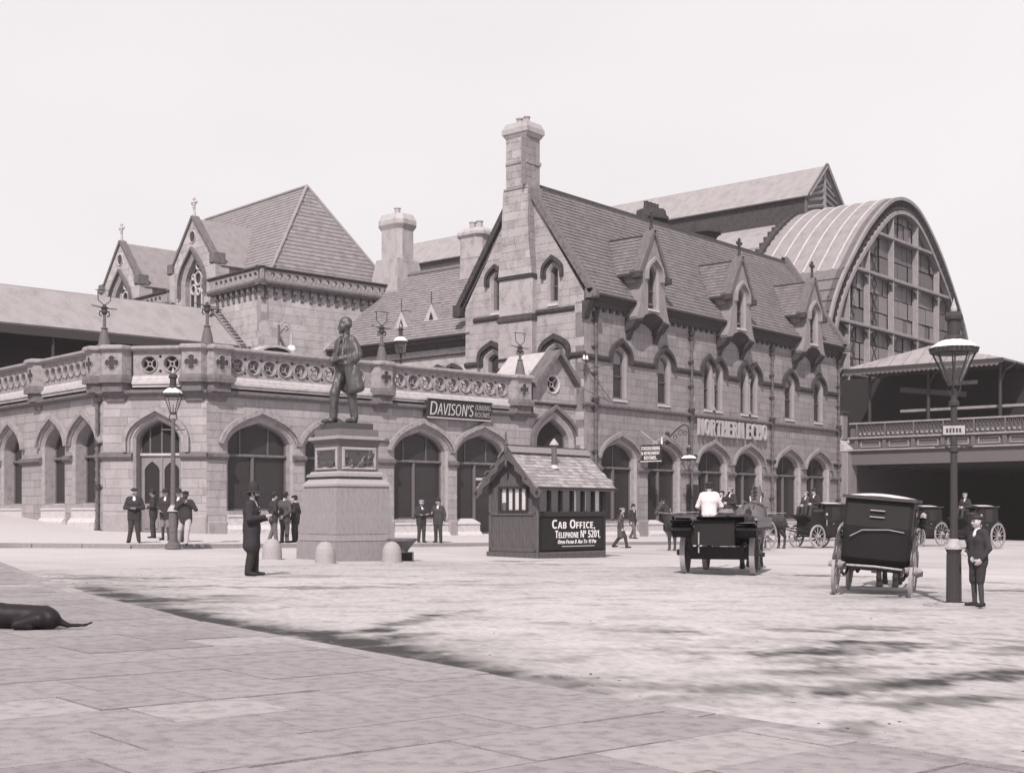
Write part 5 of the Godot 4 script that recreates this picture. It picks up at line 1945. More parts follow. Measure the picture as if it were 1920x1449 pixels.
# ---- signed-distance modelling of figures -----------------------------------------------------------------
# bones: [a, b, radius at a, radius at b, colour number, blend]; one continuous surface round all of them
func flesh(out: Shape, bones: Array, cell: float, palette: Array, at := Transform3D.IDENTITY, fold := 0.0) -> void:
	var lo := Vector3.INF
	var hi := -Vector3.INF
	for b in bones:
		var m := maxf(b[2], b[3]) + cell * 3.0
		lo = lo.min(b[0] - Vector3.ONE * m).min(b[1] - Vector3.ONE * m)
		hi = hi.max(b[0] + Vector3.ONE * m).max(b[1] + Vector3.ONE * m)
	var nx := int((hi.x - lo.x) / cell) + 2
	var ny := int((hi.y - lo.y) / cell) + 2
	var nz := int((hi.z - lo.z) / cell) + 2
	var f := PackedFloat32Array()
	f.resize(nx * ny * nz)
	f.fill(1.0)
	var raw := PackedFloat32Array()
	raw.resize(nx * ny * nz)
	raw.fill(9.0)
	var who := PackedByteArray()
	who.resize(nx * ny * nz)
	for b in bones:
		var pa: Vector3 = b[0]
		var pb: Vector3 = b[1]
		var ra: float = b[2]
		var rb: float = b[3]
		var id: int = b[4]
		var k: float = b[5] if b.size() > 5 else 0.04
		var mg := maxf(ra, rb) + maxf(k, cell * 2.5)
		var l := pa.min(pb) - Vector3.ONE * mg
		var h := pa.max(pb) + Vector3.ONE * mg
		var ba := pb - pa
		var ll := maxf(ba.length_squared(), 1e-9)
		var x0 := maxi(0, int((l.x - lo.x) / cell))
		var x1 := mini(nx - 1, int((h.x - lo.x) / cell) + 1)
		var y0 := maxi(0, int((l.y - lo.y) / cell))
		var y1 := mini(ny - 1, int((h.y - lo.y) / cell) + 1)
		var z0 := maxi(0, int((l.z - lo.z) / cell))
		var z1 := mini(nz - 1, int((h.z - lo.z) / cell) + 1)
		for z in range(z0, z1 + 1):
			for y in range(y0, y1 + 1):
				var row := (z * ny + y) * nx
				for x in range(x0, x1 + 1):
					var p := Vector3(lo.x + x * cell, lo.y + y * cell, lo.z + z * cell) - pa
					var t := clampf(p.dot(ba) / ll, 0.0, 1.0)
					var d := (p - ba * t).length() - (ra + (rb - ra) * t)
					var i := row + x
					if d < raw[i]:
						raw[i] = d
						who[i] = id
					var e := f[i]
					var g := k - absf(d - e)
					f[i] = minf(d, e) - (g * g * 0.25 / k if g > 0.0 else 0.0)
	var at_cell := PackedInt32Array()
	at_cell.resize(nx * ny * nz)
	at_cell.fill(-1)
	var vs := PackedVector3Array()
	var ns := PackedVector3Array()
	var ids := PackedByteArray()
	var sy := nx
	var sz := nx * ny
	var offs := [0, 1, sy, sy + 1, sz, sz + 1, sz + sy, sz + sy + 1]
	for z in nz - 1:
		for y in ny - 1:
			var base := z * sz + y * sy
			for x in nx - 1:
				var i := base + x
				var a := f[i]
				if a > cell * 2.0 or a < -cell * 2.0:
					continue
				var c := [a, f[i + 1], f[i + sy], f[i + sy + 1], f[i + sz], f[i + sz + 1], f[i + sz + sy], f[i + sz + sy + 1]]
				var mask := 0
				for q in 8:
					if c[q] < 0.0:
						mask |= 1 << q
				if mask == 0 or mask == 255:
					continue
				var sum := Vector3.ZERO
				var cnt := 0
				for e in [[0, 1], [2, 3], [4, 5], [6, 7], [0, 2], [1, 3], [4, 6], [5, 7], [0, 4], [1, 5], [2, 6], [3, 7]]:
					var u: float = c[e[0]]
					var w: float = c[e[1]]
					if (u < 0.0) != (w < 0.0):
						var t := u / (u - w)
						var e0: int = e[0]
						var e1: int = e[1]
						sum += Vector3(e0 & 1, (e0 >> 1) & 1, e0 >> 2).lerp(Vector3(e1 & 1, (e1 >> 1) & 1, e1 >> 2), t)
						cnt += 1
				at_cell[i] = vs.size()
				vs.append(lo + (Vector3(x, y, z) + sum / cnt) * cell)
				ns.append(Vector3(c[1] + c[3] + c[5] + c[7] - c[0] - c[2] - c[4] - c[6], c[2] + c[3] + c[6] + c[7] - c[0] - c[1] - c[4] - c[5], c[4] + c[5] + c[6] + c[7] - c[0] - c[1] - c[2] - c[3]).normalized())
				ids.append(who[i])
	if fold > 0.0:
		var fn := FastNoiseLite.new()
		fn.seed = 3
		fn.frequency = 4.5
		for i in vs.size():
			var p := vs[i]
			vs[i] = p + ns[i] * fold * fn.get_noise_3d(p.x * 1.8, p.y * 0.4, p.z * 1.8)
			var e := 0.01
			var g0 := fn.get_noise_3d(p.x * 1.8, p.y * 0.4, p.z * 1.8)
			var grad := Vector3(fn.get_noise_3d((p.x + e) * 1.8, p.y * 0.4, p.z * 1.8) - g0, fn.get_noise_3d(p.x * 1.8, (p.y + e) * 0.4, p.z * 1.8) - g0, fn.get_noise_3d(p.x * 1.8, p.y * 0.4, (p.z + e) * 1.8) - g0) / e
			ns[i] = (ns[i] - (grad - ns[i] * grad.dot(ns[i])) * fold).normalized()
	var turn := at.basis.orthonormalized()
	for i in vs.size():
		vs[i] = at * vs[i]
		ns[i] = turn * ns[i]
	for z in range(1, nz - 1):
		for y in range(1, ny - 1):
			for x in range(1, nx - 1):
				var i := z * sz + y * sy + x
				var a := f[i] < 0.0
				if absf(f[i]) > cell * 2.0:
					continue
				for ax in 3:
					var o: int = [1, sy, sz][ax]
					if (f[i + o] < 0.0) == a:
						continue
					var p: int = [sy, sz, 1][ax]
					var q: int = [sz, 1, sy][ax]
					var k := [at_cell[i], at_cell[i - p], at_cell[i - p - q], at_cell[i - q]]
					if k[0] < 0 or k[1] < 0 or k[2] < 0 or k[3] < 0:
						continue
					var order := [0, 1, 2, 0, 2, 3] if not a else [0, 2, 1, 0, 3, 2]
					for e in order:
						out.v.append(vs[k[e]])
						out.n.append(ns[k[e]])
						out.c.append(palette[ids[k[e]]])

func tone(g: float) -> Color:
	return Color(g * 1.04, g * 0.95, g)

# ---- people ----------------------------------------------------------------------------------------------
var hand_shape: Shape
var head_shapes := {}

func make_hand() -> void:
	# a relaxed right hand hanging from the wrist at the origin, fingers down, palm towards -x... its thumb forward (+z)
	var h := Shape.new()
	h.colored = true
	var bones := []
	bones.append([V(0, 0.02, 0), V(0, -0.03, 0.0), 0.026, 0.026, 0, 0.02])
	for i in 4:
		var z := 0.033 - i * 0.022
		var l: float = [0.070, 0.080, 0.074, 0.058][i]
		var k := V(0.002, -0.085, z)
		bones.append([V(0, -0.025, z * 0.6), k, 0.017, 0.0125, 0, 0.012])
		var m := k + V(0.012, -l * 0.5, z * 0.04)
		var t := m + V(0.024, -l * 0.42, 0)
		bones.append([k, m, 0.0105, 0.0095, 0, 0.004])
		bones.append([m, t, 0.0095, 0.0075, 0, 0.004])
	bones.append([V(0.004, -0.02, 0.02), V(0.014, -0.055, 0.05), 0.016, 0.0125, 0, 0.012])
	bones.append([V(0.014, -0.055, 0.05), V(0.024, -0.095, 0.056), 0.0115, 0.009, 0, 0.006])
	flesh(h, bones, 0.006, [Color.WHITE])
	hand_shape = h

func make_head(kind: String) -> void:
	# a head about its own centre, facing +z: 0 skin, 1 hair, 2 beard, 3 eyes
	var h := Shape.new()
	h.colored = true
	var b := []
	b.append([V(0, 0.035, -0.02), V(0, 0.035, 0.012), 0.083, 0.08, 0, 0.03])
	b.append([V(0, -0.03, 0.03), V(0, -0.07, 0.045), 0.058, 0.04, 0, 0.04])
	b.append([V(-0.03, -0.045, 0.02), V(0.03, -0.045, 0.02), 0.05, 0.05, 0, 0.03])
	b.append([V(0, 0.01, 0.088), V(0, -0.028, 0.108), 0.009, 0.014, 0, 0.014])
	b.append([V(-0.014, -0.03, 0.096), V(0.014, -0.03, 0.096), 0.009, 0.009, 0, 0.01])
	for s in [-1.0, 1.0]:
		b.append([V(s * 0.05, 0.022, 0.075), V(s * 0.014, 0.02, 0.09), 0.009, 0.008, 0, 0.014])
		b.append([V(s * 0.032, 0.004, 0.084), V(s * 0.03, 0.004, 0.084), 0.0105, 0.0105, 3, 0.004])
		b.append([V(s * 0.082, 0.015, -0.01), V(s * 0.086, -0.025, -0.004), 0.014, 0.009, 0, 0.008])
		b.append([V(s * 0.05, -0.02, 0.055), V(s * 0.04, -0.03, 0.06), 0.026, 0.024, 0, 0.03])
	b.append([V(-0.02, -0.055, 0.089), V(0.02, -0.055, 0.089), 0.008, 0.008, 4, 0.008])
	b.append([V(-0.016, -0.066, 0.087), V(0.016, -0.066, 0.087), 0.008, 0.008, 4, 0.008])
	# hair over crown and nape
	b.append([V(0, 0.05, -0.03), V(0, 0.05, 0.0), 0.088, 0.084, 1, 0.012])
	b.append([V(-0.05, 0.0, -0.055), V(0.05, 0.0, -0.055), 0.05, 0.05, 1, 0.03])
	b.append([V(0, 0.0, -0.02), V(0, -0.11, -0.02), 0.06, 0.052, 0, 0.03])
	if kind == "moustache" or kind == "beard":
		b.append([V(-0.03, -0.052, 0.092), V(0.03, -0.052, 0.092), 0.012, 0.012, 2, 0.006])
	if kind == "beard":
		b.append([V(0, -0.07, 0.06), V(0, -0.11, 0.075), 0.048, 0.03, 2, 0.02])
		for s in [-1.0, 1.0]:
			b.append([V(s * 0.07, -0.01, 0.01), V(s * 0.045, -0.07, 0.05), 0.02, 0.026, 2, 0.02])
	flesh(h, b, 0.0075, [Color(1, 0, 0), Color(0, 1, 0), Color(0, 0, 1), Color(0, 0, 0), Color(1, 1, 0)])
	head_shapes[kind] = h

func add_copy(out: Shape, from: Shape, at: Transform3D, recolor: Callable) -> void:
	var turn := at.basis.orthonormalized()
	var flip := at.basis.determinant() < 0.0
	for i in range(0, from.v.size(), 3):
		for e in ([0, 1, 2] if not flip else [0, 2, 1]):
			out.v.append(at * from.v[i + e])
			out.n.append((turn * from.n[i + e]).normalized())
			out.c.append(recolor.call(from.c[i + e]))

func hat(kind: String, parent: Node, at: Transform3D, shade := "hat_dark") -> void:
	var s := sh()
	match kind:
		"flat":
			s.ball(V(0, 0.075, -0.01), V(0.118, 0.05, 0.128), 8, 16)
			s.ball(V(0, 0.052, 0.1), V(0.075, 0.012, 0.05), 5, 12)
		"bowler":
			s.lathe(P2([0.0, 0.036, 0.132, 0.036, 0.15, 0.05, 0.138, 0.05, 0.1, 0.046, 0.1, 0.1, 0.088, 0.145, 0.05, 0.17, 0.0, 0.175]), 18)
		"peaked":
			s.lathe(P2([0.0, 0.03, 0.1, 0.03, 0.1, 0.075, 0.122, 0.095, 0.118, 0.112, 0.0, 0.118]), 18)
			s.ball(V(0, 0.04, 0.1), V(0.075, 0.01, 0.05), 5, 12)
		"felt":
			s.lathe(P2([0.0, 0.03, 0.17, 0.024, 0.19, 0.035, 0.11, 0.046, 0.1, 0.12, 0.07, 0.15, 0.0, 0.14]), 18)
		"helmet":
			s.lathe(P2([0.0, 0.02, 0.15, 0.012, 0.168, 0.02, 0.115, 0.055, 0.112, 0.11, 0.1, 0.165, 0.07, 0.21, 0.03, 0.235, 0.022, 0.25, 0.0, 0.26]), 20)
			s.lathe(P2([0.119, 0.05, 0.119, 0.068]), 20)
	var o := obj("helmet" if kind == "helmet" else "hat", s, mats[shade], parent)
	o.transform = at

# pose joints are in the body's own axes: x to its left, y up, z forward, for a figure 1.75 m tall.
# o: tall, coat, trousers, hat, hat_mat, face, head_turn, head_tilt, coat_hem, hands [right, left] as wrist points, elbows, knees, feet, skin, collar, lean, seated
func person(label: String, at: Transform3D, o: Dictionary, group := "") -> Node3D:
	var tall: float = o.get("tall", 1.73)
	var root := thing("person", label, "person", at, group)
	var k := tall / 1.75
	root.transform = at * Transform3D(Basis.IDENTITY.scaled(Vector3.ONE * k), Vector3.ZERO)
	var sit: bool = o.get("seated", false)
	var drop := 0.0
	var lean: float = o.get("lean", 0.0)
	var hip := V(0, 0.93, 0)
	var chest := V(0, 1.28, lean * 0.5)
	var neck := V(0, 1.49, lean + 0.01)
	var head := V(0, 1.625, lean + 0.035)
	var coat := 1
	var legs := 2
	var c := 0.02 if not o.has("cell") else float(o.cell)
	var bones := []
	var hem: float = o.get("coat_hem", 0.78)
	for s in [-1.0, 1.0]:
		bones.append([hip + V(s * 0.065, 0.0, 0), chest + V(s * 0.085, 0.0, 0), 0.125, 0.115, coat, 0.07])
		bones.append([chest + V(s * 0.09, 0.0, 0.0), V(s * 0.11, 1.40, lean * 0.8), 0.115, 0.075, coat, 0.06])
		if not sit:
			bones.append([hip + V(s * 0.07, 0.05, 0), V(s * o.get("flare", 0.075), hem, o.get("tail", 0.0)), 0.118, 0.125, coat, 0.05])
	bones.append([V(-0.12, 1.41, lean * 0.85), V(0.12, 1.41, lean * 0.85), 0.068, 0.068, coat, 0.06])
	bones.append([V(0, 1.42, lean * 0.9), neck, 0.062, 0.05, 4 if o.get("scarf", false) else 3, 0.03])
	bones.append([V(0, 1.38, lean + 0.075), V(0, 1.44, lean + 0.062), 0.034, 0.03, 3, 0.008])
	var feet = o.get("feet", [V(-0.11, 0.09, -0.02), V(0.11, 0.09, 0.0)])
	var knees = o.get("knees", [V(-0.1, 0.5, 0.025), V(0.1, 0.5, 0.03)])
	var toes = o.get("toes", [V(-0.04, 0, 0.17), V(0.04, 0, 0.17)])
	for i in 2:
		var s := -1.0 if i == 0 else 1.0
		var sock: int = 5 if o.get("breeches", false) else legs
		bones.append([V(s * 0.09, 0.9, 0), knees[i], 0.1, 0.077, legs, 0.04])
		bones.append([knees[i], feet[i], 0.074 if sock == legs else 0.06, 0.062 if sock == legs else 0.042, sock, 0.02])
		bones.append([feet[i] + V(0, -0.045, -0.03), feet[i] + V(0, -0.05, 0) + toes[i], 0.045, 0.034, 6, 0.02])
	var hands = o.get("hands", [V(-0.27, 0.86, 0.05), V(0.27, 0.86, 0.05)])
	var elbows = o.get("elbows", [V(-0.265, 1.13, -0.05), V(0.265, 1.13, -0.05)])
	for i in 2:
		var s := -1.0 if i == 0 else 1.0
		bones.append([V(s * 0.185, 1.40, lean * 0.85), elbows[i], 0.068, 0.055, coat, 0.05])
		bones.append([elbows[i], hands[i], 0.055, 0.04, coat, 0.03])
	var bulk: float = o.get("bulk", 1.06)
	for q in bones:
		if q[4] == coat or q[4] == legs:
			q[2] *= bulk
			q[3] *= bulk
	if o.has("extra"):
		bones.append_array(o.extra)
	var palette := [tone(o.get("skin", 0.45)), tone(o.get("coat", 0.045)), tone(o.get("trousers", 0.05)), tone(o.get("collar", 0.72)), tone(0.5), tone(0.06), tone(0.03), tone(o.get("extra_tone", 0.06))]
	var m := sh()
	m.colored = true
	flesh(m, bones, c, palette, Transform3D.IDENTITY, o.get("fold", 0.012))
	var skin: Color = palette[0]
	for i in 2:
		var d: Vector3 = (hands[i] - elbows[i]).normalized()
		var fwd: Vector3 = V(0, 0, 1)
		if absf(d.z) > 0.8:
			fwd = V(0, 1, 0)
		var y := -d
		var z := (fwd - y * fwd.dot(y)).normalized()
		var x := y.cross(z)
		var bs := Basis(x, y, z)
		if i == 1:
			bs = Basis(-x, y, z)
		add_copy(m, hand_shape, Transform3D(bs, hands[i]), func(_q): return skin)
	var face: String = o.get("face", "clean")
	var hair := tone(o.get("hair", 0.04))
	var ht := Transform3D(Basis.from_euler(V(o.get("head_tilt", 0.0), o.get("head_turn", 0.0), 0.0)), head)
	add_copy(m, head_shapes[face], ht, func(q): return hair if q.g > 0.5 and q.r < 0.5 else (hair if q.b > 0.5 else (tone(0.05) if q.r < 0.5 else (tone(0.25) if q.g > 0.5 else skin))))
	obj("body", m, mats.body, root)
	if o.get("hat", "flat") != "none":
		hat(o.get("hat", "flat"), root, ht, o.get("hat_mat", "hat_dark"))
	if o.get("buttons", false):
		for i in 6:
			obj("button", sh().ball(V(0.0, 1.0 + i * 0.07, 0.135 + 0.004 * i), Vector3.ONE * 0.011, 4, 6), mats.brass, root)
		obj("belt", sh().tube(PackedVector3Array([V(-0.19, 1.03, 0), V(-0.14, 1.03, 0.11), V(0, 1.03, 0.135), V(0.14, 1.03, 0.11), V(0.19, 1.03, 0), V(0.14, 1.03, -0.11), V(0, 1.03, -0.135), V(-0.14, 1.03, -0.11), V(-0.19, 1.03, 0)]), 0.022), mats.leather, root)
	return root

func seated(o: Dictionary) -> Dictionary:
	o.seated = true
	o.knees = o.get("knees", [V(-0.13, 0.96, 0.4), V(0.13, 0.96, 0.4)])
	o.feet = o.get("feet", [V(-0.13, 0.55, 0.5), V(0.13, 0.55, 0.5)])
	return o

func build_people() -> void:
	var clasp := {"hands": [V(-0.07, 1.1, 0.2), V(0.07, 1.1, 0.21)], "elbows": [V(-0.29, 1.12, 0.0), V(0.29, 1.12, 0.0)]}
	person("policeman in helmet and long dark tunic standing alone on the road", stand(16.25, 20.43, 92.0), {"tall": 1.76, "hat": "helmet", "face": "beard", "coat_hem": 0.6, "flare": 0.1, "hands": [V(-0.1, 1.16, 0.27), V(0.1, 1.13, 0.29)], "elbows": [V(-0.29, 1.12, 0.02), V(0.28, 1.1, 0.03)], "coat": 0.04, "trousers": 0.035, "cell": 0.014, "bulk": 1.2, "buttons": true, "feet": [V(-0.09, 0.09, -0.05), V(0.1, 0.09, 0.04)]})
	var at := func(u: float, v: float, h: float) -> Transform3D: return stand(u, v, h, paved(u, v) - ground(u, v))
	var grp := "men loitering round the left street lamp"
	var o := clasp.duplicate()
	o.merge({"tall": 1.74, "face": "moustache", "hat": "flat", "feet": [V(-0.16, 0.09, 0.0), V(0.15, 0.09, 0.03)], "cell": 0.017})
	person("dark suited man with moustache and clasped hands, leftmost by the corner door", at.call(23.7, 35.7, 172.0), o, grp)
	person("man in dark jacket turned sideways in the corner doorway, arms folded", at.call(26.6, 38.9, 262.0), {"tall": 1.72, "hands": [V(-0.1, 1.12, 0.22), V(0.16, 1.08, 0.2)], "elbows": [V(-0.28, 1.14, -0.02), V(0.28, 1.14, -0.02)], "hat": "felt", "cell": 0.02, "collar": 0.3}, grp)
	person("young man in brimmed hat and knee breeches just left of the lamp post", at.call(26.0, 37.3, 190.0), {"tall": 1.74, "hat": "felt", "breeches": true, "trousers": 0.2, "hands": [V(-0.12, 1.02, 0.2), V(0.25, 0.85, 0.06)], "elbows": [V(-0.28, 1.14, 0.0), V(0.27, 1.12, -0.05)], "cell": 0.02}, grp)
	person("man in dark felt hat standing behind the lamp post, hand at his side", at.call(25.6, 36.0, 185.0), {"tall": 1.76, "hat": "felt", "hands": [V(-0.2, 0.88, 0.1), V(0.27, 0.84, 0.05)], "cell": 0.02, "coat": 0.06}, grp)
	person("man in pale trousers and dark jacket, hands to his mouth, right of the lamp", stand(24.15, 33.6, 176.0, 0.12), {"tall": 1.7, "trousers": 0.4, "hat": "peaked", "skin": 0.12, "face": "beard", "collar": 0.6, "hands": [V(-0.05, 1.38, 0.19), V(0.06, 1.36, 0.18)], "elbows": [V(-0.33, 1.16, 0.06), V(0.33, 1.16, 0.04)], "feet": [V(-0.26, 0.09, -0.14), V(0.05, 0.09, 0.2)], "knees": [V(-0.17, 0.52, 0.02), V(0.08, 0.52, 0.14)], "scarf": true, "cell": 0.017}, grp)
	grp = "three men talking beside the pedestal"
	person("man in bowler with grey trousers, left one of three beside the pedestal", at.call(28.7, 34.9, 60.0), {"tall": 1.74, "hat": "bowler", "trousers": 0.13, "hands": [V(-0.2, 0.95, 0.16), V(0.18, 0.98, 0.18)], "feet": [V(-0.12, 0.09, 0.06), V(0.14, 0.09, -0.12)], "cell": 0.02}, grp)
	person("man in bowler seen from behind, hands clasped at his back beside the pedestal", at.call(29.4, 35.15, 25.0), {"tall": 1.76, "hat": "bowler", "trousers": 0.08, "coat": 0.08, "hands": [V(-0.06, 0.9, -0.2), V(0.06, 0.9, -0.21)], "elbows": [V(-0.3, 1.1, -0.1), V(0.3, 1.1, -0.1)], "cell": 0.02}, grp)
	person("man in dark cap facing left, half hidden by the pedestal corner", at.call(30.1, 35.4, 285.0), {"tall": 1.68, "hat": "peaked", "coat": 0.04, "cell": 0.02}, grp)
	grp = "two men talking before the dining rooms"
	person("bearded man in pale cap with folded arms outside the dining rooms", at.call(36.0, 34.9, 150.0), {"tall": 1.66, "face": "beard", "hat": "flat", "hat_mat": "hat_grey", "hair": 0.1, "hands": [V(0.08, 1.14, 0.21), V(-0.06, 1.12, 0.22)], "elbows": [V(-0.29, 1.12, 0.04), V(0.29, 1.12, 0.04)], "scarf": true, "cell": 0.02}, grp)
	person("man in bowler and waistcoat gesturing to his companion outside the dining rooms", at.call(36.75, 34.7, 200.0), {"tall": 1.72, "face": "moustache", "hat": "bowler", "hands": [V(-0.2, 1.16, 0.22), V(0.27, 0.86, 0.04)], "elbows": [V(-0.3, 1.1, 0.0), V(0.27, 1.12, -0.04)], "coat": 0.06, "cell": 0.02}, grp)
	person("man in long brown overcoat and pale cap striding off the kerb by the cab office", stand(44.23, 31.3, 95.0), {"tall": 1.68, "coat": 0.085, "hat": "flat", "hat_mat": "hat_grey", "coat_hem": 0.52, "flare": 0.09, "lean": 0.05, "feet": [V(-0.09, 0.09, 0.28), V(0.1, 0.12, -0.3)], "knees": [V(-0.1, 0.5, 0.2), V(0.1, 0.48, -0.02)], "cell": 0.02})
	person("man in bowler and dark suit walking towards the refreshment room door", at.call(54.5, 37.8, 130.0), {"tall": 1.76, "hat": "bowler", "trousers": 0.12, "feet": [V(-0.1, 0.09, 0.2), V(0.1, 0.1, -0.22)], "knees": [V(-0.1, 0.5, 0.16), V(0.1, 0.5, 0.02)], "cell": 0.022})
	person("boy in knee breeches and white collar leaning against the right street lamp", stand(20.6, 7.6, 250.0, 0.03), {"tall": 1.46, "breeches": true, "trousers": 0.04, "hat": "flat", "coat": 0.045, "coat_hem": 0.86, "hands": [V(-0.2, 1.02, 0.12), V(0.22, 0.92, 0.1)], "elbows": [V(-0.3, 1.1, -0.04), V(0.28, 1.12, -0.02)], "cell": 0.016, "extra": [[V(-0.02, 0.9, 0.08), V(0.14, 0.86, 0.08), 0.06, 0.05, 7, 0.03]], "extra_tone": 0.5})

# ---- monument ----------------------------------------------------------------------------------------------
func build_monument() -> void:
	var base := stand(23.82, 25.91, 0.0)
	var at := Transform3D(Basis(Vector3.UP, deg_to_rad(-9.7)), base.origin + V(0, -0.05, 0))
	# square plan with one corner to the viewer
	var p := thing("statue_pedestal", "tapering granite pedestal with sculpted relief panels, carrying the bronze statue", "pedestal", at)
	var sq := func(h: float) -> PackedVector2Array: return P2([-h, h, h, h, h, -h, -h, -h])
	var add := func(called: String, h: float, y0: float, y1: float, g: float, m: String) -> void:
		obj(called, sh().post(sq.call(h), y0, y1, g), mats[m], p)
	add.call("plinth", 0.98, -0.1, 0.56, 0.985, "granite")
	add.call("plinth_course", 0.95, 0.575, 0.74, 0.97, "granite")
	add.call("plinth_joint", 0.92, 0.56, 0.575, 1.0, "granite_dark")
	add.call("dado", 0.9, 0.75, 2.02, 0.915, "granite")
	add.call("dado_cap", 0.86, 2.02, 2.08, 1.0, "granite_pale")
	add.call("weathering", 0.86, 2.08, 2.22, 0.85, "granite_pale")
	add.call("fillet", 0.7, 2.22, 2.28, 1.0, "granite_dark")
	add.call("torus", 0.79, 2.28, 2.36, 0.96, "granite")
	add.call("fillet", 0.72, 2.36, 2.42, 0.95, "granite_pale")
	add.call("die", 0.62, 2.42, 3.1, 1.0, "granite_dark")
	add.call("frieze", 0.63, 3.1, 3.2, 1.02, "granite_dark")
	add.call("cornice", 0.65, 3.2, 3.27, 1.14, "granite_dark")
	add.call("cornice_top", 0.75, 3.27, 3.36, 0.97, "granite")
	add.call("upper_block", 0.62, 3.36, 3.55, 1.0, "granite_dark")
	add.call("statue_plinth", 0.52, 3.55, 3.72, 1.0, "bronze")
	var n := FastNoiseLite.new()
	n.seed = 4
	n.frequency = 3.0
	n.fractal_octaves = 3
	for side in 4:
		var t := Transform3D(Basis(Vector3.UP, -PI / 2 * side), Vector3.ZERO)
		var fr := sh(t)
		fr.block(-0.54, 0.54, 2.46, 2.54, 0.6, 0.66, 0.02)
		fr.block(-0.54, 0.54, 2.98, 3.06, 0.6, 0.66, 0.02)
		fr.block(-0.54, -0.45, 2.54, 2.98, 0.6, 0.66, 0.02)
		fr.block(0.45, 0.54, 2.54, 2.98, 0.6, 0.66, 0.02)
		obj("panel_frame", fr, mats.granite_pale, p)
		var rl := sh(t)
		var nx := 26
		var ny := 14
		var h := func(i: int, j: int) -> Vector3:
			var x := -0.45 + 0.9 * i / nx
			var y := 2.54 + 0.44 * j / ny
			return V(x, y, 0.625 + maxf(0.0, n.get_noise_3d(x * 1.3 + side * 7.0, y, 0.0) * 0.09 + (0.03 if j < 5 else -0.005)))
		for i in nx:
			for j in ny:
				rl.quad(h.call(i, j), h.call(i + 1, j), h.call(i + 1, j + 1), h.call(i, j + 1))
		obj("relief_panel", rl, mats.bronze, p)
	# the bronze figure
	var st := thing("bronze_statue", "bronze statue of a bareheaded man in a frock coat, hands joined, looking left", "statue", base * shift(0, 3.67, 0))
	var o := Transform3D(Basis(Vector3.UP, deg_to_rad(-222.0)).scaled(Vector3.ONE * 1.6), V(0, 0.02, 0))
	var b := []
	var hip := V(0, 0.93, 0)
	for s in [-1.0, 1.0]:
		b.append([hip + V(s * 0.07, 0, 0), V(s * 0.085, 1.26, 0), 0.105, 0.11, 0, 0.06])
		b.append([V(s * 0.09, 1.26, 0.0), V(s * 0.11, 1.40, 0.0), 0.11, 0.08, 0, 0.06])
		b.append([V(s * 0.17, 1.37, 0), V(s * 0.27, 1.14, -0.02), 0.075, 0.082, 0, 0.05])
		b.append([V(s * 0.27, 1.12, 0.0), V(s * 0.1, 1.06, 0.22), 0.078, 0.055, 0, 0.03])
		b.append([V(s * 0.27, 1.06, 0.03), V(s * 0.17, 0.98, 0.16), 0.06 if s > 0 else 0.03, 0.045 if s > 0 else 0.03, 0, 0.04])
		# coat skirts
		b.append([V(s * 0.13, 0.98, 0.02), V(s * 0.16, 0.64, 0.0), 0.085, 0.075, 0, 0.05])
		b.append([V(s * 0.1, 0.98, -0.06), V(s * 0.12, 0.6, -0.1), 0.09, 0.09, 0, 0.05])
	b.append([V(0.16, 0.95, 0.06), V(0.22, 0.56, 0.04), 0.1, 0.09, 0, 0.04])
	b.append([V(0.2, 0.9, 0.0), V(0.28, 0.6, -0.04), 0.09, 0.09, 0, 0.04])
	b.append([V(0, 1.42, 0), V(0, 1.52, 0.01), 0.075, 0.06, 0, 0.03])
	# legs: right foot forward
	b.append([V(-0.09, 0.9, 0.02), V(-0.12, 0.5, 0.16), 0.1, 0.082, 0, 0.03])
	b.append([V(-0.12, 0.5, 0.16), V(-0.13, 0.09, 0.17), 0.08, 0.07, 0, 0.02])
	b.append([V(-0.13, 0.04, 0.13), V(-0.18, 0.03, 0.36), 0.05, 0.035, 0, 0.02])
	b.append([V(0.1, 0.9, 0), V(0.12, 0.5, -0.02), 0.1, 0.085, 0, 0.03])
	b.append([V(0.12, 0.5, -0.02), V(0.13, 0.09, -0.06), 0.08, 0.068, 0, 0.02])
	b.append([V(0.13, 0.04, -0.08), V(0.17, 0.03, 0.13), 0.05, 0.036, 0, 0.02])
	# lapels and a scroll in the hands
	b.append([V(-0.05, 1.4, 0.1), V(-0.1, 1.0, 0.16), 0.03, 0.03, 0, 0.015])
	b.append([V(0.05, 1.4, 0.1), V(0.1, 1.0, 0.16), 0.03, 0.03, 0, 0.015])
	b.append([V(-0.14, 1.01, 0.25), V(0.12, 1.05, 0.26), 0.026, 0.026, 0, 0.01])
	var m := sh()
	m.colored = true
	flesh(m, b, 0.016, [tone(0.085)], o, 0.022)
	for i in 2:
		var s := -1.0 if i == 0 else 1.0
		var bs := Basis(V(0, 0, -1) * s, V(s, 0.1, -0.2).normalized(), V(0, 1, 0))
		add_copy(m, hand_shape, o * Transform3D(bs.orthonormalized() if i == 1 else Basis(-bs.x, bs.y, bs.z).orthonormalized(), V(s * 0.1, 1.06, 0.23)), func(_q): return tone(0.1))
	var hd := o * Transform3D(Basis.from_euler(V(0.05, -0.65, 0)).scaled(Vector3.ONE * 1.06), V(0, 1.65, 0.03))
	add_copy(m, head_shapes["beard"], hd, func(_q): return tone(0.075))
	obj("figure", m, mats.bronze, st)
	# three domed guard stones
	var spots := [["rounded granite guard stone at the left corner of the pedestal", 21.95, 26.75], ["rounded granite guard stone in front of the pedestal's near corner", 21.72, 24.4], ["rounded granite guard stone at the right corner of the pedestal beside the trough", 23.9, 24.25]]
	var first: Node3D = null
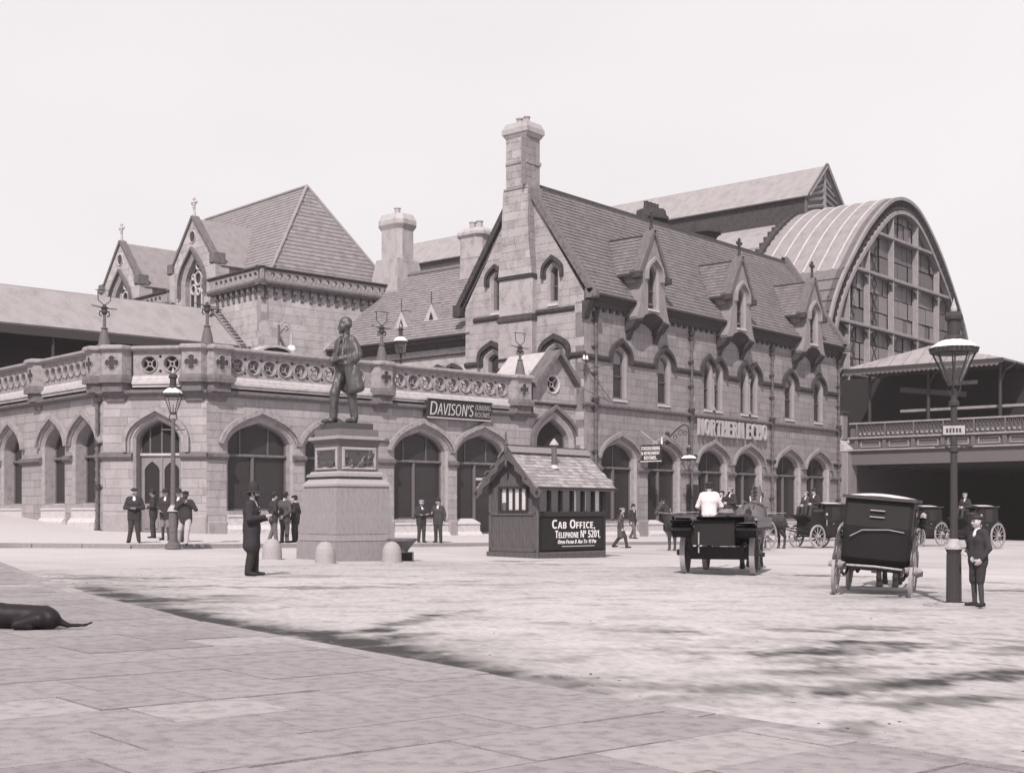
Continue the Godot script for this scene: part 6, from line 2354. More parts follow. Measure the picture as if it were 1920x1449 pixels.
	for q in spots:
		var g: Node3D
		if first == null:
			g = thing("guard_stone", q[0], "bollard", stand(q[1], q[2], 0.0), "guard stones round the pedestal")
			obj("stone", sh().lathe(P2([0.27, -0.1, 0.255, 0.25, 0.235, 0.36, 0.18, 0.47, 0.1, 0.53, 0.0, 0.55]), 20), mats.granite_pale, g)
			first = g
		else:
			g = first.duplicate()
			g.name = named("guard_stone")
			add_child(g)
			g.transform = stand(q[1], q[2], 0.0)
			g.set_meta("label", q[0])
	var tr := thing("drinking_trough", "round stone drinking trough on a short block, right of the pedestal", "trough", stand(24.75, 24.75, 0.0))
	obj("bowl", sh().lathe(P2([0.16, 0.22, 0.2, 0.3, 0.36, 0.5, 0.42, 0.54, 0.44, 0.6, 0.4, 0.62, 0.34, 0.58, 0.15, 0.42, 0.0, 0.4]), 20), mats.granite_dark, tr)
	obj("block", sh().block(-0.32, 0.32, -0.1, 0.24, -0.3, 0.3, 0.03), mats.granite, tr)

# ---- lamps, signs, cab office -----------------------------------------------------------------------------
func text_mesh(s: String, size: float, depth: float, bold := true, font := "Droid Sans") -> TextMesh:
	var f := SystemFont.new()
	f.font_names = PackedStringArray([font])
	f.font_weight = 700 if bold else 400
	var m := TextMesh.new()
	m.text = s
	m.font = f
	m.font_size = 64
	m.pixel_size = size / 64.0 * 1.38
	m.depth = depth
	m.curve_step = 2.0
	return m

# lettering fitted to a width and a height, its middle at the given place
func lettering(parent: Node, s: String, at: Vector3, wide: float, tall: float, depth: float, material: String, bold := true, font := "Droid Sans", slope := 0.0) -> void:
	var m := text_mesh(s, 1.0, 1.0, bold, font)
	var bb := m.get_aabb()
	var o := put_mesh("lettering", m, mats[material], parent)
	var k := V(wide / bb.size.x, tall / bb.size.y, depth)
	var c := bb.get_center() * k
	o.transform = Transform3D(Basis(V(k.x, 0, 0), V(slope * k.y, k.y, 0), V(0, 0, k.z)), at - V(c.x, c.y, 0))

# capitals with taller initials, as sign painters wrote them; at gives the middle of the base line
func small_caps(parent: Node, s: String, at: Vector3, wide: float, tall: float, depth: float, material: String, slope := 0.0) -> void:
	var ref := text_mesh("H", 1.0, 1.0).get_aabb()
	var x := 0.0
	var spots := []
	var start := true
	for ch in s:
		if ch == " ":
			x += 0.42
			start = true
			continue
		var m := text_mesh(ch, 1.0, 1.0)
		var bb := m.get_aabb()
		var k := (1.0 if start or ch in "0123456789º" else 0.76) / ref.size.y
		spots.append([m, x - bb.position.x * k, k, -ref.position.y * k])
		x += bb.size.x * k + 0.13
		start = false
	var f := wide / x
	for q in spots:
		var o := put_mesh("lettering", q[0], mats[material], parent)
		o.transform = Transform3D(Basis(V(q[2] * f, 0, 0), V(slope * q[2] * tall, q[2] * tall, 0), V(0, 0, depth)), V(at.x - wide / 2 + q[1] * f, at.y + q[3] * tall, at.z))

func ring_path(r: float, y: float, n := 16, a0 := 0.0, a1 := TAU) -> PackedVector3Array:
	var p := PackedVector3Array()
	for i in n + 1:
		var a := lerpf(a0, a1, float(i) / n)
		p.append(V(cos(a) * r, y, sin(a) * r))
	return p

# a tapering many-sided gas lantern standing on y = 0
func lantern(parent: Node, at: Transform3D, r0: float, r1: float, tall: float, sides: int, dome: float) -> void:
	var l := part("lantern", parent, at)
	for i in sides:
		var a := TAU * (i + 0.5) / sides
		var b := TAU * (i + 1.5) / sides
		var s := sh()
		var k := 0.985
		s.quad(V(cos(b) * r0 * k, 0, -sin(b) * r0 * k), V(cos(a) * r0 * k, 0, -sin(a) * r0 * k), V(cos(a) * r1 * k, tall, -sin(a) * r1 * k), V(cos(b) * r1 * k, tall, -sin(b) * r1 * k))
		obj("pane", s, mats.clear_glass, l)
		obj("glazing_bar", sh().bar(V(cos(a) * r0, 0, -sin(a) * r0), V(cos(a) * r1, tall, -sin(a) * r1), 0.014, 0.014, 5), mats.iron, l)
	var f := sh()
	f.lathe(P2([r0 * 0.5, -0.05, r0 * 1.15, -0.03, r0 * 1.15, 0.02, r0 * 0.5, 0.02]), sides, false, TAU * 0.5 / sides)
	f.lathe(P2([r1 * 0.98, tall - 0.07, r1 * 1.06, tall - 0.05, r1 * 1.06, tall + 0.03, r1 * 0.98, tall + 0.03]), sides, false, TAU * 0.5 / sides)
	obj("frame", f, mats.iron, l)
	var fr := sh()
	for i in sides * 4:
		var a := TAU * i / (sides * 4)
		fr.ball(V(cos(a) * r1 * 1.06, tall + 0.01, -sin(a) * r1 * 1.06), Vector3(0.016, 0.022, 0.016), 4, 6)
	obj("cresting", fr, mats.iron, l)
	var rf := sh()
	rf.lathe(P2([r1 * 1.05, tall + 0.03, r1 * 0.92, tall + dome * 0.45, r1 * 0.66, tall + dome * 0.8, r1 * 0.34, tall + dome]), sides, false, TAU * 0.5 / sides)
	obj("enamel_roof", rf, mats.white_paint, l)
	var ch := sh()
	ch.lathe(P2([r1 * 0.5, tall + dome * 0.98, r1 * 0.42, tall + dome + 0.05, r1 * 0.3, tall + dome + 0.07, r1 * 0.3, tall + dome + 0.28, r1 * 0.42, tall + dome + 0.32, r1 * 0.42, tall + dome + 0.37, r1 * 0.28, tall + dome + 0.43, r1 * 0.1, tall + dome + 0.46, 0.0, tall + dome + 0.46]), sides)
	obj("chimney", ch, mats.iron, l)
	obj("spike", sh().lathe(P2([0.05, tall + dome + 0.44, 0.055, tall + dome + 0.5, 0.02, tall + dome + 0.6, 0.0, tall + dome + 0.68]), 8), mats.iron_pale, l)
	obj("burner", sh().bar(V(0, 0, 0), V(0, tall * 0.45, 0), 0.02, 0.012), mats.iron, l)

func build_lamps() -> void:
	# left lamp
	var a := thing("street_lamp", "slim gas street lamp with tapering lantern and ladder bar before the corner door", "street lamp", stand(23.9, 33.9, 180.0, 0.12))
	obj("base_step", sh().lathe(P2([0.26, -0.1, 0.24, 0.04, 0.17, 0.08, 0.16, 0.14]), 16), mats.iron_grey, a)
	obj("pedestal", sh().lathe(P2([0.14, 0.1, 0.135, 1.02, 0.17, 1.06, 0.17, 1.1]), 12), mats.iron_grey, a)
	obj("collar", sh().lathe(P2([0.19, 1.06, 0.12, 1.2, 0.085, 1.24, 0.08, 1.3]), 14), mats.iron_pale, a)
	obj("post", sh().bar(V(0, 1.15, 0), V(0, 3.95, 0), 0.085, 0.06, 12), mats.iron_grey, a)
	obj("ladder_bar", sh().bar(V(-0.37, 3.6, 0), V(0.37, 3.6, 0), 0.022), mats.iron_grey, a)
	for s in [-1.0, 1.0]:
		obj("frog_bracket", sh().tube(PackedVector3Array([V(0, 3.8, 0), V(s * 0.12, 3.95, 0), V(s * 0.08, 4.15, 0)]), 0.018), mats.iron, a)
	lantern(a, shift(0, 4.12, 0), 0.11, 0.34, 0.58, 4, 0.2)
	# right lamp
	var b := thing("street_lamp", "large gas lamp with eight-sided lantern and street name plate at the right edge", "street lamp", stand(20.75, 8.05, 180.0, 0.0))
	obj("foot_stone", sh().lathe(P2([0.5, -0.1, 0.48, 0.03, 0.0, 0.04]), 14, false), mats.granite_pale, b)
	obj("base_ring", sh().lathe(P2([0.3, 0.0, 0.3, 0.05, 0.2, 0.07]), 18), mats.iron_pale, b)
	var fl := sh()
	for i in 16:
		var q := TAU * i / 16
		fl.bar(V(cos(q) * 0.105, 0.06, sin(q) * 0.105), V(cos(q) * 0.1, 0.86, sin(q) * 0.1), 0.018, 0.017, 5)
	fl.lathe(P2([0.115, 0.05, 0.105, 0.86, 0.13, 0.92, 0.13, 0.96]), 16)
	obj("fluted_pedestal", fl, mats.iron, b)
	obj("pedestal_cap", sh().lathe(P2([0.14, 0.93, 0.14, 0.96, 0.1, 1.04, 0.085, 1.08, 0.06, 1.1]), 16), mats.iron_pale, b)
	obj("post", sh().bar(V(0, 1.0, 0), V(0, 3.62, 0), 0.062, 0.05, 12), mats.iron, b)
	for y in [2.55, 3.3]:
		obj("post_ring", sh().lathe(P2([0.05, y - 0.06, 0.085, y - 0.03, 0.085, y + 0.03, 0.05, y + 0.06]), 12), mats.iron, b)
	for s in [-1.0, 1.0]:
		obj("side_arm", sh().tube(PackedVector3Array([V(0, 2.5, 0), V(s * 0.15, 2.62, 0), V(s * 0.3, 2.6, 0)]), 0.02), mats.iron, b)
	var pl := part("street_plate", b, Transform3D(Basis(Vector3.UP, deg_to_rad(-18.0)), V(0.0, 2.86, 0.0)))
	obj("plate", sh().block(-0.17, 0.17, -0.075, 0.075, 0.05, 0.075, 0.01), mats.iron_pale, pl)
	obj("back", sh().block(-0.19, 0.19, -0.09, 0.09, 0.03, 0.05, 0.01), mats.iron, pl)
	for k in 5:
		obj("worn_letter", sh().box(-0.12 + k * 0.05, -0.09 + k * 0.05, -0.035, 0.035, 0.074, 0.08), mats.iron, pl)
	lantern(b, shift(0, 3.62, 0), 0.1, 0.36, 0.56, 8, 0.17)
	for s in 4:
		var q := TAU * s / 4 + 0.4
		obj("lantern_strut", sh().tube(PackedVector3Array([V(0, 3.4, 0), V(cos(q) * 0.09, 3.5, sin(q) * 0.09), V(cos(q) * 0.11, 3.64, sin(q) * 0.11)]), 0.015), mats.iron, b)
	# lamp standards without lanterns on the parapet piers
	var tops := [[L() * V(-0.1, 8.2, -0.1), "broken lamp standard with empty wire frame on the leftmost parapet pier", true, 1.62], [A() * V(-21.35, 8.2, -0.05), "bare lamp standard with no frame on the second parapet pier", false, 1.6], [A() * V(-12.55, 8.2, 0.05), "broken lamp standard with empty frame on the parapet pier right of the bronze figure", true, 1.55], [A() * V(-3.95, 8.2, 0.05), "broken lamp standard with empty frame on the last parapet pier before the gable", true, 1.4]]
	for q in tops:
		var l := thing("parapet_lamp", q[1], "lamp standard", Transform3D(A().basis, q[0]), "broken lamp standards on the parapet")
		var h: float = q[3]
		obj("foot", sh().lathe(P2([0.36, -0.03, 0.36, 0.04, 0.26, 0.08, 0.2, 0.4, 0.14, 0.66, 0.11, 0.72, 0.16, 0.76, 0.08, 0.82]), 10), mats.iron_grey, l)
		obj("shaft", sh().bar(V(0, 0.7, 0), V(0, h, 0), 0.07, 0.06, 8), mats.iron_grey, l)
		obj("head", sh().lathe(P2([0.07, h - 0.3, 0.13, h - 0.2, 0.1, h - 0.1, 0.16, h, 0.08, h + 0.06, 0.05, h + 0.14, 0.0, h + 0.14]), 10), mats.iron, l)
		for s in [-1.0, 1.0]:
			obj("cross_arm", sh().bar(V(0, h - 0.02, 0), V(s * 0.5, h + 0.02 - s * 0.05, s * 0.12), 0.026, 0.02, 5), mats.iron, l)
			obj("scroll", sh().tube(PackedVector3Array([V(0, h - 0.12, 0), V(s * 0.2, h - 0.16, 0), V(s * 0.22, h - 0.32, 0), V(s * 0.12, h - 0.36, 0)]), 0.03), mats.iron, l)
		if q[2]:
			for s in [-1.0, 1.0]:
				obj("wire_frame", sh().tube(PackedVector3Array([V(0, h + 0.06, 0), V(s * 0.1, h + 0.16, 0), V(s * 0.24, h + 0.3, s * 0.06), V(s * 0.26, h + 0.72, s * 0.06), V(s * 0.36, h + 0.7, s * 0.06)]), 0.02, 0.02, 5), mats.iron, l)
			obj("top_wire", sh().bar(V(-0.3, h + 0.72, -0.06), V(0.3, h + 0.72, 0.06), 0.018, 0.018, 5), mats.iron, l)
	var t := thing("terrace_lamp", "complete square lantern with pale cap on a post behind the parapet", "lamp", A() * shift(-9.4, 6.7, -2.6))
	obj("post", sh().bar(V(0, 0, 0), V(0, 2.35, 0), 0.07, 0.05), mats.iron, t)
	obj("cross_arm", sh().bar(V(-0.5, 2.02, 0), V(0.5, 2.1, 0.1), 0.025), mats.iron, t)
	lantern(t, shift(0, 2.4, 0), 0.22, 0.33, 0.55, 6, 0.26)
	# hanging globe on a hooped bracket over a hooded doorway on the terrace
	var gl := thing("globe_lamp", "white globe lamp hanging from a scrolled hoop bracket above the terrace doorway", "lamp", A() * shift(-16.35, 0, -2.0))
	obj("support", sh().bar(V(-0.35, 6.7, 0), V(-0.35, 9.7, 0), 0.05), mats.iron_grey, gl)
	obj("strut", sh().beam(V(-0.32, 9.2, 0), V(0.3, 8.1, 0), 0.1, 0.1), mats.iron_grey, gl)
	var hoop := PackedVector3Array()
	for i in 13:
		var q := PI - PI * i / 12.0
		hoop.append(V(-0.02 + cos(q) * 0.33, 9.35 + sin(q) * 0.52, 0))
	obj("hoop", sh().tube(hoop, 0.028), mats.iron_pale, gl)
	obj("scroll", sh().tube(PackedVector3Array([V(-0.3, 9.3, 0), V(-0.1, 9.5, 0), V(0.05, 9.7, 0), V(0.15, 9.55, 0), V(0.02, 9.45, 0)]), 0.022), mats.iron, gl)
	obj("drop_tube", sh().bar(V(0.31, 8.82, 0), V(0.31, 9.35, 0), 0.075), mats.iron_pale, gl)
	obj("globe", sh().ball(V(0.31, 8.64, 0), Vector3.ONE * 0.21, 12, 18), mats.milk_glass, gl)
	obj("tip", sh().bar(V(0.31, 8.36, 0), V(0.31, 8.45, 0), 0.02, 0.05), mats.iron, gl)
	var hd := thing("terrace_doorway", "low arched stone hood of a doorway on the terrace, just showing above the parapet", "doorway", A() * shift(-16.9, 6.7, -1.9))
	obj("hood", sh().slab(P2([-1.25, 0, -1.25, 1.45, -0.9, 1.72, -0.45, 1.92, 0, 1.98, 0.45, 1.92, 0.9, 1.72, 1.25, 1.45, 1.25, 0]), -0.8, 0.0, true), mats.trim_dark, hd)
	var hb := sh()
	hb.band(P2([-1.25, 1.4, -0.9, 1.7, -0.45, 1.9, 0, 1.96, 0.45, 1.9, 0.9, 1.7, 1.25, 1.4]), P2([-1.35, 1.48, -0.95, 1.8, -0.47, 2.01, 0, 2.07, 0.47, 2.01, 0.95, 1.8, 1.35, 1.48]), -0.8, 0.1)
	obj("moulding", hb, mats.pale_stone, hd)
	# bracket lantern on the wing
	var bl := thing("bracket_lamp", "square gas lantern hung from a curved iron bracket over the arched shopfront", "wall lamp", B() * shift(7.75, 0, 0))
	obj("arm", sh().tube(PackedVector3Array([V(0, 5.55, 0.1), V(0.06, 5.85, 0.4), V(0.12, 6.15, 0.75), V(0.2, 6.3, 1.0), V(0.26, 6.2, 1.22), V(0.28, 5.9, 1.28), V(0.28, 5.0, 1.28)]), 0.045), mats.iron, bl)
	obj("wall_plate", sh().block(-0.15, 0.15, 5.2, 5.9, 0.0, 0.1, 0.02), mats.iron, bl)
	for q in [[5.85, 0.75, 0.2], [5.8, 1.05, 0.15], [5.6, 0.4, 0.16]]:
		var c := PackedVector3Array()
		for i in 15:
			var e := TAU * 1.3 * i / 14.0
			c.append(V(0.25, q[0] + sin(e) * q[2] * (1.0 - i * 0.045), q[1] + cos(e) * q[2] * (1.0 - i * 0.045)))
		obj("scroll", sh().tube(c, 0.022, 0.018, 5), mats.iron, bl)
	lantern(bl, shift(0.28, 3.75, 1.28), 0.2, 0.42, 0.62, 4, 0.22)
	# insulators on the wing's corner
	var ti := thing("wire_bracket", "iron wire bracket with white insulators at the wing's near corner", "bracket", B() * shift(-0.1, 9.2, 0.1))
	obj("arm", sh().bar(V(-0.35, 0.0, 0.1), V(0.3, 0.0, 0.2), 0.04), mats.iron, ti)
	obj("leg", sh().bar(V(0.0, -0.8, 0.0), V(0.0, 0.05, 0.15), 0.04), mats.iron, ti)
	for x in [-0.2, 0.05]:
		obj("insulator", sh().lathe(P2([0.05, 0.0, 0.08, 0.1, 0.05, 0.16, 0.07, 0.2, 0.0, 0.26]), 8), mats.white_paint, ti).position = V(x, 0.02, 0.13)
	var wr := thing("stay_wire", "thin stay wires slanting across the wing's near corner", "wire", B() * shift(0, 0, 0.1))
	obj("wire", sh().bar(V(-0.9, 8.6, 0.3), V(1.2, 9.1, 0.9), 0.018, 0.018, 4), mats.iron, wr)
	obj("wire", sh().bar(V(0.0, 8.9, 0.1), V(2.3, 7.2, 0.05), 0.018, 0.018, 4), mats.iron, wr)

func build_signs() -> void:
	var d := thing("dining_sign", "long dark signboard with pale letters tilted out over the dining room arches", "sign", A() * Transform3D(Basis(V(1, 0, 0), 0.16), V(-8.15, 5.8, 0.28)))
	obj("board", sh().block(-1.98, 1.98, 0.0, 0.86, -0.05, 0.03, 0.02), mats.timber_dark, d)
	obj("lower_moulding", sh().box(-1.98, 1.98, 0.0, 0.05, 0.03, 0.06), mats.letter, d)
	obj("frame", sh().box(-2.0, 2.0, 0.86, 0.9, -0.06, 0.05), mats.timber_dark, d)
	lettering(d, "D", V(-1.62, 0.46, 0.03), 0.4, 0.62, 0.02, "letter", false)
	lettering(d, "AVISON’S", V(-0.28, 0.44, 0.03), 2.2, 0.54, 0.02, "letter", false)
	lettering(d, "DINING", V(1.42, 0.62, 0.03), 0.95, 0.24, 0.015, "iron_pale", false)
	lettering(d, "ROOMS", V(1.42, 0.28, 0.03), 0.95, 0.24, 0.015, "iron_pale", false)
	for x in [-1.9, 1.9]:
		obj("bracket", sh().box(x - 0.05, x + 0.05, 0.0, 0.8, -0.35, -0.05), mats.iron, d)
	var n := thing("newspaper_sign", "large raised pale block letters fixed to the wall below the string course", "sign", B() * shift(0, 0, 0.02))
	var word := "NORTHERN ECHO"
	var x := 10.6
	var widths := [0.82, 0.72, 0.74, 0.66, 0.74, 0.62, 0.74, 0.82, 0.3, 0.62, 0.7, 0.74, 0.74]
	var run := 0.0
	for w in widths:
		run += w
	var k := (18.9 - 10.72) / run
	for i in word.length():
		var w: float = widths[i] * k
		if word[i] != " ":
			var m := text_mesh(word[i], 1.0, 1.0, true, "Droid Sans")
			var bb := m.get_aabb()
			var o := put_mesh("letter", m, mats.letter_wall, n)
			var sc := V(w * 0.76 / bb.size.x, 0.96 / bb.size.y, 0.12)
			var c := bb.get_center() * sc
			o.transform = Transform3D(Basis.from_scale(sc), V(x + w / 2 - c.x, 6.36 - c.y, 0.2))
			obj("letter_mount", sh().box(x + w * 0.4, x + w * 0.6, 6.1, 6.6, 0.0, 0.15), mats.iron, n)
		x += w
	var s := thing("refreshment_sign", "black hanging board lettered in white for the dining and refreshment rooms", "sign", B() * Transform3D(Basis(V(0, 0, 1), V(0, 1, 0), V(-1, 0, 0)), V(5.0, 4.62, 0.12)))
	obj("board", sh().block(0.0, 1.32, -0.44, 0.44, -0.04, 0.04, 0.02), mats.timber_dark, s)
	lettering(s, "STATION DINING", V(0.66, 0.24, 0.04), 1.2, 0.2, 0.015, "white_paint")
	lettering(s, "& REFRESHMENT", V(0.66, -0.02, 0.04), 1.16, 0.18, 0.015, "white_paint")
	lettering(s, "ROOMS.", V(0.66, -0.27, 0.04), 0.84, 0.2, 0.015, "white_paint")
	obj("lower_edge", sh().box(0.0, 1.32, -0.48, -0.44, -0.05, 0.05), mats.white_paint, s)
	obj("stay", sh().bar(V(0.0, 1.2, 0.0), V(1.1, 0.44, 0.0), 0.025), mats.iron_pale, s)
	obj("finial", sh().lathe(P2([0.05, 0.44, 0.05, 0.5, 0.02, 0.8, 0.0, 0.86]), 6), mats.white_paint, s).position = V(1.36, 0, 0)
	# machine by the door
	var vm := thing("weighing_machine", "grey cast iron machine with round head beside the dining room door", "machine", A() * shift(-4.55, 0.3, 0.5))
	obj("plinth", sh().block(-0.35, 0.35, -0.15, 0.35, -0.3, 0.3, 0.04), mats.iron_grey, vm)
	obj("case", sh().block(-0.3, 0.3, 0.35, 1.15, -0.25, 0.25, 0.05), mats.iron_pale, vm)
	obj("head", sh().slab(P2([-0.3, 1.15, 0.3, 1.15, 0.3, 1.32, 0.2, 1.5, 0, 1.56, -0.2, 1.5, -0.3, 1.32]), -0.2, 0.2, true), mats.iron_pale, vm)
	obj("dial", sh().slab(circle(0, 1.32, 0.14, 14), 0.2, 0.215), mats.iron, vm)
	obj("slot_plate", sh().block(-0.14, 0.14, 0.6, 0.95, 0.25, 0.28, 0.01), mats.iron, vm)

func build_cab_office() -> void:
	# long side along the street direction, its gable end to the left
	var t := frame(30.4, 24.6, 2.0, ground(31.5, 25.4) - 0.02)
	var c := thing("cab_office", "small wooden cab office hut with steep shingled roof and carved bargeboards", "hut", t)
	var w := 3.3
	var dp := 2.0
	var eave := 2.28
	obj("sill_beam", sh().block(-0.05, w + 0.05, -0.25, 0.2, -dp - 0.05, 0.05, 0.03), mats.timber, c)
	var gs := Transform3D(Basis(V(0, 0, 1), V(0, 1, 0), V(-1, 0, 0)), Vector3.ZERO)
	# gable end (faces left): boards
	var gw := part("gable_end", c, gs)
	var go := P2([-dp, 0.2, 0, 0.2, 0, eave, -dp / 2, 3.22, -dp, eave])
	var win := P2([-1.52, 1.46, -0.42, 1.46, -0.42, 2.16, -1.52, 2.16])
	for i in 18:
		var x0 := -dp + i * dp / 18.0
		var strip := P2([x0 + 0.004, 0.0, x0 + dp / 18.0 - 0.004, 0.0, x0 + dp / 18.0 - 0.004, 4.0, x0 + 0.004, 4.0])
		for p in Geometry2D.intersect_polygons(go, strip):
			for q in Geometry2D.clip_polygons(p, win):
				if q.size() > 2:
					obj("board", sh().slab(q, -0.06, -0.02), mats.timber, gw)
	for y in [0.2, 1.32]:
		obj("rail", sh().block(-dp, 0.0, y, y + 0.12, -0.05, 0.02, 0.015), mats.timber, gw)
	for x in [-dp, -0.12]:
		obj("corner_post", sh().block(x, x + 0.12, 0.2, eave, -0.1, 0.02, 0.015), mats.timber, gw)
	var wn := part("window", gw)
	obj("frame", sheet(P2([-1.58, 1.4, -0.36, 1.4, -0.36, 2.22, -1.58, 2.22]), [P2([-1.5, 1.48, -0.44, 1.48, -0.44, 2.14, -1.5, 2.14])], -0.06, 0.03), mats.timber_dark, wn)
	for i in 3:
		obj("glazing_bar", sh().box(-1.26 + i * 0.265, -1.22 + i * 0.265, 1.48, 2.14, -0.04, 0.01), mats.timber_dark, wn)
	obj("pane", sh().box(-1.5, -0.44, 1.48, 2.14, -0.035, -0.03), mats.clear_glass, wn)
	obj("curtain", sh().box(-1.5, -1.26, 1.48, 1.72, -0.06, -0.05), mats.timber_dark, wn)
	for q in [[-1.49, -1.27], [-1.2, -1.0], [-0.94, -0.76], [-0.66, -0.46]]:
		obj("blind", sh().box(q[0], q[1], 1.5, 2.14, -0.075, -0.065), mats.white_paint, wn)
	# front (faces the square on the right)
	var f := part("front", c)
	obj("lower_boarding", sh().box(0.0, w, 0.2, 1.36, -0.08, -0.03), mats.timber_dark, f)
	for i in 5:
		var x0 := 0.12 + i * 0.64
		obj("panel", sh().block(x0, x0 + 0.56, 0.28, 1.16, -0.03, 0.0, 0.02), mats.black_paint, f)
	obj("middle_rail", sh().block(0.0, w, 1.28, 1.44, -0.08, 0.03, 0.02), mats.timber_dark, f)
	obj("head_rail", sh().block(0.0, w, eave - 0.14, eave, -0.08, 0.03, 0.02), mats.timber_dark, f)
	for x in [0.0, 0.56, 1.1, 1.66, 2.2, 2.72, w - 0.12]:
		obj("window_post", sh().block(x, x + 0.11, 1.4, eave - 0.1, -0.08, 0.02, 0.015), mats.timber_dark, f)
	obj("panes", sh().box(0.1, w - 0.1, 1.42, eave - 0.12, -0.05, -0.045), mats.clear_glass, f)
	for q in [[1.78, 1.98], [2.32, 2.46], [2.9, 3.14]]:
		obj("blind", sh().box(q[0], q[1], 1.46, eave - 0.16, -0.1, -0.09), mats.white_paint, f)
	obj("corner_shaft", sh().bar(V(0.02, 0.2, 0.0), V(0.02, eave, 0.0), 0.055), mats.timber, f)
	var sg := part("sign_board", c, shift(0, 0, 0))
	obj("board", sh().block(0.2, w - 0.12, 0.26, 1.24, 0.0, 0.03, 0.01), mats.black_paint, sg)
	small_caps(sg, "CAB OFFICE,", V(1.75, 0.92, 0.03), 2.15, 0.27, 0.012, "white_paint")
	small_caps(sg, "TELEPHONE Nº 5201,", V(1.95, 0.63, 0.03), 2.25, 0.23, 0.012, "white_paint")
	small_caps(sg, "OPEN FROM 8 AM TO 11 PM", V(1.9, 0.45, 0.03), 1.9, 0.12, 0.012, "white_paint", 0.25)
	obj("rule", sh().box(1.15, 2.75, 0.36, 0.375, 0.03, 0.04), mats.white_paint, sg)
	# hidden sides, floor and counter
	obj("back_wall", sh().box(0.0, w, 0.2, eave, -dp, -dp + 0.08), mats.timber_dark, c)
	obj("far_end", sh().slab(P2([-dp, 0.2, 0, 0.2, 0, eave, -dp / 2, 3.22, -dp, eave]), -0.08, 0.0, true), mats.timber_dark, c).transform = gs * shift(0, 0, -w)
	obj("floor", sh().box(0.1, w - 0.1, 0.1, 0.18, -dp + 0.1, -0.1), mats.timber_dark, c)
	# roof of shingles
	var rt := V(0, 3.36 - 2.18, -dp / 2 - 0.28)
	var n := rt.length()
	var o := V(-0.28, 2.18, 0.28)
	deck(c, [o, o + V(w + 0.56, 0, 0), o + V(w + 0.56, 0, 0) + rt, o + rt], mats.timber_worn, "roof_slope")
	var ob := V(w + 0.28, 2.18, -dp - 0.28)
	deck(c, [ob, ob - V(w + 0.56, 0, 0), ob - V(w + 0.56, 0, 0) + V(0, rt.y, -rt.z), ob + V(0, rt.y, -rt.z)], mats.timber_worn, "roof_slope")
	shingles(c, o, V(1, 0, 0), rt, w + 0.56, n, 11)
	shingles(c, ob, V(-1, 0, 0), V(0, rt.y, -rt.z), w + 0.56, n, 12)
	obj("ridge_board", sh().beam(V(-0.28, 3.36, -dp / 2 + 0.13), V(w + 0.28, 3.36, -dp / 2 + 0.13), 0.28, 0.03, V(0, 0.7, 0.7)), mats.timber_worn, c)
	obj("ridge_cresting", sh().block(-0.28, w + 0.28, 3.36, 3.5, -dp / 2 - 0.05, -dp / 2 + 0.05, 0.02), mats.trim_dark, c)
	obj("gutter", sh().bar(V(-0.28, 2.16, 0.32), V(w + 0.28, 2.16, 0.32), 0.04), mats.iron, c)
	# pierced bargeboards, drop finial and stove pipe
	var bb := part("bargeboards", c, gs * shift(0, 0, 0.28))
	for s in [-1.0, 1.0]:
		var q := PackedVector2Array()
		var a := Vector2(-dp / 2 + s * (dp / 2 + 0.3), 2.06)
		var b := Vector2(-dp / 2, 3.42)
		for i in 13:
			q.append(a.lerp(b, i / 12.0))
		var dn := Vector2((b - a).y, -(b - a).x).normalized()
		if dn.y > 0:
			dn = -dn
		for i in range(12, -1, -1):
			q.append(a.lerp(b, i / 12.0) + dn * (0.2 + 0.05 * sin(i * 2.1)))
		obj("bargeboard", sheet(q, [circle(a.lerp(b, 0.32).x + dn.x * 0.1, a.lerp(b, 0.32).y + dn.y * 0.1, 0.035, 8), circle(a.lerp(b, 0.6).x + dn.x * 0.1, a.lerp(b, 0.6).y + dn.y * 0.1, 0.035, 8)], -0.03, 0.02, true), mats.timber, bb)
		obj("board_end", sh().slab(circle(a.x - s * 0.04, a.y - 0.06, 0.15, 14), -0.03, 0.03, true), mats.timber, bb)
		obj("trefoil", sh().slab(circle(a.x - s * 0.04, a.y - 0.05, 0.06, 8), 0.028, 0.036), mats.void, bb)
	obj("finial", sh().lathe(P2([0.02, -0.55, 0.05, -0.45, 0.03, -0.3, 0.06, -0.1, 0.05, 0.1, 0.07, 0.16, 0.03, 0.22, 0.025, 0.5, 0.0, 0.6]), 8), mats.timber, bb).position = V(-dp / 2, 3.35, 0.02)
	var sp := part("stove_pipe", c, shift(1.3, 3.0, -0.42))
	obj("pipe", sh().bar(V(0, -0.25, 0), V(0, 0.5, 0), 0.085, 0.085, 12), mats.iron_grey, sp)
	obj("flashing", sh().lathe(P2([0.16, -0.22, 0.1, -0.1]), 10), mats.lead_pale, sp)
	obj("cowl", sh().lathe(P2([0.06, 0.5, 0.15, 0.52, 0.13, 0.58, 0.02, 0.72, 0.0, 0.72]), 12), mats.iron_pale, sp)

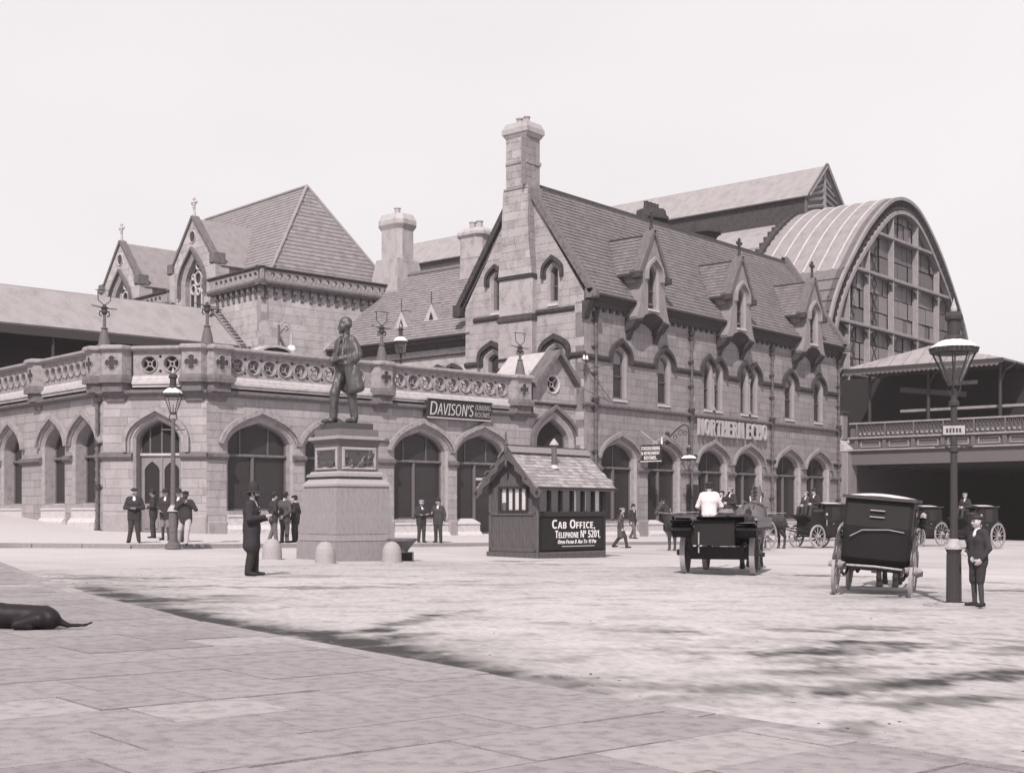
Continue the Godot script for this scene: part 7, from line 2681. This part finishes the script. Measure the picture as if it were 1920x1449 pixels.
func shingles(parent: Node, o: Vector3, e: Vector3, s: Vector3, wide: float, n: float, sd: int) -> void:
	var r := RandomNumberGenerator.new()
	r.seed = sd
	s = s.normalized()
	var up := e.cross(s).normalized()
	var course := 0.15
	var y := 0.0
	var row := 0
	var meshes := []
	for k in 3:
		meshes.append(sh().block(0.0, [0.2, 0.24, 0.28][k] - 0.008, 0.0, course * 1.2, 0.0, 0.016, 0.003).mesh())
	while y < n - 0.12:
		var x := -0.02 - (0.12 if row % 2 else 0.0)
		while x < wide - 0.1:
			var k := r.randi_range(0, 2)
			var q := put_mesh("shingle", meshes[k], mats["shingle%d" % r.randi_range(0, 3)], parent)
			q.transform = Transform3D(Basis(e, s, up).rotated(e, -0.1 + r.randf_range(-0.015, 0.015)).rotated(up, r.randf_range(-0.02, 0.02)), o + e * maxf(x, 0.0) + s * y + up * 0.006)
			x += [0.2, 0.24, 0.28][k]
		y += course
		row += 1

# ---- vehicles ------------------------------------------------------------------------------------------------
# a spoked wheel standing in the yz plane about its hub
func wheel(parent: Node, at: Transform3D, r: float, spokes: int, pale := "wheel", rim_w := 0.05) -> void:
	var w := part("wheel", parent, at)
	var f := sh(Transform3D(Basis(Vector3(0, 1, 0), Vector3(-1, 0, 0), Vector3(0, 0, 1)), Vector3.ZERO))
	f.lathe(P2([r - 0.085, -rim_w / 2, r - 0.02, -rim_w / 2, r - 0.02, rim_w / 2, r - 0.085, rim_w / 2, r - 0.085, -rim_w / 2]), 32)
	obj("felloe", f, mats[pale], w)
	var t := sh(f.t)
	t.lathe(P2([r - 0.02, -rim_w / 2 - 0.004, r, -rim_w / 2, r, rim_w / 2, r - 0.02, rim_w / 2 + 0.004]), 32)
	obj("tyre", t, mats.tyre, w)
	var h := sh(f.t)
	h.lathe(P2([0.0, -0.15, 0.05, -0.15, 0.06, -0.1, 0.085, -0.05, 0.085, 0.05, 0.06, 0.1, 0.05, 0.15, 0.0, 0.15]), 14)
	obj("hub", h, mats[pale], w)
	for i in spokes:
		var a := TAU * i / spokes
		obj("spoke", sh().bar(V(0.0, cos(a) * 0.07, sin(a) * 0.07), V(0.0, cos(a) * (r - 0.07), sin(a) * (r - 0.07)), 0.024, 0.017, 6), mats[pale], w)

# a closed carriage body from a side outline in (z forward, y up), drawn out across x; the sides bulge
func coach_body(parent: Node, called: String, outline: PackedVector2Array, half: float, m: Material) -> void:
	var s := sh(Transform3D(Basis(V(0, 0, 1), V(0, 1, 0), V(-1, 0, 0)), Vector3.ZERO))
	var small := PackedVector2Array()
	var c := bounds(outline).get_center()
	for p in outline:
		small.append(c + (p - c) * 0.94)
	s.slab(outline, -half + 0.06, half - 0.06, true)
	for q in [[half - 0.06, half], [-half + 0.06, -half]]:
		for i in outline.size():
			var j := (i + 1) % outline.size()
			s.quad(Vector3(outline[i].x, outline[i].y, q[0]), Vector3(outline[j].x, outline[j].y, q[0]), Vector3(small[j].x, small[j].y, q[1]), Vector3(small[i].x, small[i].y, q[1]))
		s.slab(small, q[1] - 0.001, q[1] + 0.001, true)
	obj(called, s, m, parent)

func leaf_spring(parent: Node, x: float, y: float, z0: float, z1: float) -> void:
	for s in [-1.0, 1.0]:
		var p := PackedVector3Array()
		for i in 9:
			var t := i / 8.0
			p.append(V(x, y + s * 0.1 * 4.0 * t * (1.0 - t), lerpf(z0, z1, t)))
		obj("spring", sh().tube(p, 0.026, 0.026, 6), mats.iron, parent)

func coach_lamp(parent: Node, at: Vector3) -> void:
	var l := part("carriage_lamp", parent, shift(at.x, at.y, at.z))
	obj("case", sh().block(-0.06, 0.06, 0.0, 0.2, -0.07, 0.07, 0.015), mats.black_paint, l)
	obj("glass", sh().box(-0.045, 0.045, 0.03, 0.17, 0.068, 0.076), mats.clear_glass, l)
	obj("top", sh().lathe(P2([0.06, 0.2, 0.05, 0.26, 0.02, 0.3, 0.0, 0.3]), 8), mats.iron_pale, l)
	obj("tail", sh().bar(V(0, -0.3, 0), V(0, 0.0, 0), 0.014, 0.03), mats.iron_pale, l)

# a small four-wheeled closed cab. Front is +z; the origin lies on the road under the body's middle
func cab(label: String, at: Transform3D, o: Dictionary) -> Node3D:
	var k := thing("horse_cab", label, "carriage", at, "horse cabs on the cab stand")
	var rr: float = o.get("rear", 0.58)
	var fr: float = o.get("front", 0.45)
	var rz: float = o.get("rear_z", -0.62)
	var fz: float = o.get("front_z", 1.15)
	var tr: float = o.get("track", 0.68)
	var half: float = o.get("half", 0.6)
	var top: float = o.get("top", 1.98)
	var seat: float = o.get("seat", 1.28)
	var body := P2([-0.72, 0.72, -0.5, 0.52, 0.3, 0.46, 0.62, 0.55, 0.72, 0.8, 0.74, 1.15, 0.7, top - 0.1, -0.76, top - 0.04, -0.84, 1.3])
	coach_body(k, "body", body, half, mats.black_paint)
	# roof: gently domed cloth, pale where it faces the sky
	var rf := sh()
	for i in 8:
		for j in 4:
			var f := func(a: int, b: int) -> Vector3:
				var x := lerpf(-half - 0.03, half + 0.03, a / 8.0)
				var z := lerpf(-0.84, 0.8, b / 4.0)
				return V(x, top + 0.07 * (1.0 - pow(x / (half + 0.03), 2.0)) - 0.02 - (0.05 if b == 0 else 0.0), z - (0.03 if b == 0 else 0.0))
			rf.quad(f.call(i, j + 1), f.call(i + 1, j + 1), f.call(i + 1, j), f.call(i, j))
	obj("roof", rf, mats.roof_cloth, k)
	obj("roof_moulding", sheet(P2([-half - 0.05, -0.86, half + 0.05, -0.86, half + 0.05, 0.82, -half - 0.05, 0.82]), [P2([-half + 0.1, -0.7, half - 0.1, -0.7, half - 0.1, 0.7, -half + 0.1, 0.7])], -0.03, 0.03, true), mats.leather, k).transform = Transform3D(Basis(V(1, 0, 0), V(0, 0, 1), V(0, -1, 0)), V(0, top - 0.04, 0))
	for s in [-1.0, 1.0]:
		var d := part("door", k)
		obj("panel", sh().box(s * (half + 0.002) - 0.012, s * (half + 0.002) + 0.012, 0.56, 1.2, -0.3, 0.34), mats.black_paint, d)
		obj("window", sh().box(s * (half + 0.002) - 0.014, s * (half + 0.002) + 0.014, 1.26, top - 0.18, -0.24, 0.3), mats.glass, d)
		obj("handle", sh().bar(V(s * (half + 0.03), 1.12, 0.26), V(s * (half + 0.03), 1.12, 0.14), 0.014), mats.brass, d)
		leaf_spring(k, s * (half - 0.08), 0.48, rz - 0.5, rz + 0.5)
		leaf_spring(k, s * (half - 0.14), 0.46, fz - 0.36, fz + 0.36)
		coach_lamp(k, V(s * (half + 0.09), 1.32, 0.78))
		wheel(k, Transform3D(Basis.IDENTITY, V(s * tr, rr, rz)), rr, 12)
		wheel(k, Transform3D(Basis.IDENTITY, V(s * (tr - 0.06), fr, fz)), fr, 10)
		obj("mudguard", sh().tube(PackedVector3Array([V(s * tr, rr * 1.2, rz - rr * 1.0), V(s * tr, rr * 1.95, rz - rr * 0.55), V(s * tr, rr * 2.1, rz), V(s * tr, rr * 1.7, rz + rr * 0.85)]), 0.03, 0.03, 6), mats.leather, k)
		obj("shaft", sh().tube(PackedVector3Array([V(s * 0.3, 0.72, fz + 0.2), V(s * 0.42, 0.86, fz + 0.9), V(s * 0.36, 1.05, fz + 2.6)]), 0.035, 0.028), mats.timber_dark, k)
	obj("rear_axle", sh().bar(V(-tr, rr, rz), V(tr, rr, rz), 0.035), mats.iron, k)
	obj("front_axle", sh().bar(V(-tr, fr, fz), V(tr, fr, fz), 0.035), mats.iron, k)
	obj("perch", sh().beam(V(0, 0.5, rz), V(0, 0.56, fz), 0.1, 0.08), mats.iron, k)
	obj("turntable", sh().lathe(P2([0.26, 0.56, 0.3, 0.58, 0.3, 0.62, 0.0, 0.64]), 16), mats.iron, k).position = V(0, 0, fz)
	var b := part("box_seat", k)
	obj("boot", sh().block(-0.42, 0.42, 0.62, seat - 0.12, 0.7, fz + 0.24, 0.04), mats.black_paint, b)
	obj("cushion", sh().block(-0.46, 0.46, seat - 0.12, seat, 0.72, fz + 0.06, 0.04), mats.leather, b)
	obj("footboard", sh().beam(V(0, seat - 0.5, fz + 0.2), V(0, seat - 0.25, fz + 0.62), 0.86, 0.05), mats.black_paint, b)
	obj("seat_rail", sh().tube(PackedVector3Array([V(-0.46, seat, 1.0), V(-0.48, seat + 0.2, 0.78), V(0.48, seat + 0.2, 0.78), V(0.46, seat, 1.0)]), 0.02), mats.iron, b)
	# the back: panel lines and a small light
	obj("back_panel_line", sh().tube(PackedVector3Array([V(-half + 0.12, 1.24, -0.86), V(-0.2, 1.27, -0.87), V(0.25, 1.23, -0.87), V(half - 0.14, 1.1, -0.86)]), 0.009, 0.009, 5), mats.iron_pale, k)
	for y in [1.48, 1.6]:
		obj("back_line", sh().box(-0.12, 0.14, y - 0.008, y + 0.008, -0.86, -0.83), mats.iron_pale, k)
	obj("bottom_moulding", sh().tube(PackedVector3Array([V(-half + 0.05, 0.56, -0.64), V(0, 0.58, -0.66), V(half - 0.05, 0.56, -0.64)]), 0.02), mats.iron_pale, k)
	return k

func horse(label: String, at: Transform3D, o: Dictionary) -> Node3D:
	var root := thing("horse", label, "horse", at, o.get("group", ""))
	var b := []
	var up: float = o.get("head_up", 0.0)
	# trunk: deep chest narrowing to the loin, round quarters
	b.append([V(0, 1.24, 0.5), V(0, 1.22, 0.0), 0.3, 0.3, 0, 0.1])
	b.append([V(0, 1.22, 0.0), V(0, 1.27, -0.45), 0.3, 0.28, 0, 0.1])
	for s in [-1.0, 1.0]:
		b.append([V(s * 0.13, 1.28, -0.5), V(s * 0.15, 1.12, -0.64), 0.24, 0.2, 0, 0.1])
		b.append([V(s * 0.13, 1.12, 0.55), V(s * 0.13, 1.0, 0.52), 0.19, 0.15, 0, 0.08])
	b.append([V(0, 1.42, 0.42), V(0, 1.5, 0.3), 0.14, 0.08, 0, 0.1])
	# neck and head
	b.append([V(0, 1.3, 0.68), V(0, 1.68 + up, 0.98), 0.23, 0.15, 0, 0.1])
	b.append([V(0, 1.68 + up, 0.98), V(0, 1.86 + up, 1.08), 0.14, 0.12, 0, 0.06])
	b.append([V(0, 1.84 + up, 1.1), V(0, 1.66 + up, 1.3), 0.13, 0.1, 0, 0.06])
	b.append([V(0, 1.66 + up, 1.3), V(0, 1.48 + up, 1.43), 0.09, 0.075, 0, 0.05])
	b.append([V(0, 1.47 + up, 1.42), V(0, 1.43 + up, 1.43), 0.08, 0.07, 2, 0.03])
	for s in [-1.0, 1.0]:
		b.append([V(s * 0.07, 1.95 + up, 1.05), V(s * 0.085, 2.08 + up, 1.07), 0.04, 0.015, 0, 0.02])
		b.append([V(s * 0.05, 1.74 + up, 1.14), V(s * 0.05, 1.68 + up, 1.18), 0.09, 0.08, 0, 0.04])
		b.append([V(s * 0.1, 1.8 + up, 1.22), V(s * 0.1, 1.79 + up, 1.22), 0.025, 0.025, 3, 0.01])
		# fore leg: elbow, knee, fetlock, hoof
		var fz: float = o.get("step", 0.0) * s
		b.append([V(s * 0.14, 1.02, 0.52), V(s * 0.15, 0.58, 0.54 + fz * 0.6), 0.13, 0.075, 0, 0.05])
		b.append([V(s * 0.15, 0.58, 0.54 + fz * 0.6), V(s * 0.15, 0.2, 0.53 + fz), 0.07, 0.048, 0, 0.02])
		b.append([V(s * 0.15, 0.2, 0.53 + fz), V(s * 0.15, 0.1, 0.57 + fz), 0.058, 0.055, 0, 0.02])
		b.append([V(s * 0.15, 0.09, 0.57 + fz), V(s * 0.15, 0.03, 0.59 + fz), 0.06, 0.07, 2, 0.01])
		# hind leg: stifle forward, hock back, near-vertical cannon
		b.append([V(s * 0.16, 1.12, -0.6), V(s * 0.18, 0.84, -0.42), 0.21, 0.14, 0, 0.07])
		b.append([V(s * 0.18, 0.84, -0.42), V(s * 0.17, 0.56, -0.76 - fz * 0.5), 0.13, 0.075, 0, 0.04])
		b.append([V(s * 0.17, 0.56, -0.76 - fz * 0.5), V(s * 0.16, 0.2, -0.74 - fz), 0.068, 0.05, 0, 0.02])
		b.append([V(s * 0.16, 0.2, -0.74 - fz), V(s * 0.16, 0.1, -0.7 - fz), 0.06, 0.056, 0, 0.02])
		b.append([V(s * 0.16, 0.09, -0.7 - fz), V(s * 0.16, 0.03, -0.68 - fz), 0.062, 0.072, 2, 0.01])
	# mane and tail
	for i in 5:
		b.append([V(0.02, 1.56 + up * i * 0.2 + i * 0.1, 0.68 + i * 0.085), V(0.1, 1.42 + up * i * 0.2 + i * 0.1, 0.76 + i * 0.08), 0.05, 0.03, 1, 0.03])
	b.append([V(0, 1.36, -0.78), V(0, 1.2, -0.92), 0.06, 0.07, 1, 0.03])
	b.append([V(0, 1.2, -0.92), V(0, 0.55, -0.94), 0.075, 0.04, 1, 0.03])
	var g: float = o.get("tone", 0.045)
	var m := sh()
	m.colored = true
	flesh(m, b, o.get("cell", 0.03), [tone(g), tone(0.025), tone(0.05), tone(0.015)], Transform3D.IDENTITY, 0.006)
	obj("body", m, mats.hide, root)
	# harness
	var col := PackedVector3Array()
	for i in 17:
		var a := TAU * i / 16.0
		col.append(V(sin(a) * 0.25, 1.28 + cos(a) * 0.33, 0.62 + cos(a) * 0.1))
	obj("collar", sh().tube(col, 0.055, 0.055, 8), mats.leather, root)
	for s in [-1.0, 1.0]:
		obj("hame", sh().tube(PackedVector3Array([V(s * 0.2, 0.98, 0.6), V(s * 0.29, 1.28, 0.66), V(s * 0.12, 1.64, 0.76), V(s * 0.14, 1.76, 0.78)]), 0.02), mats.brass, root)
		obj("trace", sh().tube(PackedVector3Array([V(s * 0.28, 1.2, 0.62), V(s * 0.34, 1.1, 0.0), V(s * 0.36, 0.95, -0.9)]), 0.018), mats.leather, root)
		obj("breeching", sh().tube(PackedVector3Array([V(s * 0.34, 1.15, 0.0), V(s * 0.4, 1.08, -0.5), V(s * 0.3, 1.02, -0.86), V(0, 1.0, -0.92)]), 0.024), mats.leather, root)
		obj("rein", sh().tube(PackedVector3Array([V(s * 0.09, 1.52 + up, 1.38), V(s * 0.2, 1.55, 0.85), V(s * 0.14, 1.6, 0.1), V(s * 0.12, 1.62, -0.9)]), 0.012, 0.012, 5), mats.iron_pale, root)
		obj("cheek_strap", sh().bar(V(s * 0.115, 1.9 + up, 1.1), V(s * 0.1, 1.55 + up, 1.36), 0.016, 0.014, 5), mats.leather, root)
		obj("blinker", sh().block(-0.01, 0.01, -0.07, 0.07, -0.06, 0.06, 0.005), mats.leather, root).position = V(s * 0.145, 1.79 + up, 1.22)
	var gi := PackedVector3Array()
	for i in 17:
		var a := TAU * i / 16.0
		gi.append(V(sin(a) * 0.32, 1.22 + cos(a) * 0.325, 0.12))
	obj("girth", sh().tube(gi, 0.03, 0.03, 6), mats.leather, root)
	obj("saddle_pad", sh().ball(V(0, 1.53, 0.12), V(0.2, 0.06, 0.12), 6, 10), mats.leather, root)
	var bn := PackedVector3Array()
	for i in 9:
		var a := -1.1 + 2.2 * i / 8.0
		bn.append(V(sin(a) * 0.16, 1.83 + up + cos(a) * 0.1, 1.14))
	obj("browband", sh().tube(bn, 0.018, 0.018, 5), mats.iron_pale, root)
	var nb := PackedVector3Array()
	for i in 13:
		var a := TAU * i / 12.0
		nb.append(V(sin(a) * 0.105, 1.6 + up + cos(a) * 0.07, 1.36 + cos(a) * 0.07))
	obj("noseband", sh().tube(nb, 0.015, 0.015, 5), mats.leather, root)
	if o.get("crupper", false):
		obj("hip_strap", sh().tube(PackedVector3Array([V(-0.4, 1.08, -0.5), V(-0.3, 1.42, -0.5), V(0, 1.54, -0.48), V(0.3, 1.42, -0.5), V(0.4, 1.08, -0.5)]), 0.024), mats.leather, root)
		obj("back_strap", sh().tube(PackedVector3Array([V(0, 1.56, 0.1), V(0, 1.55, -0.45), V(0, 1.42, -0.8)]), 0.022), mats.leather, root)
	return root

func build_vehicles() -> void:
	# --- the dray in the middle, seen from behind
	var dh := 17.0
	var da := stand(27.0, 16.2, dh)
	var d := thing("dray", "flat horse-drawn dray seen from behind, raised board across its left side", "cart", da)
	# origin under the rear axle; front is +z, left +x
	for s in [-1.0, 1.0]:
		wheel(d, Transform3D(Basis.IDENTITY, V(s * 0.82, 0.52, 0.0)), 0.52, 12, "timber", 0.12)
		wheel(d, Transform3D(Basis.IDENTITY, V(s * 0.68, 0.4, 2.5)), 0.4, 10, "timber", 0.11)
		leaf_spring(d, s * 0.6, 0.66, -0.5, 0.5)
		leaf_spring(d, s * 0.5, 0.62, 2.1, 2.9)
		obj("side_beam", sh().beam(V(s * 0.62, 0.98, -0.7), V(s * 0.62, 0.98, 3.3), 0.12, 0.14), mats.timber_dark, d)
		obj("shaft", sh().tube(PackedVector3Array([V(s * 0.42, 0.75, 2.6), V(s * 0.52, 0.95, 3.6), V(s * 0.46, 1.1, 5.5)]), 0.05, 0.04), mats.timber, d)
		obj("hub_cap", sh().bar(V(s * 0.95, 0.52, 0), V(s * 1.02, 0.52, 0), 0.08, 0.07, 12), mats.iron, d)
	for i in 8:
		var x := -1.0 + i * 0.25
		obj("deck_plank", sh().box(x + 0.006, x + 0.244, 1.06, 1.12, -0.95, 3.2), mats.timber, d)
	obj("tail_beam", sh().block(-0.98, 0.98, 0.9, 1.06, 0.9, 1.0, 0.02), mats.timber_dark, d).transform = shift(0, 0, -1.85)
	obj("rear_cross_beam", sh().box(-0.7, 0.7, 0.36, 0.66, -0.12, 0.12), mats.timber_dark, d)
	obj("rear_axle", sh().bar(V(-0.9, 0.52, 0), V(0.9, 0.52, 0), 0.05), mats.iron, d)
	obj("front_axle", sh().bar(V(-0.75, 0.4, 2.5), V(0.75, 0.4, 2.5), 0.05), mats.iron, d)
	obj("fore_carriage", sh().block(-0.55, 0.55, 0.62, 0.9, 2.2, 2.8, 0.03), mats.timber_dark, d)
	obj("side_board", sh().block(0.55, 0.92, 1.31, 1.36, -0.9, 2.0, 0.02), mats.timber_worn, d)
	obj("side_board", sh().block(0.94, 1.0, 1.13, 1.4, -0.9, 2.1, 0.02), mats.timber_worn, d)
	obj("side_board", sh().block(-1.0, -0.95, 1.13, 1.3, -0.9, 2.6, 0.02), mats.timber_worn, d)
	obj("edge_rail", sh().beam(V(-0.97, 1.33, -0.9), V(-0.97, 1.33, 2.6), 0.07, 0.06), mats.timber_worn, d)
	for q in [[0.45, 0.98, 1.13, 0.05], [0.5, 0.96, 1.19, 0.05], [0.47, 1.0, 1.25, 0.05], [-1.02, -0.5, 1.13, 0.05], [-0.98, -0.55, 1.19, 0.05]]:
		obj("loose_plank", sh().block(q[0], q[1], q[2], q[2] + q[3], -1.15, 1.4, 0.01), mats.timber_worn, d)
	obj("hanging_sheet", sh().block(-0.5, 0.52, 0.72, 1.3, 0.0, 0.08, 0.03), mats.black_paint, d).transform = shift(0, 0, -1.06)
	obj("folded_tarpaulin", sh().block(-0.6, 0.55, 1.12, 1.38, 0.0, 1.2, 0.1), mats.leather, d)
	var ch := PackedVector3Array()
	for i in 9:
		ch.append(V(0.35, 1.02 - i * 0.06, -0.98))
	obj("chain", sh().tube(ch, 0.018, 0.018, 5), mats.iron_pale, d)
	obj("driver_seat", sh().block(0.25, 0.98, 1.12, 1.36, 2.3, 2.8, 0.03), mats.timber_dark, d)
	var heap := thing("sack_heap", "dark sacks and coiled rope heaped on the dray behind its driver", "sacks", da)
	var q := sh()
	q.colored = true
	flesh(q, [[V(-0.55, 1.28, 0.9), V(-0.3, 1.26, 1.6), 0.17, 0.16, 0, 0.06], [V(-0.1, 1.3, 1.3), V(0.3, 1.26, 1.9), 0.18, 0.15, 0, 0.06], [V(-0.7, 1.24, 1.9), V(-0.2, 1.26, 2.3), 0.14, 0.15, 0, 0.06]], 0.025, [tone(0.04)], Transform3D.IDENTITY, 0.03)
	obj("sacks", q, mats.hide, heap)
	var rp := PackedVector3Array()
	for i in 50:
		var a := TAU * i / 14.0
		rp.append(V(-0.05 + cos(a) * (0.2 - i * 0.0012), 1.46 + i * 0.002, 0.85 + sin(a) * (0.2 - i * 0.0012)))
	obj("rope_coil", sh().tube(rp, 0.022, 0.022, 5), mats.timber_worn, heap)
	var dt := da * shift(0.6, 0.52, 2.5)
	person("carter in white shirt and dark cap seen from behind, seated on the dray", dt, seated({"tall": 1.76, "coat": 0.72, "trousers": 0.08, "hat": "flat", "collar": 0.5, "hands": [V(-0.15, 1.05, 0.4), V(0.2, 1.04, 0.38)], "elbows": [V(-0.3, 1.12, 0.08), V(0.3, 1.12, 0.06)], "cell": 0.017, "fold": 0.02}))
	horse("heavy bay horse seen from behind, harnessed to the dray", da * shift(-0.3, 0.0, 4.4) * Transform3D(Basis.IDENTITY.scaled(Vector3.ONE * 1.1), Vector3.ZERO), {"tone": 0.11, "crupper": true, "cell": 0.026})
	# --- the first cab, its horse facing left
	var h1 := 232.0
	var c1 := stand(47.73, 27.5, h1)
	cab("open fronted horse cab behind the dray, two men on its box", c1, {"rear": 0.66, "front": 0.5, "top": 1.85, "rear_z": -0.7, "seat": 1.72})
	horse("dark horse with white browband facing left, harnessed to the cab behind the dray", c1 * shift(0, 0, 3.65), {"tone": 0.055, "head_up": 0.08, "cell": 0.028, "group": "cab horses"})
	person("cabman in pale cap holding the reins on the box of the cab behind the dray", c1 * shift(0.24, 0.87, 1.0), seated({"tall": 1.76, "hat": "flat", "hat_mat": "hat_grey", "face": "beard", "hands": [V(-0.12, 1.1, 0.36), V(0.12, 1.1, 0.36)], "elbows": [V(-0.3, 1.12, 0.06), V(0.3, 1.12, 0.06)], "cell": 0.02, "head_turn": -0.6}))
	person("young man in flat cap and light trousers sitting beside the cabman", c1 * shift(-0.24, 0.84, 1.0), seated({"tall": 1.66, "hat": "flat", "trousers": 0.36, "hands": [V(-0.1, 1.04, 0.3), V(0.1, 1.06, 0.3)], "elbows": [V(-0.28, 1.12, 0.04), V(0.28, 1.12, 0.04)], "cell": 0.02, "head_turn": -0.6}))
	# --- the second cab
	var c2 := stand(55.54, 27.62, 232.0)
	cab("black four-wheeled closed cab farther back, two men on its box", c2, {"rear": 0.62, "front": 0.54, "top": 2.06, "front_z": 1.35, "seat": 1.78})
	horse("dark horse half hidden behind the dray, harnessed to the closed cab", c2 * shift(0, 0, 3.85), {"tone": 0.05, "head_up": -0.1, "cell": 0.03, "group": "cab horses"})
	person("cab driver in bowler and white collar on the box of the farther cab", c2 * shift(0.24, 0.93, 1.1), seated({"tall": 1.78, "hat": "bowler", "face": "moustache", "hands": [V(-0.1, 1.08, 0.32), V(0.1, 1.08, 0.32)], "elbows": [V(-0.29, 1.12, 0.02), V(0.29, 1.12, 0.02)], "cell": 0.022, "head_turn": -0.5}))
	person("man in pale cap sitting second on the box of the farther cab", c2 * shift(-0.24, 0.9, 1.1), seated({"tall": 1.72, "hat": "flat", "hat_mat": "hat_grey", "hands": [V(-0.1, 1.08, 0.32), V(0.1, 1.08, 0.32)], "elbows": [V(-0.29, 1.12, 0.02), V(0.29, 1.12, 0.02)], "cell": 0.022, "coat": 0.07, "head_turn": -0.5}))
	# --- the brougham in the right foreground, tipping towards the gutter
	var b0 := stand(22.84, 10.36, 21.0, -0.04)
	b0.basis = b0.basis * Basis(V(0, 0, 1), deg_to_rad(5.0))
	cab("black brougham seen from behind in the right foreground, leaning towards the gutter", b0, {"rear": 0.56, "front": 0.44, "top": 1.86, "half": 0.6, "track": 0.67})
	horse("dark horse hidden in front of the black brougham, legs showing beneath it", stand(22.84, 10.36, 21.0) * shift(0, -0.02, 3.5), {"tone": 0.045, "head_up": -0.25, "cell": 0.032, "crupper": true, "group": "cab horses"})
	# --- the cab waiting at the far right
	var c3 := stand(63.26, 26.14, 232.0)
	cab("dark closed cab waiting by the railway bridge beyond the brougham", c3, {"rear": 0.6, "front": 0.46, "top": 2.0})
	horse("horse standing before the cab by the railway bridge", c3 * shift(0, 0, 3.6), {"tone": 0.04, "cell": 0.034, "group": "cab horses"})
	var c4 := stand(60.5, 22.35, 232.0)
	cab("dark cab at the right edge beneath the bridge, its driver on the box", c4, {"rear": 0.6, "front": 0.46, "top": 2.0, "seat": 1.7})
	person("driver in pale cap on the box of the cab at the right edge", c4 * shift(0.0, 0.86, 1.0), seated({"tall": 1.74, "hat": "flat", "hat_mat": "hat_grey", "cell": 0.024, "hands": [V(-0.1, 1.08, 0.32), V(0.1, 1.08, 0.32)], "elbows": [V(-0.29, 1.12, 0.02), V(0.29, 1.12, 0.02)]}))
	# --- the dog lying on the pavement, left
	var dg := stand(6.75, 11.95, 272.0, 0.1)
	var dog := thing("dog", "black dog lying stretched out on the flagstones, tail towards the road", "dog", dg)
	var m := sh()
	m.colored = true
	flesh(m, [[V(0, 0.12, -0.12), V(0, 0.13, 0.3), 0.115, 0.125, 0, 0.06], [V(0.03, 0.1, -0.2), V(0.0, 0.1, -0.14), 0.1, 0.1, 0, 0.06], [V(0, 0.15, 0.34), V(0, 0.22, 0.52), 0.1, 0.075, 0, 0.05],
		[V(0, 0.23, 0.54), V(0, 0.22, 0.62), 0.075, 0.06, 0, 0.04], [V(0, 0.2, 0.62), V(0, 0.17, 0.74), 0.045, 0.032, 0, 0.02], [V(0.06, 0.27, 0.54), V(0.085, 0.18, 0.57), 0.025, 0.03, 0, 0.015], [V(-0.06, 0.27, 0.54), V(-0.085, 0.18, 0.57), 0.025, 0.03, 0, 0.015],
		[V(0.08, 0.09, 0.34), V(0.1, 0.03, 0.66), 0.045, 0.028, 0, 0.02], [V(-0.08, 0.09, 0.34), V(-0.1, 0.03, 0.66), 0.045, 0.028, 0, 0.02], [V(0.1, 0.1, -0.12), V(0.14, 0.05, 0.1), 0.075, 0.045, 0, 0.03], [V(0.14, 0.04, 0.1), V(0.15, 0.03, -0.05), 0.03, 0.026, 0, 0.02],
		[V(-0.1, 0.1, -0.12), V(-0.13, 0.05, 0.08), 0.075, 0.045, 0, 0.03], [V(0, 0.08, -0.26), V(-0.02, 0.035, -0.36), 0.04, 0.026, 0, 0.03], [V(-0.02, 0.035, -0.36), V(-0.06, 0.035, -0.52), 0.024, 0.015, 0, 0.01], [V(-0.06, 0.035, -0.52), V(-0.1, 0.06, -0.58), 0.015, 0.009, 0, 0.01]], 0.014, [tone(0.02)], Transform3D.IDENTITY, 0.004)
	obj("body", m, mats.hide, dog)
	# --- the ladder against the hall
	var ld := thing("ladder", "pale wooden ladder lying against the end of the shed roof below the hall", "ladder", HL())
	var la := V(-4.2, 13.75, 0.35)
	var lb := V(-0.9, 11.15, 0.35)
	for z in [0.0, 0.5]:
		obj("rail", sh().beam(la + V(0, 0, z), lb + V(0, 0, z), 0.07, 0.09), mats.timber_worn, ld)
	for i in 11:
		obj("rung", sh().bar(la.lerp(lb, (i + 0.6) / 11.6), la.lerp(lb, (i + 0.6) / 11.6) + V(0, 0, 0.5), 0.04), mats.iron, ld)
	obj("top_plank", sh().beam(V(-4.9, 13.95, -0.2), V(-3.6, 13.7, 1.6), 0.2, 0.06), mats.iron_grey, ld)
